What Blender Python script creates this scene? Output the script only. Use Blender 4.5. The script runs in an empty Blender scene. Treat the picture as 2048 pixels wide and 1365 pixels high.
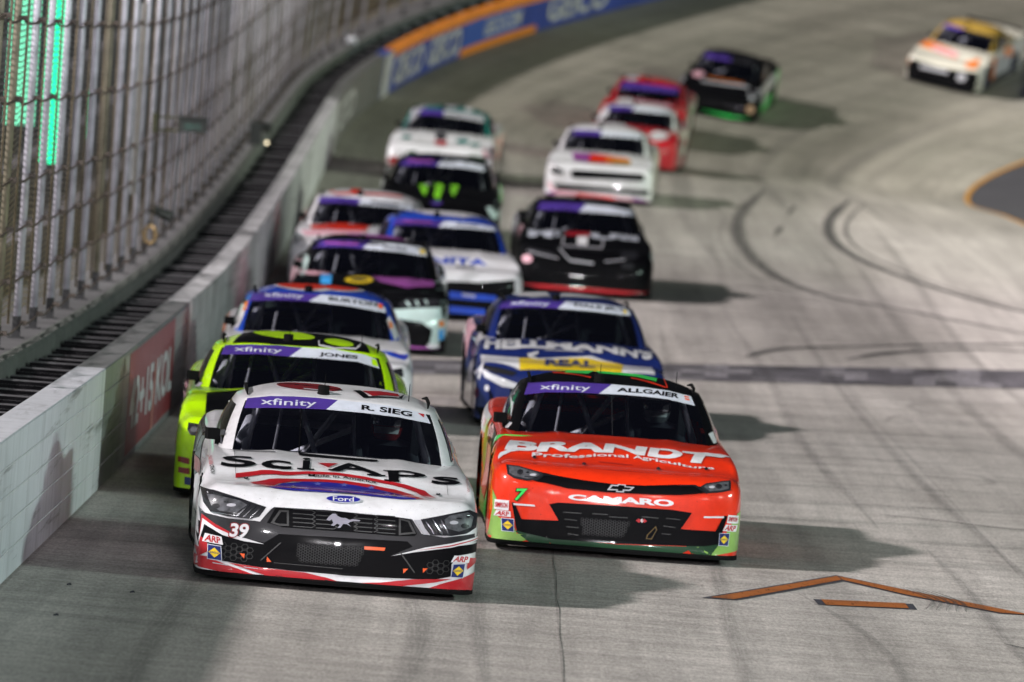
import bpy, bmesh, math, random
from mathutils import Vector, Matrix
from mathutils.bvhtree import BVHTree
from mathutils.geometry import tessellate_polygon
random.seed(7)
sc = bpy.context.scene
C = sc.collection
# ---------------------------------------------------------------- camera, world, lights
HC = 4.079
cam_d = bpy.data.cameras.new('camera'); cam = bpy.data.objects.new('camera', cam_d); C.objects.link(cam)
cam.location = (0, 0, HC)
cam.rotation_euler = (math.radians(90) - math.atan(682.5/14000.0), 0, 0)
cam_d.sensor_width = 36; cam_d.lens = 36*14000/2048.0
cam_d.clip_start = 0.5; cam_d.clip_end = 2500
cam_d.dof.use_dof = True; cam_d.dof.focus_distance = 50.3; cam_d.dof.aperture_fstop = 2.6
sc.camera = cam
w = bpy.data.worlds.new('World'); sc.world = w; w.use_nodes = True
bgn = w.node_tree.nodes['Background']; bgn.inputs[0].default_value = (0.55, 0.62, 0.75, 1); bgn.inputs[1].default_value = 0.016
sc.view_settings.view_transform = 'Standard'; sc.view_settings.look = 'None'
sc.view_settings.exposure = 0.88; sc.view_settings.gamma = 1.0
sc.cycles.sample_clamp_indirect = 6.0

def aim(o, to):
    o.rotation_euler = (Vector(to) - o.location).to_track_quat('-Z', 'Y').to_euler()
def sun(name, direc, energy, col, ang):
    l = bpy.data.lights.new(name, 'SUN'); l.energy = energy; l.color = col; l.angle = math.radians(ang)
    o = bpy.data.objects.new(name, l); C.objects.link(o); o.location = (-30, 60, 30)
    o.rotation_euler = Vector(direc).to_track_quat('-Z', 'Y').to_euler(); return o
def spot(name, loc, to, power, col, cone=60, rad=0.5, blend=0.6):
    l = bpy.data.lights.new(name, 'SPOT'); l.energy = power; l.color = col; l.spot_size = math.radians(cone)
    l.spot_blend = blend; l.shadow_soft_size = rad
    o = bpy.data.objects.new(name, l); C.objects.link(o); o.location = loc; aim(o, to); return o
def bank(name, loc, to, power, col, sx, sy):
    l = bpy.data.lights.new(name, 'AREA'); l.shape = 'RECTANGLE'; l.size = sx; l.size_y = sy; l.energy = power; l.color = col
    o = bpy.data.objects.new(name, l); C.objects.link(o); o.location = loc; aim(o, to); return o
# the floodlights of the night race: one key bank over the outside wall, others across the track
sun('floodlight_key', (0.78, 0.27, -0.575), 4.8, (1.0, 0.925, 0.91), 3.2)
bank('floodlight_bank', (-30, 14, 24), (0, 62, 0), 1100, (1.0, 0.95, 1.0), 14, 1.2)
bank('floodlight_bank', (44, 44, 14), (-2, 58, 0), 5800, (0.74, 1.0, 0.88), 12, 1.3)
spot('floodlight', (6, -24, 10), (0, 52, 0), 46000, (1.0, 0.97, 1.0), 40, 1.3)
spot('floodlight', (-34, 62, 27), (5, 90, 0), 62000, (1.0, 0.94, 0.92), 36, .4, 1.0)
for fx, fy, fz in ((-20, -8, 20), (13, -16, 22), (26, -2, 19), (-6, -30, 17), (36, 20, 17)):
    spot('floodlight', (fx, fy, fz), (1, 75, 0), 5200, (1.0, 0.98, 1.0), 40, .16)
spot('floodlight', (62, 118, 18), (2, 145, 1), 70000, (0.88, 1.0, 0.80), 75, 1.2)

# ---------------------------------------------------------------- materials
MATS = {}
def pbr(name, col, rough=0.5, metal=0.0, coat=0.0, spec=0.5, emit=None, estr=1.0, var=0.0, vscale=8.0, bump=0.0, bscale=60.0, coatr=0.06):
    if name in MATS: return MATS[name]
    m = bpy.data.materials.new(name); m.use_nodes = True; nt = m.node_tree; b = nt.nodes['Principled BSDF']
    b.inputs['Base Color'].default_value = (*col, 1); b.inputs['Roughness'].default_value = rough
    b.inputs['Metallic'].default_value = metal; b.inputs['Coat Weight'].default_value = coat
    b.inputs['Coat Roughness'].default_value = coatr; b.inputs['Specular IOR Level'].default_value = spec
    if emit: b.inputs['Emission Color'].default_value = (*emit, 1); b.inputs['Emission Strength'].default_value = estr
    tc = nt.nodes.new('ShaderNodeTexCoord')
    if var > 0:
        n = nt.nodes.new('ShaderNodeTexNoise'); n.inputs['Scale'].default_value = vscale; n.inputs['Detail'].default_value = 6
        nt.links.new(tc.outputs['Object'], n.inputs['Vector'])
        r = nt.nodes.new('ShaderNodeValToRGB'); r.color_ramp.elements[0].position = .3; r.color_ramp.elements[1].position = .7
        r.color_ramp.elements[0].color = (*[c*(1-var) for c in col], 1); r.color_ramp.elements[1].color = (*[min(1, c*(1+var*.6)) for c in col], 1)
        nt.links.new(n.outputs[0], r.inputs[0]); nt.links.new(r.outputs[0], b.inputs['Base Color'])
    if bump > 0:
        n2 = nt.nodes.new('ShaderNodeTexNoise'); n2.inputs['Scale'].default_value = bscale; n2.inputs['Detail'].default_value = 4
        nt.links.new(tc.outputs['Object'], n2.inputs['Vector'])
        bp = nt.nodes.new('ShaderNodeBump'); bp.inputs['Strength'].default_value = bump; bp.inputs['Distance'].default_value = 0.02
        nt.links.new(n2.outputs[0], bp.inputs['Height']); nt.links.new(bp.outputs[0], b.inputs['Normal'])
    MATS[name] = m; return m
def paint(name, col, dirt=0.05):
    # clear-coated vinyl wrap with a film of rubber dust and fine specks
    key = 'wrap_'+name; fresh = key not in MATS
    m = pbr(key, col, rough=.42, coat=.9, spec=.2, var=dirt, vscale=14, bump=.06, bscale=4.0)
    if fresh:
        nt = m.node_tree; p = nt.nodes['Principled BSDF']; old = p.inputs['Base Color'].links[0].from_socket
        tc = nt.nodes.new('ShaderNodeTexCoord'); n = nt.nodes.new('ShaderNodeTexNoise'); n.inputs['Scale'].default_value = 75; n.inputs['Detail'].default_value = 2
        nt.links.new(tc.outputs['Object'], n.inputs['Vector'])
        r = nt.nodes.new('ShaderNodeValToRGB'); r.color_ramp.elements[0].position = .70; r.color_ramp.elements[1].position = .74
        r.color_ramp.elements[0].color = (1, 1, 1, 1); r.color_ramp.elements[1].color = (.35, .35, .35, 1); nt.links.new(n.outputs[0], r.inputs[0])
        n2 = nt.nodes.new('ShaderNodeTexNoise'); n2.inputs['Scale'].default_value = 3; n2.inputs['Detail'].default_value = 7; n2.inputs['Roughness'].default_value = .7
        nt.links.new(tc.outputs['Object'], n2.inputs['Vector'])
        r2 = nt.nodes.new('ShaderNodeValToRGB'); r2.color_ramp.elements[0].position = .35; r2.color_ramp.elements[1].position = .6
        r2.color_ramp.elements[0].color = (.84, .83, .82, 1); r2.color_ramp.elements[1].color = (1, 1, 1, 1); nt.links.new(n2.outputs[0], r2.inputs[0])
        for rr in (r, r2):
            x = nt.nodes.new('ShaderNodeMix'); x.data_type = 'RGBA'; x.blend_type = 'MULTIPLY'; x.inputs[0].default_value = 1
            nt.links.new(old, x.inputs[6]); nt.links.new(rr.outputs[0], x.inputs[7]); old = x.outputs[2]
        nt.links.new(old, p.inputs['Base Color'])
    return m
PAL = {'white': (.74, .74, .78), 'black': (.012, .012, .014), 'red': (.46, .012, .02), 'orange_red': (.78, .030, .004), 'lime': (.50, .86, .0),
 'green': (.02, .50, .08), 'navy': (.008, .02, .14), 'blue': (.01, .06, .50), 'sky': (.05, .35, .8), 'purple': (.070, .036, .27),
 'banner_white': (.62, .66, .76), 'grey': (.019, .0185, .023), 'dark': (.022, .022, .026), 'orange': (.85, .22, .02), 'yellow': (.85, .6, .02),
 'mint': (.50, .64, .63), 'violet': (.30, .07, .32), 'gold': (.42, .27, .05), 'pink': (.75, .42, .5), 'flag_blue': (.02, .02, .30), 'star': (.12, .14, .5),
 'leaf': (.25, .45, .10), 'dark_green': (.01, .05, .02), 'cream': (.62, .60, .52), 'teal': (.02, .18, .16), 'glow': (.9, .12, .02), 'silver': (.45, .45, .5),
 'brightgreen': (.05, .75, .12), 'darkred': (.25, .01, .015), 'tan': (.5, .3, .2), 'monster': (.25, .75, .03)}
def P(n):
    return paint(n, PAL[n])
def chrome(): return pbr('chrome', (.7, .7, .74), rough=.15, metal=1.0)
def tube_grey(): return pbr('cage_paint', (.75, .75, .78), rough=.5)
def glass_mat():
    if 'glass' in MATS: return MATS['glass']
    m = bpy.data.materials.new('tinted_glass'); m.use_nodes = True; nt = m.node_tree; nt.nodes.clear()
    o = nt.nodes.new('ShaderNodeOutputMaterial'); t = nt.nodes.new('ShaderNodeBsdfTransparent'); g = nt.nodes.new('ShaderNodeBsdfGlossy')
    mx = nt.nodes.new('ShaderNodeMixShader'); f = nt.nodes.new('ShaderNodeFresnel'); f.inputs[0].default_value = 1.45
    t.inputs[0].default_value = (.80, .82, .88, 1); g.inputs['Roughness'].default_value = .04; g.inputs[0].default_value = (1, 1, 1, 1)
    d = nt.nodes.new('ShaderNodeBsdfDiffuse'); d.inputs[0].default_value = (.02, .022, .05, 1)
    mx2 = nt.nodes.new('ShaderNodeMixShader'); mx2.inputs[0].default_value = .06
    nt.links.new(t.outputs[0], mx2.inputs[1]); nt.links.new(d.outputs[0], mx2.inputs[2])
    nt.links.new(f.outputs[0], mx.inputs[0]); nt.links.new(mx2.outputs[0], mx.inputs[1]); nt.links.new(g.outputs[0], mx.inputs[2])
    nt.links.new(mx.outputs[0], o.inputs[0]); MATS['glass'] = m; return m

# ---------------------------------------------------------------- helpers
def mesh(name, V, F, mats, idx=None, smooth=True):
    me = bpy.data.meshes.new(name); me.from_pydata([tuple(v) for v in V], [], F)
    for m in (mats if isinstance(mats, list) else [mats]): me.materials.append(m)
    if idx:
        me.polygons.foreach_set('material_index', idx)
    if smooth: me.polygons.foreach_set('use_smooth', [True]*len(F))
    me.update(); return me
def link(name, me, parent=None):
    o = bpy.data.objects.new(name, me); C.objects.link(o)
    if parent: o.parent = parent
    return o
def tag(o, label=None, cat=None, group=None, kind=None):
    if label: o['label'] = label
    if cat: o['category'] = cat
    if group: o['group'] = group
    if kind: o['kind'] = kind
    return o
class MB:
    def __init__(s): s.V = []; s.F = []; s.I = []
    def add(s, V, F, mi=0):
        n = len(s.V); s.V += [Vector(v) for v in V]; s.F += [tuple(i+n for i in f) for f in F]; s.I += [mi]*len(F)
    def box(s, c, h, mi=0, R=None):
        c = Vector(c); R = R or Matrix.Identity(3)
        V = [c + R @ Vector((x*h[0], y*h[1], z*h[2])) for x in (-1, 1) for y in (-1, 1) for z in (-1, 1)]
        s.add(V, [(0, 1, 3, 2), (4, 6, 7, 5), (0, 4, 5, 1), (2, 3, 7, 6), (0, 2, 6, 4), (1, 5, 7, 3)], mi)
    def tube(s, pts, r, n=8, mi=0, closed_ends=True):
        pts = [Vector(p) for p in pts]; rr = r if isinstance(r, list) else [r]*len(pts); V = []; F = []
        for i, p in enumerate(pts):
            t = (pts[min(i+1, len(pts)-1)] - pts[max(i-1, 0)]).normalized()
            a = t.orthogonal().normalized() if i == 0 else (a - t*a.dot(t)).normalized()
            b = t.cross(a)
            for k in range(n):
                an = 2*math.pi*k/n; V.append(p + (a*math.cos(an) + b*math.sin(an))*rr[i])
        for i in range(len(pts)-1):
            for k in range(n):
                k2 = (k+1) % n; F.append((i*n+k, i*n+k2, (i+1)*n+k2, (i+1)*n+k))
        if closed_ends: F.append(tuple(range(n))[::-1]); F.append(tuple((len(pts)-1)*n+k for k in range(n)))
        s.add(V, F, mi)
    def disc_lathe(s, prof, axis, c, n=28, mi=0):
        # prof: list of (radius, along axis); axis 'X'
        V = []; F = []
        for (r, a) in prof:
            for k in range(n):
                an = 2*math.pi*k/n; V.append(Vector((c[0]+a, c[1]+r*math.cos(an), c[2]+r*math.sin(an))) if axis == 'X' else Vector((c[0]+r*math.cos(an), c[1]+r*math.sin(an), c[2]+a)))
        for i in range(len(prof)-1):
            for k in range(n):
                k2 = (k+1) % n; F.append((i*n+k, i*n+k2, (i+1)*n+k2, (i+1)*n+k))
        s.add(V, F, mi)
    def build(s, name, mats, parent=None, smooth=False):
        return link(name, mesh(name, s.V, s.F, mats, s.I, smooth), parent)
def crom(P, n):
    P = [Vector(p) for p in P]; out = []
    for i in range(len(P)-1):
        p0 = P[i-1] if i > 0 else P[0]*2 - P[1]; p1 = P[i]; p2 = P[i+1]; p3 = P[i+2] if i+2 < len(P) else P[-1]*2 - P[-2]
        k = n[i] if isinstance(n, list) else n
        for j in range(k):
            t = j/k; out.append(0.5*((2*p1) + (p2-p0)*t + (2*p0-5*p1+4*p2-p3)*t*t + (3*p1-p0-3*p2+p3)*t**3))
    out.append(P[-1]); return out
def interp(x, X, Y):
    if x <= X[0]: return Y[0]
    for i in range(len(X)-1):
        if x <= X[i+1]:
            t = (x-X[i])/(X[i+1]-X[i]); return Y[i]+(Y[i+1]-Y[i])*t
    return Y[-1]
def interps(x, X, Y):
    if x <= X[0]: return Y[0]
    if x >= X[-1]: return Y[-1]
    n = len(X)
    g = [0.0 if i in (0, n-1) else (Y[i+1]-Y[i-1])/(X[i+1]-X[i-1]) for i in range(n)]; g[0] = (Y[1]-Y[0])/(X[1]-X[0]); g[-1] = (Y[-1]-Y[-2])/(X[-1]-X[-2])
    i = max(q for q in range(n-1) if X[q] <= x); h = X[i+1]-X[i]; t = (x-X[i])/h
    return (2*t**3-3*t*t+1)*Y[i]+(t**3-2*t*t+t)*h*g[i]+(-2*t**3+3*t*t)*Y[i+1]+(t**3-t*t)*h*g[i+1]
def sstep(x, a, b):
    t = max(0, min(1, (x-a)/(b-a))); return t*t*(3-2*t)

# ---------------------------------------------------------------- the banked track: a surface over (s = metres along the outside wall, u = metres inwards)
KS = [14.476, 43.429, 65.143, 86.858, 104.229, 121.601, 138.972, 156.344, 173.715, 195.43, 217.144, 246.097]
KZ = [0.46602, 0.19718, -0.05123, -0.0854, 0.2212, 0.67152, 1.18921, 1.71394, 3.19103, 5.46376, 7.62222, 9.78069]
KB = [0.117046, 0.08872, 0.066507, 0.068596, 0.077746, 0.077103, 0.107034, 0.152962, 0.219262, 0.278459, 0.337685, 0.396911]
def grad(y):
    n = len(y); g = []
    for i in range(n):
        if i == 0: g.append((y[1]-y[0])/(KS[1]-KS[0]))
        elif i == n-1: g.append((y[-1]-y[-2])/(KS[-1]-KS[-2]))
        else:
            hs = KS[i]-KS[i-1]; hd = KS[i+1]-KS[i]
            g.append((hs*hs*y[i+1]+(hd*hd-hs*hs)*y[i]-hd*hd*y[i-1])/(hs*hd*(hd+hs)))
    return g
GZ = grad(KZ); GB = grad(KB)
def cub(y, m, s):
    if s > KS[-1]: return y[-1] + m[-1]*(s-KS[-1])*.4
    if s < KS[0]: return y[0] + m[0]*(s-KS[0])
    i = 0
    while i < len(KS)-2 and s > KS[i+1]: i += 1
    h = KS[i+1]-KS[i]; t = (s-KS[i])/h
    return (2*t**3-3*t**2+1)*y[i]+(t**3-2*t**2+t)*h*m[i]+(-2*t**3+3*t**2)*y[i+1]+(t**3-t**2)*h*m[i+1]
PL = []; _th = -0.000602; _x = -3.40041; _y = 0.0; _ds = 0.25
for i in range(1300):
    PL.append((_x, _y, _th)); s_ = i*_ds + _ds/2
    k_ = max(0, min(1, (s_-142.38)/21.19))*0.016231
    t2 = _th + k_*_ds/2; _x += math.sin(t2)*_ds; _y += math.cos(t2)*_ds; _th += k_*_ds
def plan(s):
    if s < 0: return PL[0][0]+s*math.sin(PL[0][2]), s, PL[0][2]
    i = min(int(s/_ds), len(PL)-2); f = s/_ds - i; a = PL[i]; b = PL[i+1]
    return tuple(a[j]+(b[j]-a[j])*f for j in range(3))
def nrm(s):
    x, y, t = plan(s); b = cub(KB, GB, s); return Vector((math.cos(t)*math.sin(b), -math.sin(t)*math.sin(b), math.cos(b)))
UE = 13.5
def surf(s, u, h=0.0):
    x, y, t = plan(s); b = cub(KB, GB, s); z = cub(KZ, GZ, s)
    cb, sb = math.cos(b), math.sin(b)
    uu = min(u, UE); p = Vector((x + uu*cb*math.cos(t), y - uu*cb*math.sin(t), z - uu*sb))
    if u > UE: p += Vector((math.cos(t), -math.sin(t), -.03))*(u-UE)     # the flat apron
    return p + nrm(s)*h
def frame(s, u, yaw):
    a = (surf(s+.5, u) - surf(s-.5, u)).normalized(); r = surf(s, u+.5) - surf(s, u-.5); r = (r - a*r.dot(a)).normalized(); n = r.cross(a)
    c, d = math.cos(yaw), math.sin(yaw)
    return surf(s, u), r*c + a*d, a*c - r*d, n
def place(o, s, u, yaw, back=0.0, lift=0.0):
    p, r, b, n = frame(s, u, yaw); p = p + b*back + n*lift
    M = Matrix((r, b, n)).transposed().to_4x4(); M.translation = p; o.matrix_world = M
# ---------------------------------------------------------------- the stock cars
# local frame: x to the right seen from the front, y from the nose (-2.6) to the tail, z up
OFF = 2.6
STYLE = {
 'pony': dict(zf=[.075, .12, .20, .30, .38, .46, .53, .58, .62, .655, .68], f=[-.012, 0, .004, .008, .016, .03, .045, .07, .115, .18, .26]),
 'slim': dict(zf=[.075, .12, .20, .30, .38, .46, .53, .585, .625, .655, .675], f=[-.015, 0, .004, .008, .012, .018, .03, .055, .10, .17, .26]),
 'coupe': dict(zf=[.075, .12, .20, .30, .38, .45, .51, .56, .60, .64, .67], f=[-.015, 0, .004, .008, .02, .035, .055, .085, .13, .19, .27])}
FR = [0, .08, .2, .35, .48, .6, .72, .83, .92, .975, 1.0]
WS = [.995, 1, 1, 1, 1, 1, .998, .992, .975, .945, .90]
OUT = [(0, 0), (.34, .008), (.62, .03), (.80, .065), (.915, .13), (.968, .25), (.982, .45), (.985, .95), (.965, 1.5), (.958, 2.4), (.968, 3.2), (.985, 3.8), (.98, 4.5), (.95, 4.95), (.86, 5.13), (.4, 5.18), (0, 5.18)]
OUTN = [6, 6, 5, 5, 5, 5, 10, 10, 16, 14, 12, 12, 8, 5, 6, 4]
def ztop(d): return interps(d, [.25, .6, .95, 1.5, 2.4, 3.2, 3.9, 5.0, 5.2], [.685, .745, .785, .835, .865, .885, .915, .945, .94])
def hoodz(d): return interps(d, [.2, .5, 1.0, 1.5, 1.9], [.018, .024, .03, .036, .036])
GB0 = [(0, 1.50, .862), (.40, 1.525, .862), (.70, 1.585, .850), (.815, 1.70, .848), (.862, 2.0, .855), (.875, 2.6, .87), (.86, 3.3, .89), (.80, 3.95, .915), (.66, 4.32, .94), (.3, 4.40, .955), (0, 4.41, .96)]
GT0 = [(0, 2.22, 1.228), (.36, 2.24, 1.222), (.625, 2.32, 1.198), (.700, 2.42, 1.190), (.725, 2.62, 1.196), (.73, 2.9, 1.20), (.715, 3.15, 1.195), (.66, 3.36, 1.185), (.52, 3.45, 1.18), (.25, 3.50, 1.195), (0, 3.51, 1.20)]
GN = [7, 6, 3, 4, 8, 8, 8, 5, 4, 5]
def mirror_ring(h):
    # half ring (x>=0) front-centre to rear-centre -> closed ring, starting at the front centre going to +x
    return h + [Vector((-p.x, *p[1:])) for p in h[-2:0:-1]]
_cache = {}
def car_shape(style):
    if style in _cache: return _cache[style]
    S = STYLE[style]; NL = len(FR)
    half = crom([Vector((x, d, 0)) for x, d in OUT], OUTN); H = len(half)
    # refined levels
    lev = []
    for k in range(NL-1):
        for j in range(3):
            t = j/3; lev.append(tuple(crom([Vector((S['zf'][i], S['f'][i], 0)) for i in range(NL)], 3)[k*3+j][q] for q in (0, 1)) + (crom([Vector((FR[i], WS[i], 0)) for i in range(NL)], 3)[k*3+j][0], crom([Vector((FR[i], WS[i], 0)) for i in range(NL)], 3)[k*3+j][1]))
    lev.append((S['zf'][-1], S['f'][-1], FR[-1], WS[-1]))
    V = []; rings = []
    for (zf, f, fr, ws) in lev:
        ring = []
        for i, p in enumerate(half):
            x, d = p.x, p.y
            wfront = 1 - sstep(d, .5, 1.2); q = sstep(d, .2, .8)
            zr = .09 + (ztop(d)-.09)*fr
            z = (1-q)*zf + q*zr
            rear = sstep(d, 4.7, 5.15)
            fd = f*wfront*(1-.25*abs(x)) - .05*rear*fr*0
            side = sstep(abs(x), .55, .95)
            xs = x*(ws if d > .3 else 1 - (1-ws)*(.35+.65*sstep(d, .0, .3)))
            flare = .012*math.exp(-((d-.95)/.42)**2) + .018*math.exp(-((d-3.78)/.45)**2)
            xs *= 1 + flare*math.sin(math.pi*min(1, fr*1.1))*side - .035*side*sstep(d, 1.35, 1.6)*(1-sstep(d, 3.1, 3.5))*(fr > .25)*math.sin(math.pi*max(0, min(1, (fr-.25)/.75)))*.5
            ring.append(Vector((xs, d+fd, z)))
        rings.append(ring)
    Vs = []; F = []; tagf = []
    full = [mirror_ring(r) for r in rings]; n = len(full[0])
    for r in full: Vs += r
    def vid(k, i): return k*n + (i % n)
    # wheel openings
    R = .375
    for (wy, wz) in ((.95, .33), (3.75, .33)):
        for v in Vs:
            if abs(v.x) > .85:
                r = math.hypot(v.y-wy, v.z-wz)
                if abs(r-R) < .03:
                    s = R/r; v.y = wy+(v.y-wy)*s; v.z = wz+(v.z-wz)*s
    def inwheel(v):
        return abs(v.x) > .85 and any(math.hypot(v.y-wy, v.z-.33) <= R+.002 for wy in (.95, 3.75))
    for k in range(len(full)-1):
        for i in range(n):
            f = (vid(k, i), vid(k, i+1), vid(k+1, i+1), vid(k+1, i))
            if all(inwheel(Vs[a]) for a in f): continue
            F.append(f); tagf.append('body')
    # top patch: ladder across the last ring
    top = rings[-1]; NV = 40; base = len(Vs); rows = []
    for i, p in enumerate(top):
        row = []
        if i in (0, H-1):
            row = [vid(len(full)-1, 0 if i == 0 else H-1)]*(NV+1)
        else:
            for j in range(NV+1):
                if j == 0: row.append(vid(len(full)-1, n-i)); continue
                if j == NV: row.append(vid(len(full)-1, i)); continue
                v = -1+2*j/NV; d = p.y
                bow = 0.0
                cr = hoodz(d)*(1-v*v)*sstep(d, .26, .8) if d < 4.0 else .03*(1-v*v)
                cr += .010*(math.exp(-((abs(v)-.52)/.10)**2))*sstep(d, .35, .7)*(1-sstep(d, 1.5, 1.9))
                Vs.append(Vector((p.x*v, d, p.z+cr))); row.append(len(Vs)-1)
        rows.append(row)
    for i in range(H-1):
        for j in range(NV):
            f = [rows[i][j], rows[i][j+1], rows[i+1][j+1], rows[i+1][j]]
            g = []
            for a in f:
                if a not in g: g.append(a)
            if len(g) < 3: continue
            d = (Vs[f[0]].y+Vs[f[2]].y)/2; xm = abs((Vs[f[0]].x+Vs[f[1]].x)/2)
            if 1.62 < d < 4.3 and xm < .80 - .0: continue        # open under the cabin
            F.append(tuple(g)); tagf.append('hood' if (d < 1.62 and xm < .74) else ('deck_lid' if d >= 4.3 and xm < .74 else 'body'))
    # greenhouse
    gb = mirror_ring(crom(GB0, GN)); gt = mirror_ring(crom(GT0, GN)); m = len(gb); HG = sum(GN)+1
    NR = 14; g0 = len(Vs)
    vs_ = [0, .06, .13, .2, .3, .4, .5, .6, .7, .78, .85, .90, .945, .975, 1.0]
    def gidx(k, i): return g0 + k*m + (i % m)
    for k, t in enumerate(vs_):
        for i in range(m):
            a, b = gb[i], gt[i]; p = a.lerp(b, t)
            c = (p - Vector((0, 2.9, p.z))); c.z = 0
            p = p + c.normalized()*(.022*math.sin(math.pi*t)) + Vector((0, 0, .0))
            Vs.append(p)
    cum = [0]
    for q in GN: cum.append(cum[-1]+q)
    def half_i(i): return i if i < HG else m - i
    for k in range(len(vs_)-1):
        for i in range(m):
            a = min(half_i(i), half_i(i+1) if i+1 < m else 0); b = max(half_i(i), half_i(i+1) if i+1 < m else 0)
            f = (gidx(k, i), gidx(k, i+1), gidx(k+1, i+1), gidx(k+1, i)); T = 'cabin'; t0 = vs_[k]; t1 = vs_[k+1]
            if b <= cum[2]+1 and t1 <= .95: T = 'windshield'
            elif a >= cum[3]+1 and b <= cum[6] and t0 >= .06 and t1 <= .86: T = 'side_window'
            elif a >= cum[8] and t0 >= .1 and t1 <= .95: T = 'rear_window'
            F.append(f); tagf.append(T)
    # roof ladder
    topg = [gidx(len(vs_)-1, i) for i in range(m)]; NVR = 24; rows = []
    for i in range(HG):
        if i in (0, HG-1): rows.append([topg[i]]*(NVR+1)); continue
        R_ = Vs[topg[i]]; row = []
        for j in range(NVR+1):
            if j == 0: row.append(topg[m-i]); continue
            if j == NVR: row.append(topg[i]); continue
            v = -1+2*j/NVR; d = R_.y
            zc = interp(d, [2.2, 2.5, 2.9, 3.3, 3.52], [1.232, 1.284, 1.318, 1.285, 1.203])
            e = 1-abs(v)**3.2
            Vs.append(Vector((R_.x*v, d, R_.z + (zc-R_.z)*e*min(1, abs(R_.x)/.45)))); row.append(len(Vs)-1)
        rows.append(row)
    for i in range(HG-1):
        for j in range(NVR):
            g = []
            for a in (rows[i][j], rows[i][j+1], rows[i+1][j+1], rows[i+1][j]):
                if a not in g: g.append(a)
            if len(g) > 2: F.append(tuple(g)); tagf.append('cabin')
    Vs = [Vector((v.x, v.y-OFF, v.z)) for v in Vs]
    # orient the faces outwards
    bm = bmesh.new(); bv = [bm.verts.new(v) for v in Vs]; lay = bm.faces.layers.int.new('t'); names = sorted(set(tagf))
    for f, t in zip(F, tagf):
        try: bf = bm.faces.new([bv[i] for i in f]); bf[lay] = names.index(t)
        except ValueError: pass
    cen = Vector((0, 0, .3))
    bm.normal_update()
    for f in bm.faces:
        c = f.calc_center_median(); ref = Vector((c.x, (c.y)*.35, c.z-.45))
        if abs(c.y) < 2.4 and abs(c.x) < .8 and c.z > .6: ref = Vector((0, 0 if c.z > .9 else 0, 1)) + Vector((c.x, c.y*.3, 0))*.5
        if f.normal.dot(ref) < 0: f.normal_flip()
    bm.normal_update()
    bvh = BVHTree.FromBMesh(bm)
    parts = {}
    bm.verts.index_update(); nor = [v.normal.copy() for v in bm.verts]
    for ti, tn in enumerate(names):
        fs = [f for f in bm.faces if f[lay] == ti]; ids = {}; V2 = []; F2 = []; N2 = []
        for f in fs:
            g = []
            for v in f.verts:
                if v.index not in ids: ids[v.index] = len(V2); V2.append(v.co.copy()); N2.append(nor[v.index])
                g.append(ids[v.index])
            F2.append(tuple(g))
        parts[tn] = (V2, F2, N2)
    bm.free()
    ring0 = [Vector((v.x, v.y-OFF, v.z)) for v in full[0]]
    _cache[style] = (parts, bvh, ring0); return _cache[style]
def shell(name, data, mat, parent):
    V, F, N = data; me = mesh(name, V, F, mat)
    me.normals_split_custom_set_from_vertices([tuple(n) for n in N])
    return link(name, me, parent)
# ---- flat graphics wrapped on to the panels
_text = {}
def text_flat(s, bold=0.0, sp=1.0):
    k = (s, bold, sp)
    if k in _text: return _text[k]
    cu = bpy.data.curves.new('t', 'FONT'); cu.body = s; cu.offset = bold; cu.space_character = sp; cu.resolution_u = 4
    ob = bpy.data.objects.new('t', cu); C.objects.link(ob); bpy.context.view_layer.update()
    me = bpy.data.meshes.new_from_object(ob.evaluated_get(bpy.context.evaluated_depsgraph_get()))
    V = [v.co.copy() for v in me.vertices]; F = [tuple(p.vertices) for p in me.polygons]
    bpy.data.objects.remove(ob); bpy.data.curves.remove(cu); bpy.data.meshes.remove(me)
    x0 = min(v.x for v in V); x1 = max(v.x for v in V); y0 = min(v.y for v in V); y1 = max(v.y for v in V)
    V = [((v.x-x0)/(x1-x0), (v.y-y0)/(y1-y0)) for v in V]; _text[k] = (V, F); return _text[k]
def poly_flat(pts):
    P3 = [Vector((a, b, 0)) for a, b in pts]; return [(a, b) for a, b in pts], [tuple(t) for t in tessellate_polygon([P3])]
def quadmap(V, q, arc=0.0):
    (ax, ay), (bx, by), (cx, cy), (dx, dy) = q      # TL TR BR BL
    out = []
    for u, v in V:
        tx = ax+(bx-ax)*u; ty = ay+(by-ay)*u; lx = dx+(cx-dx)*u; ly = dy+(cy-dy)*u
        k = 4*u*(1-u)*arc
        out.append((lx+(tx-lx)*v, ly+(ty-ly)*v + k))
    return out
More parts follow.
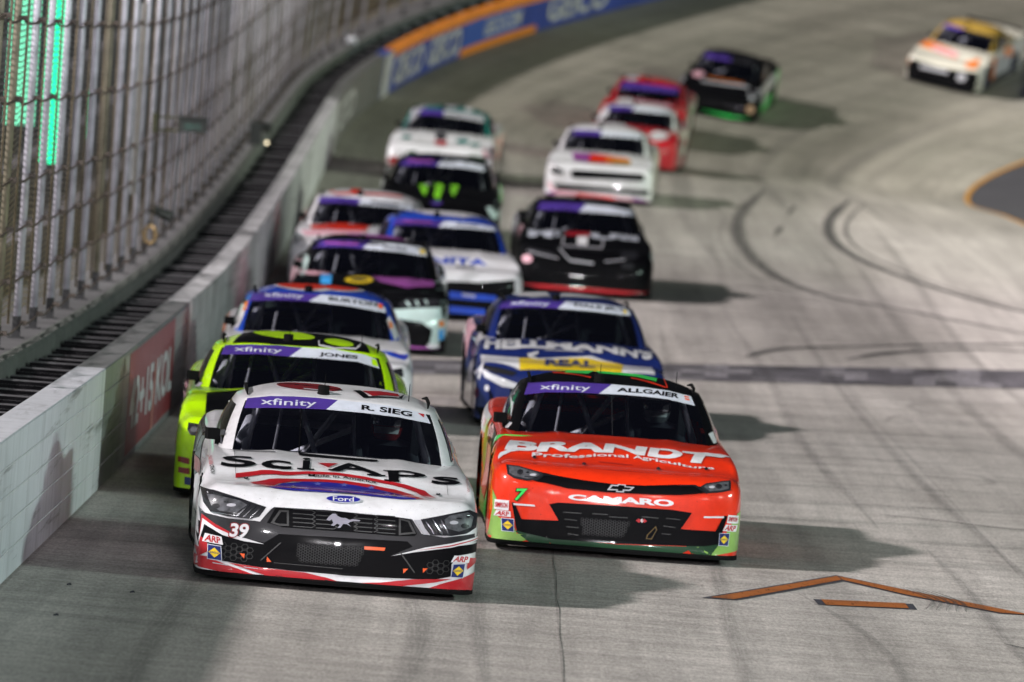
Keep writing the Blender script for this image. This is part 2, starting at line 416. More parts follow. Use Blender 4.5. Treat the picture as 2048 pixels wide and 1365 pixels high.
def wrap(items, bvh, mode, cell=.035):
    """items: (material, layer, V2, F) -> mesh builder with a material list, laid on to the panels below"""
    mb = MB(); mats = []
    for (mat, lay_, V2, F) in items:
        if mat not in mats: mats.append(mat)
        mi = mats.index(mat)
        bm = bmesh.new(); vv = [bm.verts.new((a, b, 0)) for a, b in V2]
        for f in F:
            try: bm.faces.new([vv[i] for i in f])
            except ValueError: pass
        xs = [a for a, b in V2]; ys = [b for a, b in V2]
        for lo, hi, ax in ((min(xs), max(xs), 0), (min(ys), max(ys), 1)):
            c = math.floor(lo/cell)*cell + cell
            while c < hi:
                co = Vector((c, 0, 0)) if ax == 0 else Vector((0, c, 0)); no = Vector((1, 0, 0)) if ax == 0 else Vector((0, 1, 0))
                bmesh.ops.bisect_plane(bm, geom=bm.verts[:]+bm.edges[:]+bm.faces[:], dist=1e-6, plane_co=co, plane_no=no); c += cell
        bm.verts.index_update(); pos = []
        for v in bm.verts:
            a, b = v.co.x, v.co.y
            if mode == 'front': o = Vector((a, -4, b)); dr = Vector((0, 1, 0))
            elif mode == 'top': o = Vector((a, b-OFF, 3)); dr = Vector((0, 0, -1))
            elif mode == 'left': o = Vector((-3, a-OFF, b)); dr = Vector((1, 0, 0))
            else: o = Vector((3, a-OFF, b)); dr = Vector((-1, 0, 0))
            h, nn, _, _ = bvh.ray_cast(o, dr)
            if h is None: pos.append(None); continue
            if nn.dot(dr) > 0: nn = -nn
            pos.append(h + nn*(.003+.0016*lay_) - dr*.001)
        ids = {}; V = []; F2 = []
        for f in bm.faces:
            if any(pos[v.index] is None for v in f.verts): continue
            # skip faces that would jump between panels
            ps = [pos[v.index] for v in f.verts]
            if max((p-ps[0]).length for p in ps) > .35: continue
            g = []
            for v in f.verts:
                if v.index not in ids: ids[v.index] = len(V); V.append(pos[v.index])
                g.append(ids[v.index])
            nrm_ = (V[g[1]]-V[g[0]]).cross(V[g[2]]-V[g[0]])
            dr = {'front': Vector((0, 1, 0)), 'top': Vector((0, 0, -1)), 'left': Vector((1, 0, 0)), 'right': Vector((-1, 0, 0))}[mode]
            if nrm_.dot(dr) > 0: g.reverse()
            F2.append(tuple(g))
        bm.free(); mb.add(V, F2, mi)
    return mb, mats
def graphics(parent, name, mode, bvh, spec, cell=.035):
    """spec rows: ('p', colour, layer, pts) or ('t', colour, layer, text, quad, bold, arc)"""
    items = []
    for r in spec:
        mat = P(r[1]) if isinstance(r[1], str) else r[1]
        if r[0] == 'p': V, F = poly_flat(r[3])
        else:
            V, F = text_flat(r[3], r[5], r[7] if len(r) > 7 else 1.0); V = quadmap(V, r[4], r[6])
        items.append((mat, r[2], V, F))
    mb, mats = wrap(items, bvh, mode, cell)
    if not mb.F: return None
    return mb.build(name, mats, parent, smooth=True)
def wheel_mesh():
    mb = MB(); W = .14; R = .335
    mb.disc_lathe([(R-.10, -W), (R-.02, -W-.005), (R, -W+.03), (R, W-.03), (R-.02, W+.005), (R-.10, W)], 'X', (0, 0, 0), 32)
    return mb
def rim_mesh(s):
    mb = MB()
    mb.disc_lathe([(.235, s*.14), (.225, s*.15), (.20, s*.11), (.06, s*.09), (.05, s*.13), (0.001, s*.13)], 'X', (0, 0, 0), 32)
    for k in range(10):
        a = 2*math.pi*k/10; mb.box((s*.115, .15*math.cos(a), .15*math.sin(a)), (.004, .02, .02), 1, Matrix.Rotation(a, 3, 'X'))
    return mb
def build_car(name, style, paintcol, roofcol, label, s, u, yaw, group='stock cars racing in the pack', detail=True, spoiler='black', hoodcol=None, pillar=None):
    root = bpy.data.objects.new(name, None); C.objects.link(root); root.empty_display_size = .3
    tag(root, label, 'race car', group)
    parts, bvh, ring0 = car_shape(style)
    body = shell('body', parts['body'], P(paintcol), root)
    shell('hood', parts['hood'], P(hoodcol or paintcol), root)
    shell('deck_lid', parts['deck_lid'], P(paintcol), root)
    shell('roof', parts['cabin'], P(roofcol), root)
    shell('windshield', parts['windshield'], glass_mat(), root)
    V, F, N = parts['side_window']
    for sd in (-1, 1):
        ids = [i for i, f in enumerate(F) if V[f[0]].x*sd > 0]; mp = {}; V2 = []; F2 = []; N2 = []
        for i in ids:
            g = []
            for a in F[i]:
                if a not in mp: mp[a] = len(V2); V2.append(V[a]); N2.append(N[a])
                g.append(mp[a])
            F2.append(tuple(g))
        shell('side_window', (V2, F2, N2), glass_mat(), root)
    shell('rear_window', parts['rear_window'], glass_mat(), root)
    blk = pbr('rubber_black', (.004, .004, .0045), rough=.85, spec=.1)
    # splitter lip, side skirts and floor
    mb = MB(); r0 = [p for p in ring0]; n = len(r0); V = []; F = []
    for i, p in enumerate(r0):
        o = Vector((p.x, p.y+2.6-2.6, 0)); out = Vector((p.x*.3, p.y, 0)).normalized()
        fr = 1 - sstep(p.y, -2.4, -1.9)
        V += [Vector((p.x, p.y, .085)) + out*.004, Vector((p.x, p.y, .072)) + out*(.028*fr+.004), Vector((p.x, p.y, .05)) + out*(.028*fr+.004), Vector((p.x*.9, p.y*.97, .05))]
    for i in range(n):
        j = (i+1) % n
        for q in range(3): F.append((i*4+q, j*4+q, j*4+q+1, i*4+q+1))
    mb.add(V, F); nb = len(mb.V)
    mb.box((0, 0, .13), (.86, 2.45, .006)); mb.box((0, -1.05, .45), (.78, .01, .3))
    mb.build('splitter', blk, root)
    # wheels
    wm = wheel_mesh()
    for (x, d) in ((-.815, .95), (.815, .95), (-.82, 3.75), (.82, 3.75)):
        me = mesh('wheel', wm.V, wm.F, pbr('tyre_rubber', (.02, .02, .02), rough=.75, var=.4, vscale=20), None, True)
        o = link('wheel', me, root); o.location = (x, d-OFF, .335)
        rm = rim_mesh(1 if x > 0 else -1); r = rm.build('rim', [pbr('rim_black', (.03, .03, .032), rough=.35, metal=.6), blk], o, True)
    # spoiler blade
    mb = MB()
    mb.box((0, 5.12-OFF, .97), (.74, .010, .05), 0, Matrix.Rotation(math.radians(-18), 3, 'X'))
    for x in (-.6, -.2, .2, .6): mb.box((x, 5.05-OFF, .955), (.006, .06, .03))
    mb.build('spoiler', P(spoiler), root)
    # roof rails, camera pod, antennas
    for sd in (-1, 1):
        mb = MB(); mb.tube([(sd*.66, 2.42-OFF, 1.215), (sd*.668, 2.55-OFF, 1.25), (sd*.668, 2.9-OFF, 1.265), (sd*.65, 3.2-OFF, 1.245)], [.006, .014, .014, .006], 6); mb.build('roof_rail', blk, root)
    mb = MB(); mb.disc_lathe([(.001, .05), (.036, .05), (.042, .042), (.042, .005), (.05, -.02)], 'Z', (-.11, 2.38-OFF, 1.275), 16); mb.build('roof_camera', blk, root, True)
    for x, hgt in ((-.10, .13), (.52, .11)):
        mb = MB(); mb.tube([(x, 2.5-OFF, 1.25), (x, 2.5-OFF, 1.27+hgt)], [.004, .0022], 5); mb.build('antenna', blk, root)
    # wiper-less cowl strip and mirror
    mb = MB(); mb.box((-.90, 1.93-OFF, .935), (.045, .05, .04), 0, Matrix.Rotation(.2, 3, 'Z')); mb.box((-.86, 1.95-OFF, .89), (.02, .02, .03)); mb.build('mirror', blk, root)
    # inside: cage, dash, seat
    mb = MB(); cg = .021
    for sd in (-1, 1):
        mb.tube([(sd*.70, 1.85-OFF, .55), (sd*.66, 1.95-OFF, .88), (sd*.56, 2.42-OFF, 1.16), (sd*.56, 3.2-OFF, 1.17), (sd*.64, 3.5-OFF, .55)], cg)
    mb.tube([(-.56, 3.15-OFF, 1.16), (.56, 3.15-OFF, 1.16)], cg); mb.tube([(-.60, 3.3-OFF, .6), (0.5, 3.2-OFF, 1.15)], cg)
    mb.tube([(-.27, 2.42-OFF, 1.17), (-.14, 1.82-OFF, .82)], cg); mb.tube([(.02, 2.42-OFF, 1.17), (-.30, 3.15-OFF, .62)], cg)
    mb.tube([(-.56, 2.42-OFF, 1.165), (.56, 2.42-OFF, 1.165)], cg); mb.tube([(-.45, 1.9-OFF, .85), (-.40, 2.4-OFF, 1.15)], .012)
    mb.tube([(.14, 1.95-OFF, .82), (.12, 2.4-OFF, 1.16)], .012); mb.tube([(-.68, 2.0-OFF, .90), (-.62, 2.5-OFF, 1.02)], .05); mb.tube([(.66, 1.9-OFF, .84), (.57, 2.42-OFF, 1.15)], .028)
    mb.build('roll_cage', tube_grey(), root, True)
    mb = MB(); mb.box((0, 1.72-OFF, .80), (.74, .12, .03)); mb.box((.38, 2.05-OFF, .80), (.14, .02, .14)); mb.box((0, 4.1-OFF, .75), (.72, .02, .16)); mb.box((0, 3.3-OFF, .35), (.8, .9, .22)); mb.build('dashboard', blk, root)
    mb = MB(); mb.box((.38, 2.95-OFF, .78), (.24, .07, .34)); mb.box((.17, 2.8-OFF, .98), (.03, .14, .13)); mb.box((.60, 2.8-OFF, .98), (.03, .14, .13)); mb.box((.38, 2.7-OFF, .5), (.24, .28, .05)); mb.build('seat', pbr('seat_dark', (.03, .03, .035), rough=.8), root)
    p, r, b, nn = frame(s, u, yaw); place(root, s, u, yaw, OFF)
    return root, bvh
# ---------------------------------------------------------------- track, wall, fence
def track_mat():
    m = bpy.data.materials.new('banked_concrete'); m.use_nodes = True; nt = m.node_tree; b = nt.nodes['Principled BSDF']; L = nt.links.new
    N = lambda t, **k: (lambda n: ([setattr(n, a, v) for a, v in k.items()], n)[1])(nt.nodes.new(t))
    uv = N('ShaderNodeUVMap'); uv.uv_map = 'uv'; sep = N('ShaderNodeSeparateXYZ'); L(uv.outputs[0], sep.inputs[0])   # x = u metres, y = s metres
    def noise(sx, sy, scale, det=5, rough=.6):
        mp = N('ShaderNodeMapping'); mp.inputs['Scale'].default_value = (sx, sy, 1); L(uv.outputs[0], mp.inputs[0])
        n = N('ShaderNodeTexNoise'); n.inputs['Scale'].default_value = scale; n.inputs['Detail'].default_value = det; n.inputs['Roughness'].default_value = rough
        L(mp.outputs[0], n.inputs['Vector']); return n.outputs[0]
    def ramp(x, a, b_, ca, cb):
        r = N('ShaderNodeValToRGB'); r.color_ramp.elements[0].position = a; r.color_ramp.elements[1].position = b_
        r.color_ramp.elements[0].color = (*ca, 1); r.color_ramp.elements[1].color = (*cb, 1); L(x, r.inputs[0]); return r.outputs[0]
    def mul(a, c, f=1.0):
        x = N('ShaderNodeMix', data_type='RGBA', blend_type='MULTIPLY'); x.inputs[0].default_value = f; L(a, x.inputs[6]); L(c, x.inputs[7]); return x.outputs[2]
    g = lambda v: (v, v, v)
    col = ramp(noise(1, .25, .35), .3, .7, (.37, .340, .318), (.57, .53, .505))
    col = mul(col, ramp(noise(1, .02, 1.3, 4), .35, .62, g(.80), g(1.06)))      # tyre-polished lanes along the track
    col = mul(col, ramp(noise(1, .03, 5.0, 3), .38, .55, g(.86), g(1.0)))
    col = mul(col, ramp(noise(.12, 1, 2.2, 4), .35, .6, g(.82), g(1.04)))       # broom and grinding marks across
    col = mul(col, ramp(noise(.5, 1, 9, 6, .75), .35, .65, g(.74), g(1.12)))
    col = mul(col, ramp(noise(1, .16, 42, 3, .85), .32, .68, g(.62), g(1.22)))     # aggregate grain
    # transverse saw-cut joints every 4.5 m and faint longitudinal ones
    def joint(sock, period, off, w_, dark):
        a = N('ShaderNodeMath', operation='ADD'); L(sock, a.inputs[0]); a.inputs[1].default_value = off
        d = N('ShaderNodeMath', operation='DIVIDE'); L(a.outputs[0], d.inputs[0]); d.inputs[1].default_value = period
        f = N('ShaderNodeMath', operation='FRACT'); L(d.outputs[0], f.inputs[0])
        return ramp(f.outputs[0], w_/period, w_*1.4/period, g(dark), g(1.0))
    col = mul(col, joint(sep.outputs[0], 3.75, 0.0, .018, .80)); col = mul(col, joint(sep.outputs[1], 4.6, 1.1, .022, .75))
    # darker, greener tone through the turn
    mr = N('ShaderNodeMapRange'); mr.interpolation_type = 'SMOOTHSTEP'; L(sep.outputs[1], mr.inputs[0]); mr.inputs[1].default_value = 100; mr.inputs[2].default_value = 165; mr.inputs[3].default_value = 0; mr.inputs[4].default_value = 1
    tn = N('ShaderNodeMix', data_type='RGBA', blend_type='MULTIPLY'); L(mr.outputs[0], tn.inputs[0]); L(col, tn.inputs[6]); L(ramp(noise(1, .12, .5, 4), .35, .65, (.50, .52, .44), (.74, .75, .66)), tn.inputs[7]); col = tn.outputs[2]
    L(col, b.inputs['Base Color']); b.inputs['Roughness'].default_value = .78
    bp = N('ShaderNodeBump'); bp.inputs['Strength'].default_value = .35; bp.inputs['Distance'].default_value = .004; L(noise(1, 1, 60, 4, .8), bp.inputs['Height']); L(bp.outputs[0], b.inputs['Normal'])
    return m
def grid(name, ss, us, fn, mat, kind=None):
    V = [fn(s, u) for s in ss for u in us]; n = len(us); F = [(i*n+j, i*n+j+1, (i+1)*n+j+1, (i+1)*n+j) for i in range(len(ss)-1) for j in range(n-1)]
    me = mesh(name, V, F, mat); uvl = me.uv_layers.new(name='uv'); k = 0
    co = [(u, s) for s in ss for u in us]
    for p in me.polygons:
        for li, vi in zip(p.loop_indices, p.vertices): uvl.data[li].uv = co[vi]
    o = link(name, me)
    if kind: tag(o, kind=kind)
    return o
fr = lambda a, b, st: [a+(b-a)*i/max(1, round((b-a)/st)) for i in range(max(1, round((b-a)/st))+1)]
grid('race_track', fr(8, 300, 1.0), fr(-.02, 13.5, .7), lambda s, u: surf(s, u), track_mat(), 'structure')
grid('apron', fr(8, 240, 1.5), fr(13.5, 26, 1.6), lambda s, u: surf(s, u, -.004), pbr('apron_asphalt', (.03, .03, .036), rough=.85, var=.3, vscale=2.5), 'structure')
V = [(-400, -200, -5), (400, -200, -5), (400, 700, -5), (-400, 700, -5)]
tag(link('ground', mesh('ground', V, [(0, 1, 2, 3)], pbr('ground_dark', (.05, .05, .05), rough=.9, var=.3, vscale=.2))), kind='structure')
grid('inside_edge_line', fr(8, 240, 1.5), [13.38, 13.49], lambda s, u: surf(s, u, .005), pbr('line_orange', (.42, .20, .02), rough=.6, var=.25, vscale=6), 'structure')

def on_track(name, pts, mat, h, kind='structure', lab=None, cell=.6):
    bm = bmesh.new(); vv = [bm.verts.new((u, s, 0)) for s, u in pts]
    for t in tessellate_polygon([[Vector((u, s, 0)) for s, u in pts]]): bm.faces.new([vv[i] for i in t])
    for ax in (0, 1):
        lo = min(v.co[ax] for v in bm.verts); hi = max(v.co[ax] for v in bm.verts); c = math.floor(lo/cell)*cell+cell
        while c < hi:
            co = Vector((0, 0, 0)); co[ax] = c; no = Vector((0, 0, 0)); no[ax] = 1
            bmesh.ops.bisect_plane(bm, geom=bm.verts[:]+bm.edges[:]+bm.faces[:], dist=1e-6, plane_co=co, plane_no=no); c += cell
    bm.verts.index_update(); V = [surf(v.co.y, v.co.x, h) for v in bm.verts]; F = []
    for f in bm.faces:
        g = [v.index for v in f.verts]; nn = (V[g[1]]-V[g[0]]).cross(V[g[2]]-V[g[0]])
        F.append(tuple(g[::-1] if nn.z < 0 else g))
    bm.free(); return V, F
def multi_track(name, rows, mats):
    mb = MB()
    for pts, mi, h in rows:
        V, F = on_track(name, pts, None, h); mb.add(V, F, mi)
    o = mb.build(name, mats); tag(o, kind='structure'); return o
def worn(m, lo, hi):
    nt = m.node_tree; p = nt.nodes['Principled BSDF']; tc = nt.nodes.new('ShaderNodeTexCoord'); mp = nt.nodes.new('ShaderNodeMapping'); mp.inputs['Scale'].default_value = (1, .2, 1); n = nt.nodes.new('ShaderNodeTexNoise'); n.inputs['Scale'].default_value = 26; n.inputs['Detail'].default_value = 6; n.inputs['Roughness'].default_value = .8
    nt.links.new(tc.outputs['Object'], mp.inputs[0]); nt.links.new(mp.outputs[0], n.inputs['Vector']); r = nt.nodes.new('ShaderNodeMapRange'); r.inputs[1].default_value = lo; r.inputs[2].default_value = hi; nt.links.new(n.outputs[0], r.inputs[0]); nt.links.new(r.outputs[0], p.inputs['Alpha']); return m
om = worn(pbr('arrow_orange', (.30, .085, .01), rough=.7, var=.25, vscale=4), .28, .44); bk = worn(pbr('arrow_border', (.03, .03, .045), rough=.8, var=.3, vscale=6), .30, .44)
multi_track('painted_arrow', [([(50.89, 4.823), (54.26, 5.969), (53.66, 6.0), (50.93, 5.091)], 0, .004), ([(54.26, 5.969), (53.31, 6.447), (51.86, 7.26), (51.62, 7.41), (51.70, 7.249), (51.65, 7.059), (52.73, 6.415), (53.66, 5.999)], 0, .004),
  ([(50.99, 4.899), (54.14, 5.972), (53.78, 5.990), (50.965, 5.065)], 1, .007), ([(54.12, 5.985), (53.28, 6.43), (51.88, 7.22), (51.68, 7.32), (51.72, 7.249), (51.71, 7.075), (52.77, 6.432), (53.78, 6.000)], 1, .007),
  ([(51.64, 5.677), (51.93, 6.434), (51.41, 6.436), (51.12, 5.693)], 0, .004), ([(51.63, 5.735), (51.90, 6.375), (51.44, 6.378), (51.15, 5.750)], 1, .007)], [bk, om])
# worn chequered start line
crack = [(40+i*1.1, 3.765+.006*math.sin(i*1.9)+.004*math.sin(i*4.1)) for i in range(15)]
rowsc = [([crack[i], crack[i+1], (crack[i+1][0], crack[i+1][1]+.004+.002*math.sin(i*3)), (crack[i][0], crack[i][1]+.004+.002*math.sin(i*3-3))], 0, .004) for i in range(14)]
multi_track('seam_crack', rowsc, [pbr('crack_black', (.06, .06, .06), rough=.9)])
rows = []
a0, a1, b0, b1 = (84.05, 2.23), (90.75, 10.128), (81.62, 2.264), (87.37, 9.877)
def lerp2(a, b, t): return (a[0]+(b[0]-a[0])*t, a[1]+(b[1]-a[1])*t)
def chk(t, v): return lerp2(lerp2(a0, a1, t), lerp2(b0, b1, t), v)
nt_ = 26
for i in range(-6, nt_+12):
    for j in range(4):
        va = -.12+j*.31; vb = va+.31; t0, t1 = i/nt_, (i+1)/nt_; q = [chk(t0, va), chk(t1, va), chk(t1, vb), chk(t0, vb)]
        rows.append((q, 0 if random.random() < .58 else 1, .004))
multi_track('start_line', rows, [worn(pbr('line_black', (.085, .078, .092), rough=.8, var=.7, vscale=2.2), .30, .46), worn(pbr('line_white', (.19, .18, .20), rough=.8, var=.6, vscale=1.8), .34, .50)])
def streak_mat(name, col, a):
    m = bpy.data.materials.new(name); m.use_nodes = True; nt = m.node_tree; b = nt.nodes['Principled BSDF']; b.inputs['Base Color'].default_value = (*col, 1); b.inputs['Roughness'].default_value = .8
    uv = nt.nodes.new('ShaderNodeUVMap'); uv.uv_map = 'uv'; mp = nt.nodes.new('ShaderNodeMapping'); mp.inputs['Scale'].default_value = (3, .35, 1)
    n = nt.nodes.new('ShaderNodeTexNoise'); n.inputs['Scale'].default_value = 2.5; n.inputs['Detail'].default_value = 5
    sp = nt.nodes.new('ShaderNodeSeparateXYZ'); nt.links.new(uv.outputs[0], sp.inputs[0]); nt.links.new(uv.outputs[0], mp.inputs[0]); nt.links.new(mp.outputs[0], n.inputs['Vector'])
    # soft across the width (x from -1 to 1)
    q = nt.nodes.new('ShaderNodeMath'); q.operation = 'ABSOLUTE'; nt.links.new(sp.outputs[0], q.inputs[0])
    r = nt.nodes.new('ShaderNodeMapRange'); r.inputs[1].default_value = 1; r.inputs[2].default_value = .2; r.interpolation_type = 'SMOOTHSTEP'; nt.links.new(q.outputs[0], r.inputs[0])
    r2 = nt.nodes.new('ShaderNodeMapRange'); r2.inputs[1].default_value = .3; r2.inputs[2].default_value = .6; r2.inputs[3].default_value = .3; r2.inputs[4].default_value = 1.0; nt.links.new(n.outputs[0], r2.inputs[0])
    x = nt.nodes.new('ShaderNodeMath'); x.operation = 'MULTIPLY'; nt.links.new(r.outputs[0], x.inputs[0]); nt.links.new(r2.outputs[0], x.inputs[1])
    y = nt.nodes.new('ShaderNodeMath'); y.operation = 'MULTIPLY'; y.inputs[1].default_value = a; nt.links.new(x.outputs[0], y.inputs[0]); nt.links.new(y.outputs[0], b.inputs['Alpha'])
    return m
rub = streak_mat('rubber_streak', (.03, .03, .032), .85); rubm = streak_mat('rubber_streak_mid', (.04, .04, .042), .62); rubf = streak_mat('rubber_streak_faint', (.07, .07, .07), .22)
def streak(pts, w, mat, h=.009):
    C3 = crom([Vector((s, u, 0)) for s, u in pts], 10); V = []; F = []; L = 0; UV = []
    for i, p in enumerate(C3):
        t = (C3[min(i+1, len(C3)-1)]-C3[max(0, i-1)]).normalized(); n = Vector((-t.y, t.x, 0)); ww = w*(min(1, i/6, (len(C3)-1-i)/6)*.85+.15)
        if i: L += (p-C3[i-1]).length
        for k in (-1, 0, 1): q = p+n*ww*k; V.append(surf(q.x, q.y, h)); UV.append((k, L))
    for i in range(len(C3)-1):
        for k in (0, 1): F.append((i*3+k, i*3+k+1, i*3+k+4, i*3+k+3))
    me = mesh('tyre_mark', V, F, mat); uvl = me.uv_layers.new(name='uv')
    for p in me.polygons:
        for li, vi in zip(p.loop_indices, p.vertices): uvl.data[li].uv = UV[vi]
    o = link('tyre_mark', me); tag(o, kind='structure'); return o
streak([(139.6, 10.29), (127.9, 9.32), (120.4, 9.02), (115.3, 9.23), (110.2, 10.0), (105.4, 11.2), (102.5, 12.6)], .15, rub)
streak([(140, 8.6), (126.8, 7.64), (118.3, 7.35), (110.9, 7.5), (105.8, 8.15), (103.6, 9.24), (100, 10.8), (98, 12.4)], .18, rubm)
streak([(139, 10.6), (127.5, 9.62), (120.2, 9.32), (115, 9.6), (109.6, 10.4), (104.8, 11.6)], .06, rubm); streak([(126, 7.35), (118, 7.0), (110.5, 7.15), (105.3, 7.8), (103, 8.8)], .06, rubf)
streak([(89.7, 6.46), (92, 7.0), (93.7, 8.0), (97.3, 10.6), (98, 12)], .16, rub)
streak([(90.7, 7.8), (93.3, 8.66), (95.2, 9.8), (95.5, 10.5), (96, 12)], .18, rub)
streak([(79.2, 8.3), (81.5, 8.1), (82.8, 8.8), (83.2, 10.2), (82.8, 12)], .07, rubf); streak([(77.5, 7.6), (79.3, 7.9), (80.4, 9.0), (80.5, 11)], .07, rubf)
streak([(67.95, 5.65), (69.0, 6.8), (69.0, 7.79), (67.8, 8.13), (66.8, 7.84)], .05, rubf); streak([(61.9, 6.67), (61.7, 7.1), (61.15, 7.94), (61.0, 9)], .05, rub)
streak([(67.3, 4.9), (68.6, 6.2), (69.4, 7.6), (69.2, 9.4)], .05, rubf)
for i in range(5): streak([(53.4-i*.02, 6.42+i*.055), (52.4, 6.60+i*.055), (51.4, 6.50+i*.075)], .026, rubm, .012)
streak([(133, 8.9), (128, 8.55)], .12, rubm); streak([(124, 8.3), (120, 8.0)], .12, rubm); streak([(117, 8.6), (113, 8.75)], .1, rubf)
streak([(48.9, 6.9), (48.6, 7.1), (48.7, 7.4)], .05, rub)
for u0, sa, sb, ww in ((6.6, 60, 98, .10), (7.6, 52, 100, .08), (8.9, 55, 118, .14), (5.2, 60, 96, .10), (2.6, 38, 60, .14), (3.3, 40, 75, .12), (4.9, 40, 66, .1), (1.2, 36, 60, .12), (9.8, 70, 130, .12), (3.1, 110, 150, .3), (6.8, 110, 160, .35), (8.6, 130, 175, .3), (10.4, 130, 180, .3), (7.1, 44, 58, .07), (5.8, 42, 52, .06)):
    streak([(sa, u0), ((sa*2+sb)/3, u0+random.uniform(-.25, .25)), ((sa+2*sb)/3, u0+random.uniform(-.2, .2)), (sb, u0+random.uniform(-.3, .3))], ww, rubf, .010)
# crumbs of rubber on the concrete
mb = MB()
for (s, u) in ((47.2, .42), (47.0, .86), (44.6, .50)):
    p = surf(s, u, .012); mb.tube([p, p+Vector((.02, .02, .003)), p+Vector((.03, -.01, 0))], [.005, .008, .003], 5)
tag(mb.build('rubber_crumbs', bk), kind='stuff')

# ---- the outside wall: steel-tube faced barrier in sections
WH = 1.015
def wall_prof():
    pr = []; n = 5
    for i in range(n):
        z0 = i*WH/n; z1 = (i+1)*WH/n
        pr += [(-.006, z0+.001), (.0, z0+.008), (.0, z1-.008)]
    pr += [(-.010, WH), (-.24, WH), (-.24, -.3)]
    return pr
def wall_mat(name, col, var=.18):
    m = pbr(name, col, rough=.55, var=var, vscale=1.6, bump=.25, bscale=9)
    nt = m.node_tree; p = nt.nodes['Principled BSDF']; old = p.inputs['Base Color'].links[0].from_socket; tc = nt.nodes.new('ShaderNodeTexCoord')
    for (sx, sy, sz, scl, a, b_, dk) in ((1, .12, 3.5, 2.2, .56, .66, .45), (1, .9, .12, 3.0, .50, .68, .72)):   # rubber scuffs along it, dirty runs down it
        mp = nt.nodes.new('ShaderNodeMapping'); mp.inputs['Scale'].default_value = (sx, sy, sz); n = nt.nodes.new('ShaderNodeTexNoise'); n.inputs['Scale'].default_value = scl; n.inputs['Detail'].default_value = 7; n.inputs['Roughness'].default_value = .7
        nt.links.new(tc.outputs['Object'], mp.inputs[0]); nt.links.new(mp.outputs[0], n.inputs['Vector']); r = nt.nodes.new('ShaderNodeValToRGB'); r.color_ramp.elements[0].position = a; r.color_ramp.elements[1].position = b_
        r.color_ramp.elements[0].color = (1, 1, 1, 1); r.color_ramp.elements[1].color = (dk, dk, dk, 1); nt.links.new(n.outputs[0], r.inputs[0])
        x = nt.nodes.new('ShaderNodeMix'); x.data_type = 'RGBA'; x.blend_type = 'MULTIPLY'; x.inputs[0].default_value = 1; nt.links.new(old, x.inputs[6]); nt.links.new(r.outputs[0], x.inputs[7]); old = x.outputs[2]
    nt.links.new(old, p.inputs['Base Color']); return m
def wall_section(sa, sb, mat, label):
    pr = wall_prof(); S = fr(sa+.02, sb-.02, 1.0); V = []; F = []; n = len(pr)
    for s in S:
        for (u, h) in pr: V.append(surf(s, u, h))
    for i in range(len(S)-1):
        for j in range(n-1): F.append((i*n+j, (i+1)*n+j, (i+1)*n+j+1, i*n+j+1))
    F.append(tuple(range(n))); F.append(tuple((len(S)-1)*n+j for j in range(n))[::-1])
    me = mesh('barrier_wall', V, F, mat, None, True)
    for ed in me.edges:
        if abs(ed.vertices[0]-ed.vertices[1]) == n or ed.vertices[0]//n in (0, len(S)-1): ed.use_edge_sharp = True
    o = link('barrier_wall', me); tag(o, label, 'barrier wall', 'sections of the outside wall')
    # weld beads along the tube seams and splice plates
    mb = MB(); 
    if sb < 80:
        for i in range(1, 5):
            s = sa+.1
            while s < sb-.1:
                p = surf(s, .002, i*WH/5); mb.box(p, (.003, .022, .004)); s += .12
        mb.build('weld_beads', pbr('weld', (.42, .45, .46), rough=.6) if sa < 50 else pbr('weld_dark', (.09, .09, .09), rough=.6), o); 
    return o
wA = wall_section(26, 57.9, wall_mat('wall_white', (.58, .585, .64), .12), 'nearest barrier wall section, bright white steel with beaded seams, at the left edge')
wB = wall_section(57.9, 73.4, wall_mat('wall_shaded', (.17, .17, .175)), 'barrier wall section coloured dark grey for shade, carrying the red sign with white letters')  # the grey base colour paints in the shade on this stretch
wC = wall_section(73.4, 136.8, wall_mat('wall_pale', (.46, .455, .475), .45), 'long streaked pale barrier wall section between the red sign and the grey part')
wD = wall_section(136.8, 158.1, wall_mat('wall_grey_far', (.15, .15, .15)), 'grey barrier wall section with a faint white logo, before the blue sponsor wall')
wE = wall_section(158.1, 215, wall_mat('wall_blue', (.04, .07, .34), .15), 'blue and orange sponsor barrier wall with big white lettering in the turn')
def on_wall(name, parent, rows, off=.003):
    mb = MB(); mats = []
    for r in rows:
        kind, mat, lay_ = r[0], r[1], r[2]
        if mat not in mats: mats.append(mat)
        if kind == 'p': V2, F = poly_flat(r[3])
        else: V2, F = text_flat(r[3], r[5]); V2 = quadmap(V2, r[4])
        bm = bmesh.new(); vv = [bm.verts.new((a, b, 0)) for a, b in V2]
        for f in F:
            try: bm.faces.new([vv[i] for i in f])
            except ValueError: pass
        lo = min(a for a, b in V2); hi = max(a for a, b in V2); c = math.floor(lo)+1.0
        while c < hi:
            bmesh.ops.bisect_plane(bm, geom=bm.verts[:]+bm.edges[:]+bm.faces[:], dist=1e-6, plane_co=(c, 0, 0), plane_no=(1, 0, 0)); c += 1.0
        bm.verts.index_update()
        V = [surf(v.co.x, off+.004*lay_, v.co.y) for v in bm.verts]; F2 = []
        for f in bm.faces:
            g = [v.index for v in f.verts]; nn = (V[g[1]]-V[g[0]]).cross(V[g[2]]-V[g[0]]); x, y, t = plan(bm.verts[:][0].co.x)
            F2.append(tuple(g if nn.dot(Vector((math.cos(t), -math.sin(t), 0))) > 0 else g[::-1]))
        bm.free(); mb.add(V, F2, mats.index(mat))
    return mb.build(name, mats, parent)
redp = pbr('sign_red', (.22, .03, .035), rough=.5, var=.15, vscale=3); wht = pbr('sign_white', (.55, .55, .57), rough=.5, var=.4, vscale=3); orn = pbr('sign_orange', (.80, .25, .02), rough=.5, var=.1, vscale=1)
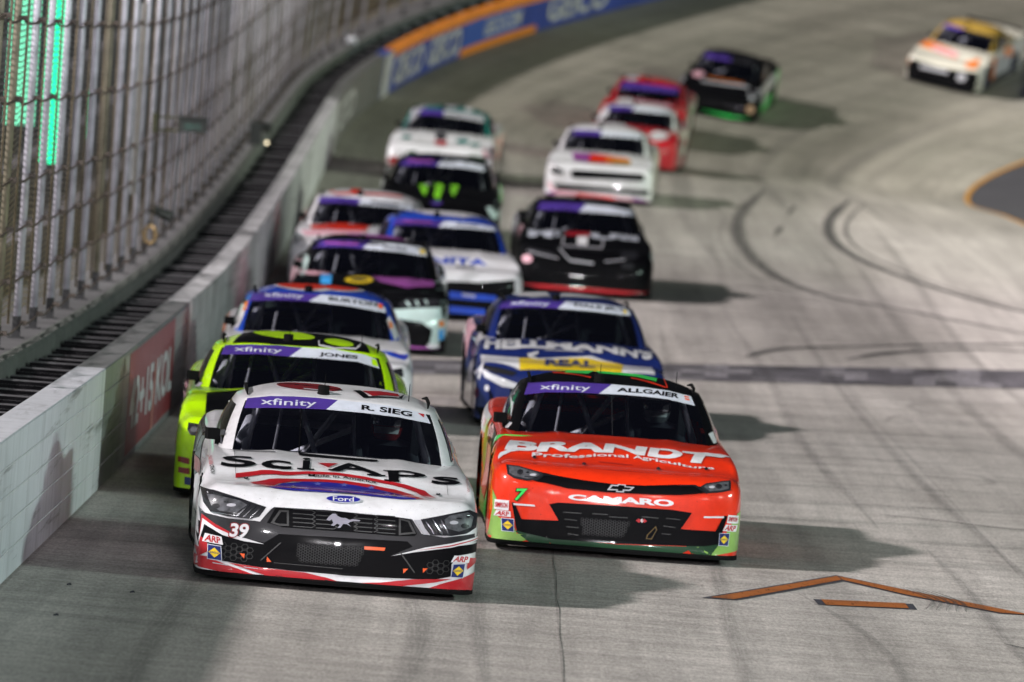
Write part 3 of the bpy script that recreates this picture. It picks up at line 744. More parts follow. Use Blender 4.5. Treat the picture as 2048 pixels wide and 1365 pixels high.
gpanel = pbr('sign_grey', (.22, .22, .22), rough=.5, var=.1)
on_wall('sign', wB, [('p', gpanel, 0, [(60.9, .05), (73.0, .05), (73.0, .985), (60.9, .985)]), ('p', redp, 1, [(61.7, .07), (70.2, .07), (70.2, .98), (61.7, .98)]),
   ('t', wht, 2, '42+15 KOL', [(62.0, .73), (69.9, .73), (69.9, .27), (62.0, .27)], .03), ('p', pbr('scrape', (.55, .2, .15), rough=.5), 3, [(66.0, .08), (66.25, .08), (66.5, .72), (66.3, .72)])])
on_wall('sign', wD, [('t', wht, 1, 'GTD', [(139, .80), (150, .80), (150, .22), (139, .22)], .02)])
bl = pbr('sign_blue', (.03, .05, .33), rough=.5); bl2 = pbr('sign_blue_light', (.04, .10, .42), rough=.5)
on_wall('sponsor_panel', wE, [('p', wht, 1, [(158.2, .0), (159.6, .0), (159.6, 1.012), (158.2, 1.012)]),
   ('p', orn, 1, [(159.6, .86), (176.2, .80), (176.2, 1.012), (159.6, 1.012)]), ('p', bl2, 1, [(168.4, .02), (173.2, .02), (173.2, .82), (168.4, .86)]), ('p', orn, 2, [(168.4, .005), (174.6, .005), (174.6, .20), (168.4, .20)]),
   ('t', wht, 3, 'GEICO', [(160.3, .80), (164.2, .80), (164.2, .12), (160.3, .12)], .03), ('t', wht, 3, 'GEICO', [(164.9, .80), (168.2, .80), (168.2, .12), (164.9, .12)], .03),
   ('t', wht, 3, 'GEICO.COM', [(170.3, .72), (173.3, .72), (173.3, .32), (170.3, .32)], .03), ('t', wht, 3, 'GEICO', [(175.3, .86), (179.4, .86), (179.4, .16), (175.3, .16)], .03)])
V = []; F = []
for i, s in enumerate(fr(159.6, 215, 1.5)):
    V += [surf(s, -.001, WH+.003), surf(s, -.239, WH+.003)]
    if i: F.append((2*i-2, 2*i, 2*i+1, 2*i-1))
link('top_stripe', mesh('top_stripe', V, F, orn), wE)

# ---- behind it: dark floor of the gap, foam blocks, the concrete ledge that carries the fence
grid('gap_floor', fr(20, 215, 3), [-.9, -.2], lambda s, u: surf(s, u, .05), pbr('gap_black', (.01, .01, .012), rough=.9), 'structure')
foam = pbr('foam_black', (.005, .005, .006), rough=.8, spec=.05); top_lit_m = pbr('foam_top_lit', (.10, .10, .11), rough=.8)
mb = MB(); mb.box((0, 0, 0), (.30, .26, .42)); 
bm = bmesh.new(); bmesh.ops.create_cube(bm, size=1); bmesh.ops.scale(bm, vec=(.60, .34, .76), verts=bm.verts); bmesh.ops.bevel(bm, geom=bm.edges[:], offset=.03, segments=2, affect='EDGES')
fme = bpy.data.meshes.new('foam_block'); bm.to_mesh(fme); bm.free(); fme.materials.append(foam); fme.materials.append(top_lit_m)
for p_ in fme.polygons: p_.material_index = 1 if p_.normal.z > .9 else 0  # lit tops and shaded sides of the blocks are put into the colour
k = 0; s = 44.0
while s < 182:
    o = bpy.data.objects.new('foam_block', fme); C.objects.link(o)
    p, r, b, n = frame(s, -.545, 0); M = Matrix((r, b, n)).transposed().to_4x4(); M.translation = p + n*(.50+random.uniform(-.02, .02)); o.matrix_world = M @ Matrix.Rotation(random.uniform(-.03, .03), 4, 'Z')
    tag(o, 'black foam block in the row filling the gap between barrier wall and concrete ledge', 'foam block', 'black foam blocks behind the wall'); s += 1.2
led = pbr('ledge_concrete', (.055, .054, .058), rough=.85, var=.35, vscale=1.5, bump=.3, bscale=12); led2 = pbr('ledge_edge', (.085, .092, .085), rough=.8, var=.3, vscale=3)
pr = [(-.85, -.2, 1), (-.85, .97, 1), (-.88, 1.0, 1), (-.98, 1.0, 0), (-1.9, 1.0, 0), (-1.9, -.2, 0)]
S = fr(18, 215, 1.5); V = []; F = []; I = []
for s in S:
    for (u, h, mi) in pr: V.append(surf(s, u, h))
for i in range(len(S)-1):
    for j in range(5): F.append((i*6+j, (i+1)*6+j, (i+1)*6+j+1, i*6+j+1)); I.append(1 if j < 3 else 0)
tag(link('concrete_ledge', mesh('concrete_ledge', V, F, [led, led2], I, False)), 'grey concrete ledge running behind the wall and carrying the catch fence', 'ledge')
# mesh of the catch fence
def mesh_mat():
    m = bpy.data.materials.new('fence_mesh'); m.use_nodes = True; nt = m.node_tree; b = nt.nodes['Principled BSDF']; L = nt.links.new
    uv = nt.nodes.new('ShaderNodeUVMap'); uv.uv_map = 'uv'; sp = nt.nodes.new('ShaderNodeSeparateXYZ'); L(uv.outputs[0], sp.inputs[0])
    def M(op, a, v=None, c=None):
        n = nt.nodes.new('ShaderNodeMath'); n.operation = op
        (L(a, n.inputs[0]) if not isinstance(a, (int, float)) else setattr(n.inputs[0], 'default_value', a))
        if v is not None: (L(v, n.inputs[1]) if not isinstance(v, (int, float)) else setattr(n.inputs[1], 'default_value', v))
        return n.outputs[0]
    wob = nt.nodes.new('ShaderNodeTexNoise'); wob.inputs['Scale'].default_value = .9; L(uv.outputs[0], wob.inputs['Vector'])
    hh = M('ADD', sp.outputs[0], M('MULTIPLY', wob.outputs[0], .18))
    a = M('LESS_THAN', M('FRACT', M('DIVIDE', hh, .055)), .26); c = M('LESS_THAN', M('FRACT', M('DIVIDE', sp.outputs[1], .09)), .34)
    al = M('MAXIMUM', a, c); al = M('MULTIPLY', al, .96)
    n = nt.nodes.new('ShaderNodeTexNoise'); n.inputs['Scale'].default_value = .7; n.inputs['Detail'].default_value = 6
    mp = nt.nodes.new('ShaderNodeMapping'); mp.inputs['Scale'].default_value = (.35, 1.2, 1); L(uv.outputs[0], mp.inputs[0]); L(mp.outputs[0], n.inputs['Vector'])
    f = M('ADD', M('MULTIPLY', M('SUBTRACT', 2.3, sp.outputs[0]), .45), M('MULTIPLY', M('SUBTRACT', n.outputs[0], .5), 2.2))
    r = nt.nodes.new('ShaderNodeValToRGB'); r.color_ramp.elements[0].position = .15; r.color_ramp.elements[1].position = .95
    r.color_ramp.elements[0].color = (.13, .12, .13, 1); r.color_ramp.elements[1].color = (.27, .20, .11, 1)     # galvanised wire, browner towards the foot
    L(f, r.inputs[0]); L(r.outputs[0], b.inputs['Base Color']); b.inputs['Roughness'].default_value = .6; b.inputs['Metallic'].default_value = .2
    L(al, b.inputs['Alpha']); return m
FU = -1.24
V = []; F = []; UV = []; S = fr(40, 214, 1.2); Hs = [1.17, 2.2, 3.2, 4.2, 5.4, 6.6]
for s in S:
    for h in Hs: V.append(surf(s, FU + .03*math.sin(s*1.7)*(h > 1.2), h)); UV.append((h-1.0, s))
n = len(Hs); F = [(i*n+j, (i+1)*n+j, (i+1)*n+j+1, i*n+j+1) for i in range(len(S)-1) for j in range(n-1)]
me = mesh('wire_mesh', V, F, mesh_mat()); uvl = me.uv_layers.new(name='uv')
for p in me.polygons:
    for li, vi in zip(p.loop_indices, p.vertices): uvl.data[li].uv = UV[vi]
fence = bpy.data.objects.new('catch_fence', None); C.objects.link(fence); fence.location = surf(90, FU, 1.0)
tag(fence, 'tall wire mesh catch fence with rusty steel cables strung along it above the ledge', 'fence'); bpy.context.view_layer.update()
def adopt(o, par):
    o.parent = par; o.matrix_parent_inverse = par.matrix_world.inverted()
adopt(link('wire_mesh', me), fence)
cab = pbr('cable_rust', (.075, .055, .045), rough=.6, var=.5, vscale=3)
posts = []; s = 60.4
while s < 205: posts.append(s); s += random.uniform(2.2, 2.6)
posts = [53.6, 56.0, 58.2] + posts
for hh in (.14, .59, 1.04, 1.47, 2.17, 2.87, 3.6, 4.3):
    pts = []; 
    for i in range(len(posts)-1):
        a, b2 = posts[i], posts[i+1]
        for q in range(4):
            t = q/4; pts.append(surf(a+(b2-a)*t, -1.045 - .03*math.sin(math.pi*t), 1.0+hh-.05*math.sin(math.pi*t)+random.uniform(-.008, .008)))
    mb = MB(); mb.tube(pts, .011, 6); 
    for s in posts:
        if s > 130: break
        p = surf(s, -1.04, 1.0+hh); mb.box(p, (.03, .035, .022)); 
    o = mb.build('cable', cab); adopt(o, fence)
steel = pbr('post_galvanised', (.46, .455, .52), rough=.45, metal=.25, var=.35, vscale=5, bump=.1, bscale=8); rustp = pbr('post_rusty', (.15, .12, .08), rough=.6, metal=.1, var=.55, vscale=4); oldp = pbr('post_dull', (.20, .18, .13), rough=.6, metal=.1, var=.45, vscale=4)
boot = pbr('post_boot', (.012, .012, .014), rough=.8)
def post(s, main, lab):
    root = bpy.data.objects.new('fence_post', None); C.objects.link(root); p, r, b, n = frame(s, -1.1, 0); M = Matrix((r, b, n)).transposed().to_4x4(); M.translation = p+n*1.0; root.matrix_world = M
    tag(root, lab, 'fence post', 'posts of the catch fence')
    mb = MB(); mb.tube([(0, 0, .18), (0, 0, 5.4)], .034, 10); mb.build('pipe', main, root, True)
    mb = MB(); mb.tube([(.085, .12, .22), (.085, .12, 5.4)], .011, 8); mb.build('brace_pipe', rustp, root, True)
    mb = MB(); mb.box((0, 0, .10), (.036, .036, .10)); mb.box((0, 0, .006), (.07, .07, .006)); mb.build('boot', boot, root)
    return root
for i, s in enumerate(posts):
    near = ['dull grey-brown fence post standing nearest the left edge of the picture', 'rust-brown fence post, second from the left edge', 'dark fence post, third from the left edge', 'olive-brown post, fourth from the left edge'][i] if i < 4 else ('bright galvanised fence post standing in the left of the picture, above the black foam blocks' if s < 84 else 'pale blurred fence post far along the fence, beyond the black box bracket' if s < 140 else 'pale blurred fence post where the fence bends into the turn')
    post(s, oldp if i < 4 or i in (9,) else steel, near)
# things on the fence
def local_box(name, s, u, h, parts, label, cat):
    root = bpy.data.objects.new(name, None); C.objects.link(root); p, r, b, n = frame(s, u, 0); M = Matrix((r, b, n)).transposed().to_4x4(); M.translation = p+n*h; root.matrix_world = M; tag(root, label, cat)
    for (nm, fn, mat) in parts:
        mb = MB(); fn(mb); mb.build(nm, mat, root)
    return root
blk_ = pbr('box_black', (.008, .012, .010), rough=.5); dgl = pbr('lens_green', (.02, .05, .04), rough=.2)
local_box('camera_box', 85, -1.06, 2.62, [('housing', lambda m: (m.box((.46, 0, 0), (.17, .13, .085)), m.box((.46, 0, .095), (.19, .16, .008))), blk_), ('window', lambda m: m.box((.46, -.133, -.01), (.10, .004, .04)), dgl),
   ('bracket', lambda m: (m.tube([(-.02, 0, .08), (.30, 0, .08)], .014, 6), m.tube([(-.02, 0, -.08), (.30, 0, -.08)], .014, 6), m.box((.0, 0, 0), (.03, .03, .12))), pbr('bracket_olive', (.05, .05, .02), rough=.6))], 'black camera box held out from the fence on a two-bar bracket', 'camera box')
local_box('horn_speaker', 85.5, -1.0, 1.52, [('barrel', lambda m: m.tube([(-.10, 0, .05), (.10, -.02, -.02), (.20, -.02, -.05)], [.05, .065, .075], 12), blk_), ('clamp', lambda m: (m.box((-.11, 0, .0), (.02, .03, .12)), m.tube([(-.1, 0, .1), (-.13, 0, .26)], .012, 6)), cab)], 'dark blue-black cylinder clamped to the fence above the ledge', 'speaker')
local_box('trackside_light', 117.5, -.92, 1.02, [('case', lambda m: (m.box((0, 0, .20), (.10, .10, .19)), m.tube([(.05, 0, .33), (.26, 0, .30)], [.07, .09], 10)), blk_), ('lamp', lambda m: m.tube([(.20, -.12, .06), (.20, -.16, .06)], [.024, .024], 10), pbr('lamp_warm', (1, .9, .7), emit=(1, .85, .55), estr=1.6))], 'black light case with a small warm lamp on the ledge edge', 'light')
local_box('junction_box', 80.3, -1.14, 1.0, [('post', lambda m: m.box((0, 0, 1.6), (.016, .03, 1.6)), blk_), ('door', lambda m: m.box((.085, .01, 2.0), (.062, .02, 1.1)), pbr('door_grey', (.20, .20, .21), rough=.6, var=.2))], 'tall narrow grey panel beside a black upright on the fence', 'fence panel')
local_box('coiled_hose', 84.2, -1.02, 1.0, [('coil', lambda m: m.tube([(.07*math.cos(a*.7)+.03, .05*math.sin(a*1.1), .30+.11*math.sin(a*.7)) for a in range(26)], .02, 6), pbr('hose_tan', (.24, .16, .07), rough=.6)), ('hook', lambda m: m.box((0, .05, .42), (.02, .03, .05)), boot)], 'tan coiled cable hanging low on the fence by the ledge', 'cable coil')
local_box('white_bag', 159.5, -1.0, 1.02, [('bag', lambda m: m.tube([(-.14, 0, .0), (-.08, 0, .07), (.08, 0, .08), (.15, 0, .01)], [.03, .08, .08, .02], 10), pbr('bag_white', (.55, .55, .6), rough=.6, bump=.6, bscale=20))], 'small white bag lying on the ledge in the distance', 'bag')
# green lit boards seen through the mesh
gm = pbr('led_green', (.0, .2, .1), rough=.4, emit=(.0, 1.0, .42), estr=1.3); gm2 = pbr('led_pale', (.1, .3, .2), rough=.4, emit=(.14, .8, .45), estr=.75)
def green(s, u, h0, h1, w_, mat, lab):
    local_box('green_board', s, u, h0, [('case', lambda m: m.box((0, .06, (h1-h0)/2), (w_*1.1, .05, (h1-h0)/2+.04)), boot), ('lit_face', lambda m: m.box((0, 0, (h1-h0)/2), (w_, .008, (h1-h0)/2)), mat)], lab, 'lit board')
green(76, -2.09, 2.7, 4.25, .17, gm2, 'pale green lit board behind the fence, furthest left'); green(80, -1.98, 2.2, 4.1, .13, gm, 'bright green lit board behind the fence, tallest of the green lights'); green(86, -1.9, 2.35, 2.95, .03, gm, 'short thin green light behind the fence, right of the tall green board')
# grandstand behind
st = pbr('stand_concrete', (.055, .052, .062), rough=.9, var=.4, vscale=.5); V = []; F = []; S = fr(30, 215, 3); prf = [(-2.3, 0)]
for i in range(14): prf += [(-2.3-i*.85, 1.3+i*.42 if i else 1.3), (-2.3-(i+1)*.85, 1.3+i*.42)]
n = len(prf)
for s in S:
    for (u, h) in prf: V.append(surf(s, u, h))
F = [(i*n+j, (i+1)*n+j, (i+1)*n+j+1, i*n+j+1) for i in range(len(S)-1) for j in range(n-1)]
tag(link('grandstand', mesh('grandstand', V, F, st, None, False)), 'dark stepped grandstand rising behind the catch fence', 'grandstand')
# graphics of every car, in metres on the car: front panels in (x, z), top panels in (x, distance behind the nose), sides in (distance, z)
LIVERY = {
 '39': {"left":["left",[["p","grey",1,[[3.1,0.87],[4.9,0.93],[4.9,0.55],[3.6,0.5],[3.1,0.6]]],
  ["p","dark",2,[[3.4,0.86],[4.6,0.9],[4.2,0.72],[3.5,0.7]]],
  ["p","darkred",3,[[2.9,0.66],[4.6,0.72],[4.6,0.62],[2.9,0.56]]],
  ["p","grey",1,[[1.4,0.12],[3.3,0.12],[3.3,0.3],[1.4,0.3]]]]],"banner":["front",[["p","purple",1,[[-0.661,1.186],[-0.498,1.216],[-0.333,1.229],[-0.167,1.233],[-0.006,1.23],[-0.091,1.161],[-0.331,1.151],[-0.508,1.138],[-0.682,1.119]]],
  ["p","banner_white",1,[[-0.006,1.23],[0.18,1.227],[0.374,1.217],[0.531,1.198],[0.639,1.175],[0.677,1.115],[0.438,1.146],[0.181,1.158],[-0.091,1.161]]],
  ["t","banner_white",2,"xfinity",[[-0.561,1.199],[-0.16,1.215]],[[-0.566,1.142],[-0.166,1.164]],0.008],
  ["t","black",2,"R. SIEG",[[0.167,1.21],[0.354,1.204],[0.541,1.185]],[[0.165,1.177],[0.35,1.169],[0.535,1.152]],0.035],
  ["p","red",2,[[0.58,1.18],[0.629,1.174],[0.625,1.152]]],
  ["p","black",2,[[-0.279,1.153],[-0.285,0.86],[-0.274,0.86],[-0.268,1.154]]],
  ["p","black",2,[[-0.278,0.866],[0.283,0.862],[0.278,0.854],[-0.283,0.855]]]]],"hood":["top",[["t","black",3,"S",[[-0.824,1.202],[-0.615,1.194]],[[-0.849,0.86],[-0.586,0.869]],0.02],
  ["t","black",3,"c",[[-0.554,1.034],[-0.342,1.05]],[[-0.557,0.827],[-0.343,0.846]],0.02],
  ["t","black",3,"i",[[-0.258,1.227],[-0.201,1.232]],[[-0.268,0.867],[-0.212,0.87]],0.02],
  ["t","black",3,"A",[[0.03,1.143],[0.112,1.153]],[[-0.075,0.882],[0.313,0.872]],0.02],
  ["t","black",3,"p",[[0.341,1.014],[0.629,1.071]],[[0.35,0.769],[0.589,0.838]],0.02],
  ["t","black",3,"s",[[0.668,1.01],[0.854,1.084]],[[0.651,0.826],[0.866,0.873]],0.02],
  ["p","black",3,[[-0.303,0.891],[-0.181,0.893],[-0.181,0.872],[-0.303,0.864]]],
  ["p","black",3,[[-0.081,0.914],[0.026,0.927],[0.025,0.898],[-0.081,0.884]]],
  ["p","black",3,[[0.194,0.879],[0.326,0.887],[0.325,0.861],[0.194,0.854]]],
  ["p","black",3,[[0.314,1.023],[0.373,1.025],[0.372,0.998],[0.313,0.996]]],
  ["p","black",3,[[0.316,0.814],[0.424,0.8],[0.424,0.771],[0.316,0.783]]],
  ["p","red",3,[[-0.156,1.07],[-0.005,1.104],[-0.08,0.964]]],
  ["p","red",2,[[-0.737,0.748],[-0.554,0.817],[-0.405,0.799],[-0.231,0.845],[-0.019,0.858],[0.169,0.83],[0.356,0.783],[0.517,0.71],[0.604,0.671],[0.674,0.449],[0.631,0.366],[0.539,0.594],[0.355,0.726],[0.169,0.784],[-0.019,0.815],[-0.231,0.797],[-0.405,0.733],[-0.566,0.73],[-0.737,0.636]]],
  ["p","red",2,[[-0.635,0.507],[-0.505,0.619],[-0.33,0.683],[-0.144,0.716],[0.043,0.721],[0.23,0.685],[0.39,0.605],[0.511,0.483],[0.587,0.273],[0.526,0.239],[0.387,0.492],[0.228,0.597],[0.043,0.656],[-0.144,0.658],[-0.331,0.618],[-0.432,0.505],[-0.51,0.28],[-0.594,0.383]]],
  ["p","flag_blue",2,[[-0.508,0.243],[-0.406,0.53],[-0.256,0.631],[-0.082,0.657],[0.105,0.64],[0.29,0.573],[0.434,0.417],[0.526,0.233],[0.402,0.212],[0.218,0.228],[0.033,0.252],[-0.153,0.231],[-0.338,0.214],[-0.449,0.229]]],
  ["t","black",3,"Made in America",[[-0.223,0.795],[0.019,0.804],[0.258,0.764]],[[-0.223,0.753],[0.019,0.76],[0.258,0.719]],0.02],
  ["p","grey",2,[[-0.746,1.483],[-0.739,0.747],[-0.736,0.748],[-0.742,1.485]]],
  ["p","grey",2,[[0.763,0.84],[0.765,0.618],[0.768,0.622],[0.766,0.842]]],
  ["p","grey",2,[[-0.768,1.52],[-0.451,1.375],[-0.45,1.402],[-0.768,1.554]]],
  ["p","star",3,[[-0.157,0.651],[-0.15,0.614],[-0.129,0.618],[-0.145,0.587],[-0.14,0.54],[-0.158,0.563],[-0.176,0.526],[-0.169,0.58],[-0.185,0.603],[-0.164,0.61]]],
  ["p","star",3,[[-0.24,0.464],[-0.235,0.379],[-0.213,0.39],[-0.232,0.3],[-0.228,0.23],[-0.245,0.243],[-0.263,0.222],[-0.256,0.273],[-0.271,0.345],[-0.249,0.368]]],
  ["p","star",3,[[-0.041,0.483],[-0.036,0.407],[-0.015,0.417],[-0.033,0.338],[-0.03,0.247],[-0.047,0.268],[-0.065,0.238],[-0.058,0.317],[-0.072,0.377],[-0.051,0.397]]],
  ["p","star",3,[[0.03,0.673],[0.037,0.64],[0.058,0.644],[0.041,0.613],[0.046,0.572],[0.029,0.592],[0.011,0.559],[0.017,0.606],[0.001,0.627],[0.022,0.635]]],
  ["p","star",3,[[0.152,0.516],[0.157,0.452],[0.179,0.461],[0.16,0.392],[0.162,0.275],[0.147,0.336],[0.126,0.25],[0.136,0.374],[0.121,0.425],[0.143,0.443]]],
  ["p","star",3,[[0.223,0.667],[0.23,0.632],[0.251,0.637],[0.234,0.605],[0.239,0.562],[0.222,0.583],[0.203,0.548],[0.21,0.597],[0.194,0.618],[0.215,0.627]]],
  ["p","star",3,[[0.332,0.516],[0.337,0.451],[0.358,0.458],[0.34,0.39],[0.341,0.266],[0.326,0.331],[0.305,0.242],[0.315,0.371],[0.301,0.424],[0.322,0.442]]],
  ["p","star",3,[[-0.332,0.512],[-0.326,0.446],[-0.305,0.455],[-0.323,0.383],[-0.32,0.256],[-0.336,0.323],[-0.355,0.24],[-0.347,0.365],[-0.362,0.418],[-0.341,0.436]]],
  ["p","dark",4,[[-0.647,0.636],[-0.648,0.625],[-0.65,0.614],[-0.654,0.605],[-0.658,0.599],[-0.663,0.596],[-0.668,0.597],[-0.672,0.601],[-0.676,0.609],[-0.678,0.619],[-0.679,0.63],[-0.678,0.643],[-0.676,0.652],[-0.672,0.66],[-0.668,0.665],[-0.663,0.667],[-0.658,0.667],[-0.653,0.663],[-0.65,0.656],[-0.648,0.648]]],
  ["p","silver",5,[[-0.657,0.65],[-0.657,0.646],[-0.658,0.641],[-0.659,0.637],[-0.661,0.635],[-0.663,0.634],[-0.665,0.634],[-0.667,0.636],[-0.668,0.639],[-0.669,0.644],[-0.669,0.648],[-0.669,0.653],[-0.668,0.657],[-0.666,0.66],[-0.665,0.662],[-0.663,0.663],[-0.661,0.662],[-0.659,0.661],[-0.658,0.658],[-0.657,0.654]]],
  ["p","dark",4,[[-0.318,0.382],[-0.32,0.355],[-0.323,0.326],[-0.327,0.298],[-0.332,0.276],[-0.337,0.264],[-0.342,0.264],[-0.346,0.277],[-0.349,0.3],[-0.351,0.328],[-0.351,0.357],[-0.35,0.384],[-0.347,0.408],[-0.343,0.427],[-0.338,0.44],[-0.333,0.447],[-0.328,0.447],[-0.324,0.44],[-0.321,0.426],[-0.319,0.407]]],
  ["p","silver",5,[[-0.328,0.41],[-0.328,0.399],[-0.329,0.389],[-0.331,0.38],[-0.333,0.373],[-0.335,0.37],[-0.337,0.37],[-0.338,0.374],[-0.34,0.381],[-0.34,0.391],[-0.34,0.401],[-0.34,0.411],[-0.339,0.421],[-0.337,0.429],[-0.335,0.434],[-0.333,0.437],[-0.331,0.437],[-0.33,0.433],[-0.329,0.428],[-0.328,0.419]]],
  ["p","dark",4,[[0.392,0.355],[0.39,0.324],[0.387,0.29],[0.382,0.257],[0.377,0.243],[0.372,0.241],[0.367,0.241],[0.363,0.243],[0.36,0.259],[0.359,0.292],[0.359,0.325],[0.361,0.356],[0.364,0.382],[0.368,0.402],[0.373,0.416],[0.379,0.422],[0.384,0.422],[0.388,0.415],[0.391,0.401],[0.392,0.381]]],
  ["p","silver",5,[[0.383,0.384],[0.383,0.373],[0.381,0.361],[0.38,0.352],[0.378,0.344],[0.376,0.341],[0.374,0.341],[0.372,0.345],[0.371,0.353],[0.371,0.363],[0.371,0.374],[0.371,0.385],[0.373,0.396],[0.374,0.403],[0.376,0.409],[0.378,0.412],[0.38,0.412],[0.382,0.408],[0.383,0.402],[0.383,0.394]]],
  ["p","dark",4,[[0.713,0.614],[0.711,0.602],[0.709,0.59],[0.705,0.578],[0.7,0.568],[0.695,0.563],[0.69,0.562],[0.685,0.566],[0.682,0.575],[0.68,0.587],[0.68,0.598],[0.681,0.61],[0.683,0.622],[0.687,0.632],[0.692,0.64],[0.697,0.644],[0.702,0.645],[0.707,0.642],[0.71,0.635],[0.712,0.626]]],
  ["p","silver",5,[[0.703,0.626],[0.702,0.62],[0.701,0.615],[0.7,0.611],[0.698,0.608],[0.696,0.606],[0.694,0.606],[0.692,0.607],[0.691,0.61],[0.69,0.615],[0.69,0.62],[0.691,0.625],[0.692,0.63],[0.693,0.634],[0.695,0.637],[0.697,0.639],[0.699,0.639],[0.701,0.638],[0.702,0.635],[0.703,0.631]]],
  ["t","red",3,"PERFORMANCE",[[-0.922,0.922],[-0.928,1.457]],[[-0.893,0.904],[-0.904,1.275]],0.0],
  ["t","black",3,"FORD",[[-0.911,0.725],[-0.921,0.897]],[[-0.881,0.729],[-0.891,0.889]],0.02],
  ["p","yellow",3,[[-0.93,3.066],[-0.93,1.236],[-0.93,0.642],[-0.93,0.759]]],
  ["t","darkred",3,"TECHNIQUE",[[0.925,0.765],[0.918,1.15]],[[0.907,0.732],[0.897,1.042]],0.0]]],"bumper":["front",[["p","grey",1,[[-0.958,0.374],[-0.98,0.508],[-0.938,0.476],[-0.778,0.456],[-0.606,0.453],[-0.546,0.467],[-0.485,0.542],[-0.465,0.558],[-0.087,0.566],[0.406,0.556],[0.502,0.549],[0.574,0.455],[0.736,0.441],[0.979,0.481],[0.976,0.423],[0.606,0.362],[0.377,0.284],[0.054,0.32],[-0.317,0.358],[-0.483,0.289],[-0.743,0.321],[-0.987,0.374]]],
  ["p","black",2,[[-0.96,0.241],[-0.975,0.416],[-0.806,0.343],[-0.658,0.329],[-0.515,0.308],[-0.417,0.378],[0.049,0.387],[0.479,0.395],[0.519,0.362],[0.388,0.297],[0.643,0.358],[0.973,0.409],[0.972,0.346],[0.845,0.322],[0.8,0.258],[0.801,0.172],[0.685,0.144],[0.439,0.135],[0.07,0.125],[-0.053,0.128],[-0.299,0.13],[-0.544,0.137],[-0.692,0.148],[-0.809,0.159],[-0.888,0.183],[-0.897,0.262],[-0.985,0.335]]],
  ["p","red",3,[[-0.96,0.166],[-0.955,0.315],[-0.913,0.284],[-0.893,0.25],[-0.891,0.216],[-0.986,0.239]]],
  ["p","red",3,[[-0.988,0.177],[-0.89,0.177],[-0.79,0.141],[-0.665,0.108],[-0.555,0.076],[-0.627,0.076],[-0.782,0.08],[-0.978,0.099]]],
  ["p","red",3,[[-0.753,0.149],[-0.471,0.133],[-0.225,0.126],[-0.051,0.098],[0.039,0.075],[0.117,0.075],[-0.148,0.076],[-0.245,0.076],[-0.466,0.076]]],
  ["p","red",3,[[0.098,0.075],[0.318,0.096],[0.537,0.136],[0.809,0.156],[0.687,0.122],[0.447,0.079],[0.326,0.075]]],
  ["p","red",3,[[0.639,0.076],[0.761,0.126],[0.859,0.158],[0.972,0.205],[0.962,0.079],[0.82,0.076]]],
  ["p","red",3,[[0.91,0.311],[0.977,0.301],[0.971,0.269],[0.911,0.225]]],
  ["p","red",3,[[-0.958,0.327],[-0.955,0.465],[-0.86,0.407],[-0.758,0.363],[-0.763,0.348],[-0.858,0.383],[-0.947,0.435],[-0.958,0.301]]],
  ["p","white",3,[[-0.961,0.29],[-0.947,0.435],[-0.858,0.383],[-0.757,0.348],[-0.633,0.325],[-0.515,0.299],[-0.656,0.307],[-0.805,0.336],[-0.932,0.397],[-0.96,0.26]]],
  ["p","white",3,[[0.371,0.286],[0.606,0.362],[0.789,0.403],[0.972,0.456],[0.974,0.43],[0.791,0.374],[0.546,0.327]]],
  ["p","red",4,[[0.546,0.337],[0.79,0.391],[0.972,0.445],[0.972,0.438],[0.79,0.382]]],
  ["p","headlamp",4,[[-0.973,0.63],[-0.889,0.631],[-0.703,0.595],[-0.518,0.552],[-0.562,0.484],[-0.626,0.462],[-0.779,0.468],[-0.896,0.485],[-0.949,0.546]]],
  ["p","lamp_inner",5,[[-0.929,0.599],[-0.826,0.604],[-0.708,0.583],[-0.651,0.555],[-0.726,0.497],[-0.836,0.499],[-0.896,0.531]]],
  ["p","chrome",7,[[-0.859,0.569],[-0.859,0.567],[-0.861,0.564],[-0.863,0.563],[-0.866,0.561],[-0.869,0.561],[-0.873,0.561],[-0.876,0.561],[-0.878,0.562],[-0.88,0.564],[-0.881,0.566],[-0.88,0.569],[-0.879,0.571],[-0.877,0.573],[-0.874,0.574],[-0.87,0.575],[-0.867,0.575],[-0.864,0.574],[-0.861,0.573],[-0.86,0.571]]],
  ["p","chrome",7,[[-0.782,0.565],[-0.782,0.563],[-0.785,0.561],[-0.788,0.559],[-0.793,0.558],[-0.798,0.557],[-0.803,0.557],[-0.808,0.557],[-0.812,0.558],[-0.815,0.56],[-0.816,0.561],[-0.815,0.563],[-0.813,0.565],[-0.809,0.567],[-0.804,0.568],[-0.799,0.569],[-0.794,0.569],[-0.789,0.569],[-0.785,0.568],[-0.783,0.567]]],
  ["p","silver",6,[[-0.729,0.548],[-0.73,0.545],[-0.735,0.541],[-0.741,0.538],[-0.75,0.536],[-0.76,0.534],[-0.77,0.534],[-0.778,0.535],[-0.786,0.536],[-0.79,0.539],[-0.792,0.542],[-0.791,0.546],[-0.787,0.549],[-0.78,0.552],[-0.771,0.554],[-0.761,0.556],[-0.752,0.556],[-0.743,0.556],[-0.735,0.554],[-0.731,0.551]]],
  ["p","headlamp",6,[[-0.837,0.532],[-0.837,0.526],[-0.841,0.521],[-0.846,0.517],[-0.854,0.514],[-0.862,0.512],[-0.87,0.512],[-0.878,0.513],[-0.884,0.516],[-0.888,0.521],[-0.89,0.526],[-0.889,0.531],[-0.885,0.536],[-0.88,0.54],[-0.873,0.544],[-0.864,0.545],[-0.856,0.546],[-0.849,0.544],[-0.842,0.541],[-0.838,0.537]]],
  ["p","chrome",6,[[-0.89,0.611],[-0.702,0.588],[-0.702,0.58],[-0.887,0.601]]],
  ["p","chrome",6,[[-0.637,0.569],[-0.716,0.482],[-0.709,0.476],[-0.63,0.563]]],
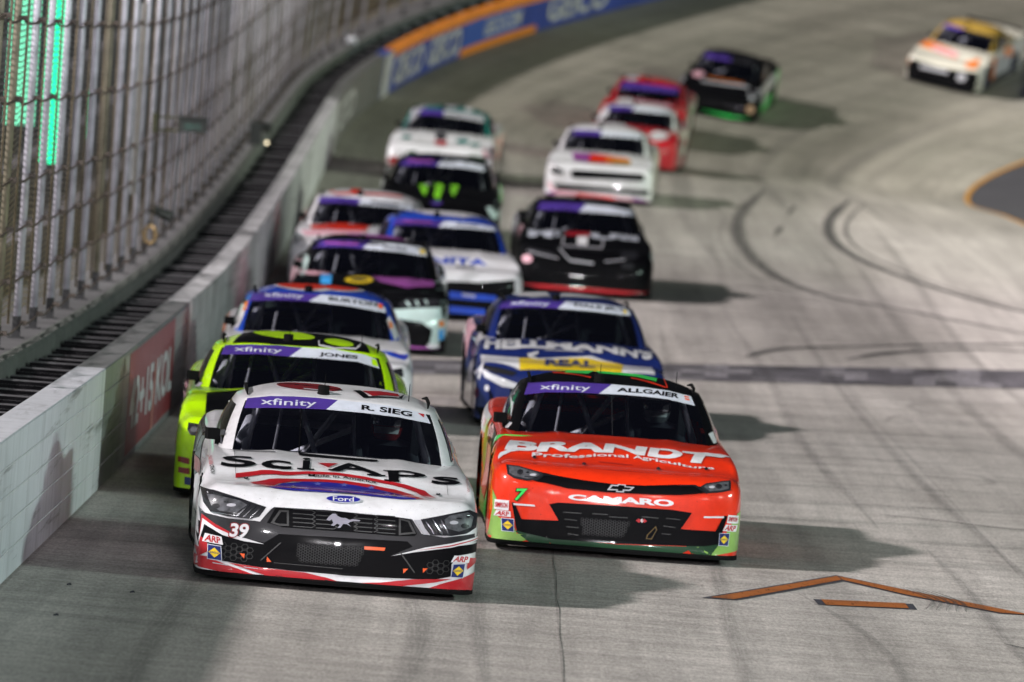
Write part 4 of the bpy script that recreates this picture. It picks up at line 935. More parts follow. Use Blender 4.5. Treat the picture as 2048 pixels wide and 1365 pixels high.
  ["p","chrome",6,[[-0.593,0.563],[-0.675,0.476],[-0.669,0.47],[-0.587,0.557]]],
  ["p","chrome",6,[[-0.551,0.554],[-0.629,0.473],[-0.623,0.467],[-0.545,0.549]]],
  ["p","chrome",6,[[-0.89,0.483],[-0.694,0.474],[-0.694,0.478],[-0.89,0.488]]],
  ["p","white",3,[[-0.523,0.558],[-0.482,0.552],[-0.555,0.451],[-0.616,0.456]]],
  ["p","headlamp",4,[[0.56,0.551],[0.775,0.603],[0.901,0.631],[0.964,0.605],[0.953,0.518],[0.89,0.476],[0.785,0.453],[0.636,0.449],[0.593,0.495]]],
  ["p","lamp_inner",5,[[0.763,0.588],[0.888,0.614],[0.928,0.587],[0.913,0.519],[0.832,0.486],[0.744,0.503],[0.725,0.559]]],
  ["p","chrome",7,[[0.903,0.587],[0.903,0.585],[0.901,0.583],[0.898,0.582],[0.894,0.581],[0.889,0.58],[0.885,0.58],[0.881,0.581],[0.878,0.583],[0.876,0.585],[0.875,0.587],[0.875,0.589],[0.877,0.591],[0.88,0.593],[0.884,0.594],[0.889,0.594],[0.893,0.594],[0.897,0.593],[0.9,0.592],[0.902,0.59]]],
  ["p","chrome",7,[[0.846,0.574],[0.845,0.572],[0.843,0.57],[0.838,0.569],[0.833,0.568],[0.827,0.567],[0.82,0.567],[0.815,0.567],[0.81,0.569],[0.807,0.57],[0.806,0.572],[0.807,0.574],[0.81,0.576],[0.814,0.577],[0.82,0.578],[0.826,0.579],[0.832,0.579],[0.838,0.578],[0.842,0.577],[0.845,0.576]]],
  ["p","silver",6,[[0.823,0.546],[0.822,0.543],[0.818,0.539],[0.811,0.536],[0.803,0.534],[0.794,0.533],[0.784,0.533],[0.776,0.534],[0.769,0.536],[0.765,0.539],[0.763,0.543],[0.764,0.547],[0.768,0.55],[0.775,0.553],[0.783,0.556],[0.792,0.557],[0.801,0.557],[0.81,0.555],[0.817,0.553],[0.821,0.55]]],
  ["p","headlamp",6,[[0.898,0.528],[0.897,0.522],[0.893,0.518],[0.887,0.514],[0.88,0.511],[0.871,0.51],[0.862,0.51],[0.854,0.512],[0.848,0.516],[0.844,0.52],[0.842,0.526],[0.843,0.531],[0.847,0.536],[0.852,0.54],[0.86,0.542],[0.869,0.544],[0.877,0.543],[0.885,0.541],[0.892,0.537],[0.896,0.533]]],
  ["p","chrome",6,[[0.591,0.544],[0.657,0.459],[0.663,0.463],[0.597,0.548]]],
  ["p","chrome",6,[[0.64,0.557],[0.713,0.458],[0.719,0.462],[0.646,0.561]]],
  ["p","chrome",6,[[0.686,0.57],[0.762,0.461],[0.768,0.465],[0.692,0.574]]],
  ["p","silver",3,[[0.511,0.545],[0.564,0.549],[0.638,0.452],[0.586,0.451]]],
  ["p","black",3,[[-0.455,0.553],[-0.087,0.562],[0.406,0.552],[0.49,0.543],[0.543,0.452],[0.526,0.435],[0.403,0.426],[0.046,0.429],[-0.396,0.425],[-0.506,0.448]]],
  ["p","mesh_grey",4,[[-0.481,0.448],[-0.427,0.54],[-0.361,0.543],[-0.353,0.437],[-0.421,0.433]]],
  ["p","black",5,[[-0.457,0.455],[-0.414,0.529],[-0.374,0.53],[-0.368,0.45],[-0.42,0.446]]],
  ["p","mesh_grey",4,[[0.406,0.552],[0.483,0.538],[0.534,0.454],[0.415,0.433]]],
  ["p","black",5,[[0.422,0.537],[0.472,0.528],[0.511,0.462],[0.428,0.449]]],
  ["p","mesh_grey",4,[[-0.332,0.551],[-0.203,0.551],[-0.203,0.557],[-0.332,0.557]]],
  ["p","mesh_grey",4,[[-0.172,0.552],[-0.05,0.552],[-0.05,0.558],[-0.172,0.558]]],
  ["p","mesh_grey",4,[[0.098,0.553],[0.221,0.553],[0.221,0.559],[0.098,0.559]]],
  ["p","mesh_grey",4,[[0.252,0.553],[0.381,0.554],[0.381,0.56],[0.252,0.559]]],
  ["p","mesh_grey",4,[[-0.33,0.522],[-0.201,0.523],[-0.201,0.529],[-0.33,0.528]]],
  ["p","mesh_grey",4,[[-0.17,0.523],[-0.048,0.523],[-0.048,0.529],[-0.17,0.529]]],
  ["p","mesh_grey",4,[[0.1,0.524],[0.223,0.524],[0.223,0.531],[0.1,0.53]]],
  ["p","mesh_grey",4,[[0.254,0.525],[0.383,0.525],[0.383,0.531],[0.254,0.531]]],
  ["p","mesh_grey",4,[[-0.328,0.493],[-0.199,0.494],[-0.199,0.5],[-0.328,0.499]]],
  ["p","mesh_grey",4,[[-0.168,0.494],[-0.045,0.495],[-0.045,0.501],[-0.168,0.5]]],
  ["p","mesh_grey",4,[[0.102,0.495],[0.225,0.496],[0.225,0.502],[0.102,0.501]]],
  ["p","mesh_grey",4,[[0.256,0.496],[0.385,0.496],[0.385,0.502],[0.256,0.502]]],
  ["p","mesh_grey",4,[[-0.326,0.464],[-0.197,0.465],[-0.197,0.471],[-0.326,0.47]]],
  ["p","mesh_grey",4,[[-0.166,0.465],[-0.043,0.466],[-0.043,0.472],[-0.166,0.471]]],
  ["p","mesh_grey",4,[[0.104,0.466],[0.227,0.467],[0.227,0.473],[0.104,0.472]]],
  ["p","mesh_grey",4,[[0.258,0.467],[0.387,0.467],[0.387,0.473],[0.258,0.473]]],
  ["p","mesh_grey",4,[[-0.323,0.435],[-0.194,0.436],[-0.194,0.442],[-0.323,0.441]]],
  ["p","mesh_grey",4,[[-0.164,0.436],[-0.041,0.437],[-0.041,0.443],[-0.164,0.442]]],
  ["p","mesh_grey",4,[[0.107,0.437],[0.229,0.437],[0.229,0.444],[0.107,0.443]]],
  ["p","mesh_grey",4,[[0.26,0.438],[0.39,0.438],[0.39,0.444],[0.26,0.444]]],
  ["p","mesh_grey",4,[[-0.204,0.552],[-0.177,0.539],[-0.174,0.545],[-0.202,0.557]]],
  ["p","mesh_grey",4,[[-0.177,0.545],[-0.203,0.528],[-0.199,0.523],[-0.174,0.54]]],
  ["p","mesh_grey",4,[[-0.202,0.523],[-0.174,0.511],[-0.172,0.516],[-0.2,0.528]]],
  ["p","mesh_grey",4,[[-0.175,0.516],[-0.201,0.499],[-0.197,0.494],[-0.171,0.511]]],
  ["p","mesh_grey",4,[[-0.2,0.494],[-0.172,0.482],[-0.17,0.487],[-0.198,0.5]]],
  ["p","mesh_grey",4,[[-0.173,0.487],[-0.198,0.47],[-0.195,0.465],[-0.169,0.482]]],
  ["p","mesh_grey",4,[[-0.198,0.465],[-0.17,0.453],[-0.167,0.458],[-0.195,0.471]]],
  ["p","mesh_grey",4,[[-0.17,0.458],[-0.196,0.441],[-0.193,0.436],[-0.167,0.453]]],
  ["p","mesh_grey",4,[[-0.051,0.552],[-0.023,0.54],[-0.02,0.546],[-0.048,0.558]]],
  ["p","mesh_grey",4,[[-0.023,0.545],[-0.049,0.529],[-0.046,0.524],[-0.02,0.54]]],
  ["p","mesh_grey",4,[[-0.049,0.524],[-0.021,0.511],[-0.018,0.517],[-0.046,0.529]]],
  ["p","mesh_grey",4,[[-0.021,0.517],[-0.047,0.5],[-0.044,0.495],[-0.018,0.512]]],
  ["p","mesh_grey",4,[[-0.047,0.495],[-0.019,0.482],[-0.016,0.488],[-0.044,0.5]]],
  ["p","mesh_grey",4,[[-0.019,0.488],[-0.045,0.471],[-0.042,0.466],[-0.016,0.483]]],
  ["p","mesh_grey",4,[[-0.044,0.466],[-0.016,0.453],[-0.014,0.459],[-0.042,0.471]]],
  ["p","mesh_grey",4,[[-0.017,0.459],[-0.043,0.442],[-0.039,0.437],[-0.014,0.454]]],
  ["p","mesh_grey",4,[[0.091,0.553],[0.118,0.541],[0.121,0.546],[0.093,0.558]]],
  ["p","mesh_grey",4,[[0.118,0.546],[0.092,0.53],[0.095,0.524],[0.121,0.541]]],
  ["p","mesh_grey",4,[[0.093,0.524],[0.12,0.512],[0.123,0.517],[0.095,0.53]]],
  ["p","mesh_grey",4,[[0.12,0.517],[0.094,0.501],[0.098,0.496],[0.123,0.512]]],
  ["p","mesh_grey",4,[[0.095,0.495],[0.123,0.483],[0.125,0.488],[0.097,0.501]]],
  ["p","mesh_grey",4,[[0.122,0.488],[0.096,0.472],[0.1,0.467],[0.126,0.483]]],
  ["p","mesh_grey",4,[[0.097,0.466],[0.125,0.454],[0.127,0.459],[0.099,0.472]]],
  ["p","mesh_grey",4,[[0.124,0.459],[0.099,0.443],[0.102,0.438],[0.128,0.454]]],
  ["p","mesh_grey",4,[[0.232,0.553],[0.26,0.541],[0.262,0.547],[0.235,0.559]]],
  ["p","mesh_grey",4,[[0.26,0.546],[0.234,0.53],[0.237,0.525],[0.263,0.541]]],
  ["p","mesh_grey",4,[[0.234,0.525],[0.262,0.512],[0.264,0.518],[0.237,0.53]]],
  ["p","mesh_grey",4,[[0.262,0.518],[0.236,0.501],[0.239,0.496],[0.265,0.513]]],
  ["p","mesh_grey",4,[[0.236,0.496],[0.264,0.483],[0.267,0.489],[0.239,0.501]]],
  ["p","mesh_grey",4,[[0.264,0.489],[0.238,0.472],[0.241,0.467],[0.267,0.484]]],
  ["p","mesh_grey",4,[[0.238,0.467],[0.266,0.454],[0.269,0.46],[0.241,0.472]]],
  ["p","mesh_grey",4,[[0.266,0.46],[0.24,0.443],[0.243,0.438],[0.269,0.455]]],
  ["p","horse",6,[[-0.095,0.501],[-0.078,0.526],[-0.055,0.543],[-0.034,0.544],[-0.021,0.531],[0.008,0.521],[0.039,0.521],[0.064,0.511],[0.088,0.518],[0.14,0.514],[0.136,0.508],[0.095,0.506],[0.068,0.497],[0.056,0.485],[0.08,0.466],[0.048,0.481],[0.023,0.481],[0.005,0.453],[-0.015,0.449],[-0.0,0.472],[-0.019,0.48],[-0.043,0.461],[-0.061,0.465],[-0.047,0.483],[-0.058,0.506],[-0.076,0.495]]],
  ["p","glow",5,[[0.182,0.339],[0.329,0.341],[0.323,0.319],[0.184,0.317]]],
  ["p","glow",5,[[-0.676,0.221],[-0.642,0.221],[-0.644,0.187]]],
  ["p","glow",5,[[-0.487,0.215],[-0.454,0.181],[-0.486,0.178]]],
  ["p","glow",5,[[0.464,0.204],[0.498,0.207],[0.467,0.171]]],
  ["p","glow",5,[[0.601,0.217],[0.634,0.219],[0.604,0.186]]],
  ["p","mesh_grey",4,[[-0.403,0.321],[-0.533,0.187],[-0.527,0.181],[-0.397,0.315]]],
  ["p","mesh_grey",4,[[0.43,0.316],[0.543,0.18],[0.549,0.186],[0.437,0.321]]],
  ["p","mesh_grey",4,[[-0.437,0.174],[0.042,0.17],[0.042,0.174],[-0.437,0.178]]],
  ["t","darkred",5,"39",[[-0.758,0.429],[-0.615,0.434]],[[-0.767,0.319],[-0.632,0.318]],0.085],
  ["t","white",6,"39",[[-0.751,0.423],[-0.622,0.428]],[[-0.759,0.328],[-0.638,0.326]],0.03],
  ["p","white",5,[[-0.92,0.337],[-0.809,0.323],[-0.795,0.268],[-0.935,0.278]]],
  ["t","red",6,"ARP",[[-0.907,0.33],[-0.822,0.319]],[[-0.922,0.283],[-0.807,0.276]],0.03],
  ["p","white",5,[[0.814,0.32],[0.925,0.322],[0.916,0.272],[0.792,0.273]]],
  ["t","red",6,"ARP",[[0.824,0.315],[0.911,0.318]],[[0.805,0.278],[0.905,0.277]],0.03],
  ["p","banner_white",5,[[-0.899,0.265],[-0.806,0.259],[-0.793,0.154],[-0.894,0.16]]],
  ["p","navy",6,[[-0.894,0.26],[-0.81,0.255],[-0.798,0.159],[-0.89,0.164]]],
  ["p","yellow",7,[[-0.887,0.212],[-0.85,0.243],[-0.809,0.207],[-0.845,0.174]]],
  ["t","navy",8,"SUNOCO",[[-0.879,0.218],[-0.817,0.214]],[[-0.878,0.204],[-0.816,0.2]],0.02],
  ["p","banner_white",5,[[0.809,0.262],[0.895,0.27],[0.886,0.165],[0.797,0.166]]],
  ["p","navy",6,[[0.813,0.257],[0.891,0.265],[0.882,0.169],[0.801,0.17]]],
  ["p","yellow",7,[[0.812,0.214],[0.85,0.247],[0.882,0.217],[0.843,0.181]]],
  ["t","navy",8,"SUNOCO",[[0.82,0.22],[0.875,0.223]],[[0.818,0.207],[0.874,0.21]],0.02],
  ["p","banner_white",5,[[0.14,0.644],[0.135,0.637],[0.123,0.631],[0.103,0.626],[0.077,0.621],[0.047,0.618],[0.015,0.616],[-0.018,0.615],[-0.048,0.617],[-0.074,0.619],[-0.094,0.624],[-0.107,0.629],[-0.111,0.635],[-0.107,0.641],[-0.095,0.647],[-0.075,0.652],[-0.049,0.657],[-0.019,0.66],[0.014,0.662],[0.046,0.662],[0.077,0.661],[0.103,0.658],[0.123,0.654],[0.135,0.649]]],
  ["p","flag_blue",6,[[0.132,0.643],[0.128,0.638],[0.117,0.633],[0.098,0.628],[0.074,0.624],[0.045,0.621],[0.015,0.62],[-0.016,0.619],[-0.044,0.62],[-0.069,0.622],[-0.088,0.626],[-0.1,0.63],[-0.104,0.635],[-0.1,0.64],[-0.089,0.645],[-0.07,0.65],[-0.045,0.654],[-0.017,0.656],[0.014,0.658],[0.044,0.658],[0.073,0.658],[0.097,0.656],[0.116,0.652],[0.128,0.648]]],
  ["t","white",7,"Ford",[[-0.06,0.649],[0.088,0.653]],[[-0.059,0.622],[0.088,0.626]],0.01],
  ["p","silver",4,[[-0.857,0.135],[-0.752,0.127],[-0.752,0.133],[-0.856,0.141]]],
  ["p","dark",4,[[-0.418,0.085],[-0.369,0.083],[-0.369,0.086],[-0.418,0.088]]],
  ["p","dark",4,[[-0.074,0.081],[-0.05,0.08],[-0.049,0.084],[-0.074,0.084]]],
  ["p","silver",4,[[-0.642,0.126],[-0.543,0.122],[-0.543,0.127],[-0.642,0.131]]],
  ["hex","mesh_grey",4,[[-0.832,0.294],[-0.58,0.269],[-0.586,0.194],[-0.669,0.162],[-0.792,0.175]],0.05],
  ["hex","mesh_grey",4,[[-0.29,0.323],[0.189,0.325],[0.139,0.192],[-0.267,0.196]],0.022],
  ["hex","mesh_grey",4,[[0.612,0.276],[0.785,0.288],[0.793,0.19],[0.62,0.179]],0.05]]],"roof":["top",[["p","darkred",1,[[0.026,2.59],[0.017,2.542],[-0.008,2.502],[-0.047,2.477],[-0.096,2.459],[-0.154,2.45],[-0.215,2.452],[-0.277,2.467],[-0.334,2.497],[-0.382,2.554],[-0.418,2.625],[-0.441,2.698],[-0.448,2.76],[-0.439,2.801],[-0.415,2.82],[-0.377,2.823],[-0.328,2.815],[-0.271,2.804],[-0.209,2.79],[-0.147,2.773],[-0.09,2.751],[-0.041,2.72],[-0.004,2.682],[0.019,2.638]]],
  ["p","black",2,[[0.109,2.572],[0.165,2.61],[0.222,2.396],[0.446,2.521],[0.503,2.851],[0.468,2.497],[0.181,2.326]]],
  ["p","red",1,[[0.175,2.598],[0.321,2.705],[0.447,2.745],[0.455,2.617],[0.248,2.433]]],
  ["p","black",1,[[-0.442,2.742],[0.03,2.519],[0.032,2.568],[-0.44,2.795]]],
  ["p","silver",2,[[-0.254,2.468],[-0.049,2.423],[-0.048,2.457],[-0.253,2.506]]]]]},
 '7': {"banner":["front",[["p","purple",1,[[-0.681,1.201],[-0.491,1.23],[-0.306,1.241],[-0.157,1.244],[-0.013,1.246],[-0.117,1.171],[-0.306,1.166],[-0.54,1.149],[-0.713,1.114]]],
  ["p","banner_white",1,[[-0.013,1.246],[0.256,1.243],[0.445,1.229],[0.636,1.196],[0.666,1.128],[0.442,1.166],[0.253,1.175],[0.066,1.176],[-0.117,1.171]]],
  ["t","banner_white",2,"xfinity",[[-0.584,1.205],[-0.182,1.227]],[[-0.592,1.153],[-0.192,1.177]],0.008],
  ["t","black",2,"ALLGAIER",[[0.032,1.228],[0.305,1.228],[0.54,1.209]],[[0.027,1.195],[0.299,1.195],[0.532,1.175]],0.035],
  ["p","glow",2,[[0.578,1.198],[0.616,1.192],[0.62,1.182],[0.58,1.187]]],
  ["p","glow",2,[[0.581,1.181],[0.62,1.174],[0.624,1.162],[0.583,1.17]]],
  ["p","dark",2,[[-0.018,1.165],[-0.013,0.879],[-0.007,0.88],[-0.012,1.166]]]]],"hood":["top",[["t","white",2,"BRANDT",[[-0.835,1.073],[-0.551,1.004],[-0.281,1.066],[-0.012,1.09],[0.293,1.068],[0.537,1.05],[0.855,1.149]],[[-0.882,0.811],[-0.589,0.778],[-0.31,0.801],[-0.043,0.831],[0.261,0.827],[0.491,0.78],[0.774,0.812]],0.05],
  ["p","white",2,[[-0.93,0.53],[-0.93,0.66],[-0.914,0.74],[-0.856,0.812],[-0.747,0.84],[-0.722,0.812],[-0.831,0.769],[-0.892,0.678],[-0.929,0.569]]],
  ["p","white",2,[[0.597,1.021],[0.725,1.13],[0.848,1.129],[0.93,1.133],[0.842,1.005],[0.719,0.997]]],
  ["t","white",2,"Professional Agriculture",[[-0.662,0.767],[-0.384,0.744],[-0.14,0.809],[0.103,0.823],[0.285,0.809],[0.527,0.734],[0.778,0.765]],[[-0.671,0.624],[-0.386,0.624],[-0.142,0.723],[0.102,0.738],[0.283,0.714],[0.524,0.642],[0.769,0.671]],0.02],
  ["p","yellow",2,[[-0.93,2.828],[-0.93,0.782],[-0.93,0.654],[-0.93,2.742]]],
  ["p","darkred",2,[[-0.797,1.436],[-0.368,1.492],[-0.367,1.525],[-0.797,1.467]]],
  ["p","darkred",2,[[-0.144,0.608],[0.122,0.583],[0.123,0.597],[-0.143,0.621]]],
  ["p","dark",4,[[-0.632,0.64],[-0.633,0.624],[-0.635,0.61],[-0.639,0.599],[-0.644,0.591],[-0.649,0.588],[-0.653,0.589],[-0.658,0.596],[-0.661,0.606],[-0.663,0.62],[-0.663,0.636],[-0.662,0.651],[-0.66,0.663],[-0.656,0.673],[-0.652,0.679],[-0.647,0.682],[-0.642,0.68],[-0.638,0.675],[-0.635,0.666],[-0.633,0.654]]],
  ["p","chrome",5,[[-0.64,0.649],[-0.641,0.641],[-0.642,0.634],[-0.644,0.628],[-0.646,0.624],[-0.648,0.623],[-0.65,0.624],[-0.652,0.627],[-0.654,0.632],[-0.655,0.639],[-0.655,0.647],[-0.654,0.653],[-0.653,0.659],[-0.652,0.664],[-0.65,0.668],[-0.647,0.669],[-0.645,0.668],[-0.643,0.665],[-0.642,0.661],[-0.641,0.655]]],
  ["p","dark",4,[[-0.246,0.498],[-0.247,0.474],[-0.25,0.449],[-0.255,0.424],[-0.26,0.406],[-0.265,0.397],[-0.27,0.4],[-0.274,0.413],[-0.276,0.434],[-0.278,0.459],[-0.278,0.484],[-0.276,0.508],[-0.274,0.527],[-0.27,0.542],[-0.265,0.551],[-0.26,0.555],[-0.255,0.554],[-0.251,0.548],[-0.248,0.536],[-0.246,0.519]]],
  ["p","chrome",5,[[-0.254,0.509],[-0.255,0.498],[-0.256,0.487],[-0.258,0.478],[-0.26,0.471],[-0.263,0.467],[-0.265,0.468],[-0.267,0.474],[-0.268,0.482],[-0.269,0.492],[-0.269,0.503],[-0.268,0.514],[-0.267,0.523],[-0.265,0.531],[-0.263,0.536],[-0.26,0.539],[-0.258,0.538],[-0.256,0.534],[-0.255,0.528],[-0.254,0.519]]],
  ["p","dark",4,[[0.34,0.531],[0.338,0.512],[0.335,0.491],[0.331,0.472],[0.326,0.458],[0.321,0.451],[0.316,0.453],[0.312,0.463],[0.309,0.48],[0.308,0.5],[0.308,0.521],[0.309,0.541],[0.312,0.557],[0.316,0.57],[0.321,0.578],[0.326,0.582],[0.33,0.581],[0.335,0.574],[0.338,0.563],[0.339,0.549]]],
  ["p","chrome",5,[[0.331,0.541],[0.331,0.531],[0.329,0.522],[0.327,0.515],[0.325,0.509],[0.323,0.507],[0.321,0.508],[0.319,0.512],[0.317,0.518],[0.317,0.527],[0.317,0.537],[0.317,0.546],[0.319,0.553],[0.321,0.56],[0.323,0.564],[0.325,0.566],[0.327,0.565],[0.329,0.562],[0.331,0.557],[0.331,0.55]]],
  ["p","dark",4,[[0.724,0.687],[0.723,0.673],[0.72,0.66],[0.716,0.648],[0.712,0.639],[0.707,0.634],[0.702,0.635],[0.698,0.64],[0.694,0.649],[0.693,0.66],[0.692,0.674],[0.694,0.687],[0.696,0.699],[0.7,0.709],[0.705,0.716],[0.71,0.72],[0.715,0.72],[0.719,0.716],[0.722,0.709],[0.724,0.699]]],
  ["p","chrome",5,[[0.716,0.691],[0.716,0.685],[0.714,0.679],[0.712,0.673],[0.71,0.669],[0.708,0.667],[0.706,0.667],[0.704,0.669],[0.702,0.674],[0.701,0.679],[0.701,0.686],[0.702,0.692],[0.703,0.698],[0.705,0.703],[0.707,0.706],[0.709,0.708],[0.712,0.708],[0.714,0.706],[0.715,0.702],[0.716,0.697]]]]],"bumper":["front",[["p","leaf",1,[[-0.978,0.083],[-0.955,0.322],[-0.964,0.462],[-0.931,0.395],[-0.939,0.322],[-0.909,0.255],[-0.786,0.196],[-0.758,0.139],[-0.567,0.137],[-0.73,0.078]]],
  ["p","leaf",1,[[0.975,0.431],[0.945,0.413],[0.878,0.281],[0.814,0.159],[0.639,0.142],[0.753,0.076],[0.976,0.124]]],
  ["p","dark_green",1,[[-0.784,0.166],[-0.459,0.128],[-0.511,0.076],[-0.655,0.076]]],
  ["p","dark_green",1,[[0.547,0.16],[0.824,0.183],[0.755,0.076],[0.6,0.086]]],
  ["p","dark_green",1,[[-0.971,0.081],[-0.479,0.076],[-0.567,0.134],[-0.003,0.115],[0.639,0.142],[0.52,0.076],[0.449,0.076],[-0.127,0.077],[-0.76,0.076]]],
  ["p","black",2,[[-0.816,0.378],[-0.793,0.378],[-0.731,0.255],[-0.445,0.267],[-0.526,0.388],[-0.456,0.406],[-0.025,0.415],[0.431,0.416],[0.586,0.402],[0.508,0.271],[0.78,0.271],[0.838,0.396],[0.864,0.394],[0.813,0.171],[0.705,0.15],[0.596,0.145],[-0.003,0.121],[-0.482,0.12],[-0.675,0.146],[-0.76,0.163]]],
  ["p","black",2,[[-0.637,0.627],[-0.457,0.604],[-0.277,0.589],[-0.036,0.577],[0.203,0.583],[0.479,0.608],[0.636,0.605],[0.698,0.561],[0.483,0.532],[0.267,0.521],[-0.092,0.512],[-0.392,0.52],[-0.561,0.547],[-0.658,0.556]]],
  ["p","headlamp",3,[[-0.876,0.654],[-0.781,0.652],[-0.613,0.623],[-0.579,0.604],[-0.634,0.565],[-0.705,0.552],[-0.813,0.564],[-0.862,0.587]]],
  ["p","lamp_inner",4,[[-0.855,0.646],[-0.781,0.644],[-0.637,0.615],[-0.613,0.601],[-0.659,0.575],[-0.706,0.566],[-0.802,0.577],[-0.848,0.598]]],
  ["p","headlamp",5,[[-0.742,0.612],[-0.743,0.606],[-0.746,0.601],[-0.751,0.596],[-0.758,0.593],[-0.765,0.591],[-0.772,0.592],[-0.779,0.594],[-0.784,0.597],[-0.788,0.602],[-0.789,0.608],[-0.789,0.613],[-0.785,0.619],[-0.78,0.623],[-0.774,0.626],[-0.767,0.627],[-0.759,0.627],[-0.752,0.625],[-0.747,0.622],[-0.743,0.617]]],
  ["p","chrome",6,[[-0.76,0.615],[-0.76,0.613],[-0.761,0.611],[-0.763,0.609],[-0.765,0.608],[-0.768,0.607],[-0.771,0.607],[-0.773,0.608],[-0.775,0.609],[-0.776,0.611],[-0.777,0.613],[-0.776,0.615],[-0.775,0.617],[-0.773,0.619],[-0.771,0.62],[-0.769,0.621],[-0.766,0.621],[-0.764,0.62],[-0.762,0.618],[-0.761,0.617]]],
  ["p","chrome",6,[[-0.698,0.611],[-0.698,0.609],[-0.7,0.607],[-0.702,0.606],[-0.705,0.605],[-0.708,0.604],[-0.712,0.604],[-0.715,0.605],[-0.717,0.606],[-0.719,0.607],[-0.719,0.609],[-0.719,0.611],[-0.717,0.612],[-0.715,0.614],[-0.712,0.615],[-0.709,0.615],[-0.705,0.615],[-0.702,0.615],[-0.7,0.614],[-0.698,0.612]]],
  ["p","silver",5,[[-0.64,0.599],[-0.641,0.596],[-0.645,0.594],[-0.65,0.591],[-0.658,0.589],[-0.666,0.588],[-0.674,0.588],[-0.681,0.589],[-0.687,0.59],[-0.691,0.592],[-0.692,0.595],[-0.691,0.598],[-0.688,0.601],[-0.682,0.603],[-0.675,0.605],[-0.667,0.606],[-0.658,0.607],[-0.651,0.606],[-0.645,0.604],[-0.641,0.602]]],
  ["p","chrome",5,[[-0.731,0.578],[-0.635,0.578],[-0.635,0.584],[-0.731,0.583]]],
  ["p","chrome",5,[[-0.67,0.562],[-0.634,0.567],[-0.583,0.608],[-0.469,0.599],[-0.469,0.593],[-0.576,0.599],[-0.628,0.559]]],
  ["p","headlamp",3,[[0.88,0.658],[0.807,0.651],[0.684,0.629],[0.636,0.601],[0.699,0.559],[0.807,0.572],[0.877,0.589]]],
  ["p","lamp_inner",4,[[0.862,0.648],[0.806,0.642],[0.684,0.617],[0.666,0.603],[0.71,0.573],[0.807,0.586],[0.862,0.6]]],
  ["p","headlamp",5,[[0.806,0.613],[0.805,0.608],[0.801,0.603],[0.796,0.599],[0.789,0.596],[0.782,0.595],[0.774,0.595],[0.767,0.597],[0.762,0.601],[0.758,0.605],[0.757,0.611],[0.758,0.616],[0.762,0.621],[0.767,0.625],[0.774,0.627],[0.781,0.629],[0.789,0.628],[0.796,0.626],[0.801,0.623],[0.805,0.618]]],
  ["p","chrome",6,[[0.79,0.617],[0.79,0.615],[0.788,0.613],[0.786,0.611],[0.784,0.61],[0.781,0.61],[0.779,0.61],[0.776,0.611],[0.774,0.612],[0.773,0.614],[0.773,0.616],[0.773,0.618],[0.774,0.62],[0.776,0.621],[0.779,0.623],[0.781,0.623],[0.784,0.623],[0.786,0.622],[0.788,0.621],[0.789,0.619]]],
  ["p","chrome",6,[[0.846,0.622],[0.846,0.62],[0.845,0.618],[0.842,0.617],[0.84,0.616],[0.837,0.616],[0.834,0.616],[0.831,0.616],[0.829,0.618],[0.827,0.619],[0.827,0.621],[0.827,0.623],[0.829,0.624],[0.831,0.625],[0.834,0.626],[0.837,0.627],[0.84,0.627],[0.842,0.626],[0.845,0.625],[0.846,0.623]]],
  ["p","silver",5,[[0.751,0.606],[0.75,0.603],[0.747,0.6],[0.741,0.598],[0.735,0.596],[0.727,0.595],[0.72,0.595],[0.713,0.596],[0.707,0.598],[0.704,0.6],[0.703,0.603],[0.704,0.606],[0.707,0.608],[0.712,0.611],[0.719,0.612],[0.727,0.613],[0.734,0.613],[0.741,0.612],[0.746,0.611],[0.75,0.608]]],
  ["p","chrome",5,[[0.477,0.604],[0.6,0.612],[0.704,0.561],[0.687,0.554],[0.588,0.6],[0.477,0.593]]],
  ["p","silver",4,[[-0.057,0.57],[-0.009,0.57],[-0.005,0.578],[0.057,0.578],[0.056,0.565],[0.128,0.566],[0.091,0.534],[0.048,0.533],[0.044,0.52],[-0.018,0.519],[-0.014,0.531],[-0.086,0.529]]],
  ["p","black",5,[[-0.045,0.562],[-0.002,0.562],[0.005,0.572],[0.046,0.57],[0.046,0.559],[0.104,0.558],[0.083,0.543],[0.035,0.542],[0.034,0.529],[-0.005,0.528],[-0.003,0.54],[-0.065,0.539]]],
  ["t","white",3,"CAMARO",[[-0.383,0.477],[0.03,0.486],[0.437,0.491]],[[-0.381,0.432],[0.033,0.438],[0.439,0.439]],0.045],
  ["t","black",3,"7",[[-0.789,0.49],[-0.694,0.499]],[[-0.805,0.386],[-0.72,0.394]],0.08],
  ["t","brightgreen",4,"7",[[-0.782,0.486],[-0.701,0.493]],[[-0.799,0.394],[-0.728,0.4]],0.03],
  ["p","white",3,[[-0.804,0.372],[-0.639,0.374],[-0.632,0.361],[-0.796,0.358]]],
  ["p","white",3,[[0.681,0.382],[0.836,0.391],[0.837,0.377],[0.679,0.368]]],
  ["p","red",4,[[0.154,0.312],[0.176,0.329],[0.198,0.313],[0.178,0.296]]],
  ["p","white",4,[[0.184,0.314],[0.199,0.33],[0.217,0.314],[0.202,0.298]]],
  ["p","red",4,[[0.198,0.313],[0.219,0.33],[0.239,0.313],[0.22,0.299]]],
  ["p","dimgold",4,[[0.242,0.175],[0.247,0.207],[0.311,0.281],[0.324,0.254],[0.287,0.174]]],
  ["p","black",5,[[0.251,0.181],[0.256,0.206],[0.307,0.267],[0.316,0.251],[0.283,0.184]]],
  ["hex","mesh_grey",3,[[-0.28,0.297],[0.115,0.303],[0.064,0.18],[-0.247,0.18]],0.024],
  ["p","mesh_grey",3,[[-0.414,0.332],[-0.271,0.333],[-0.271,0.339],[-0.414,0.338]]],
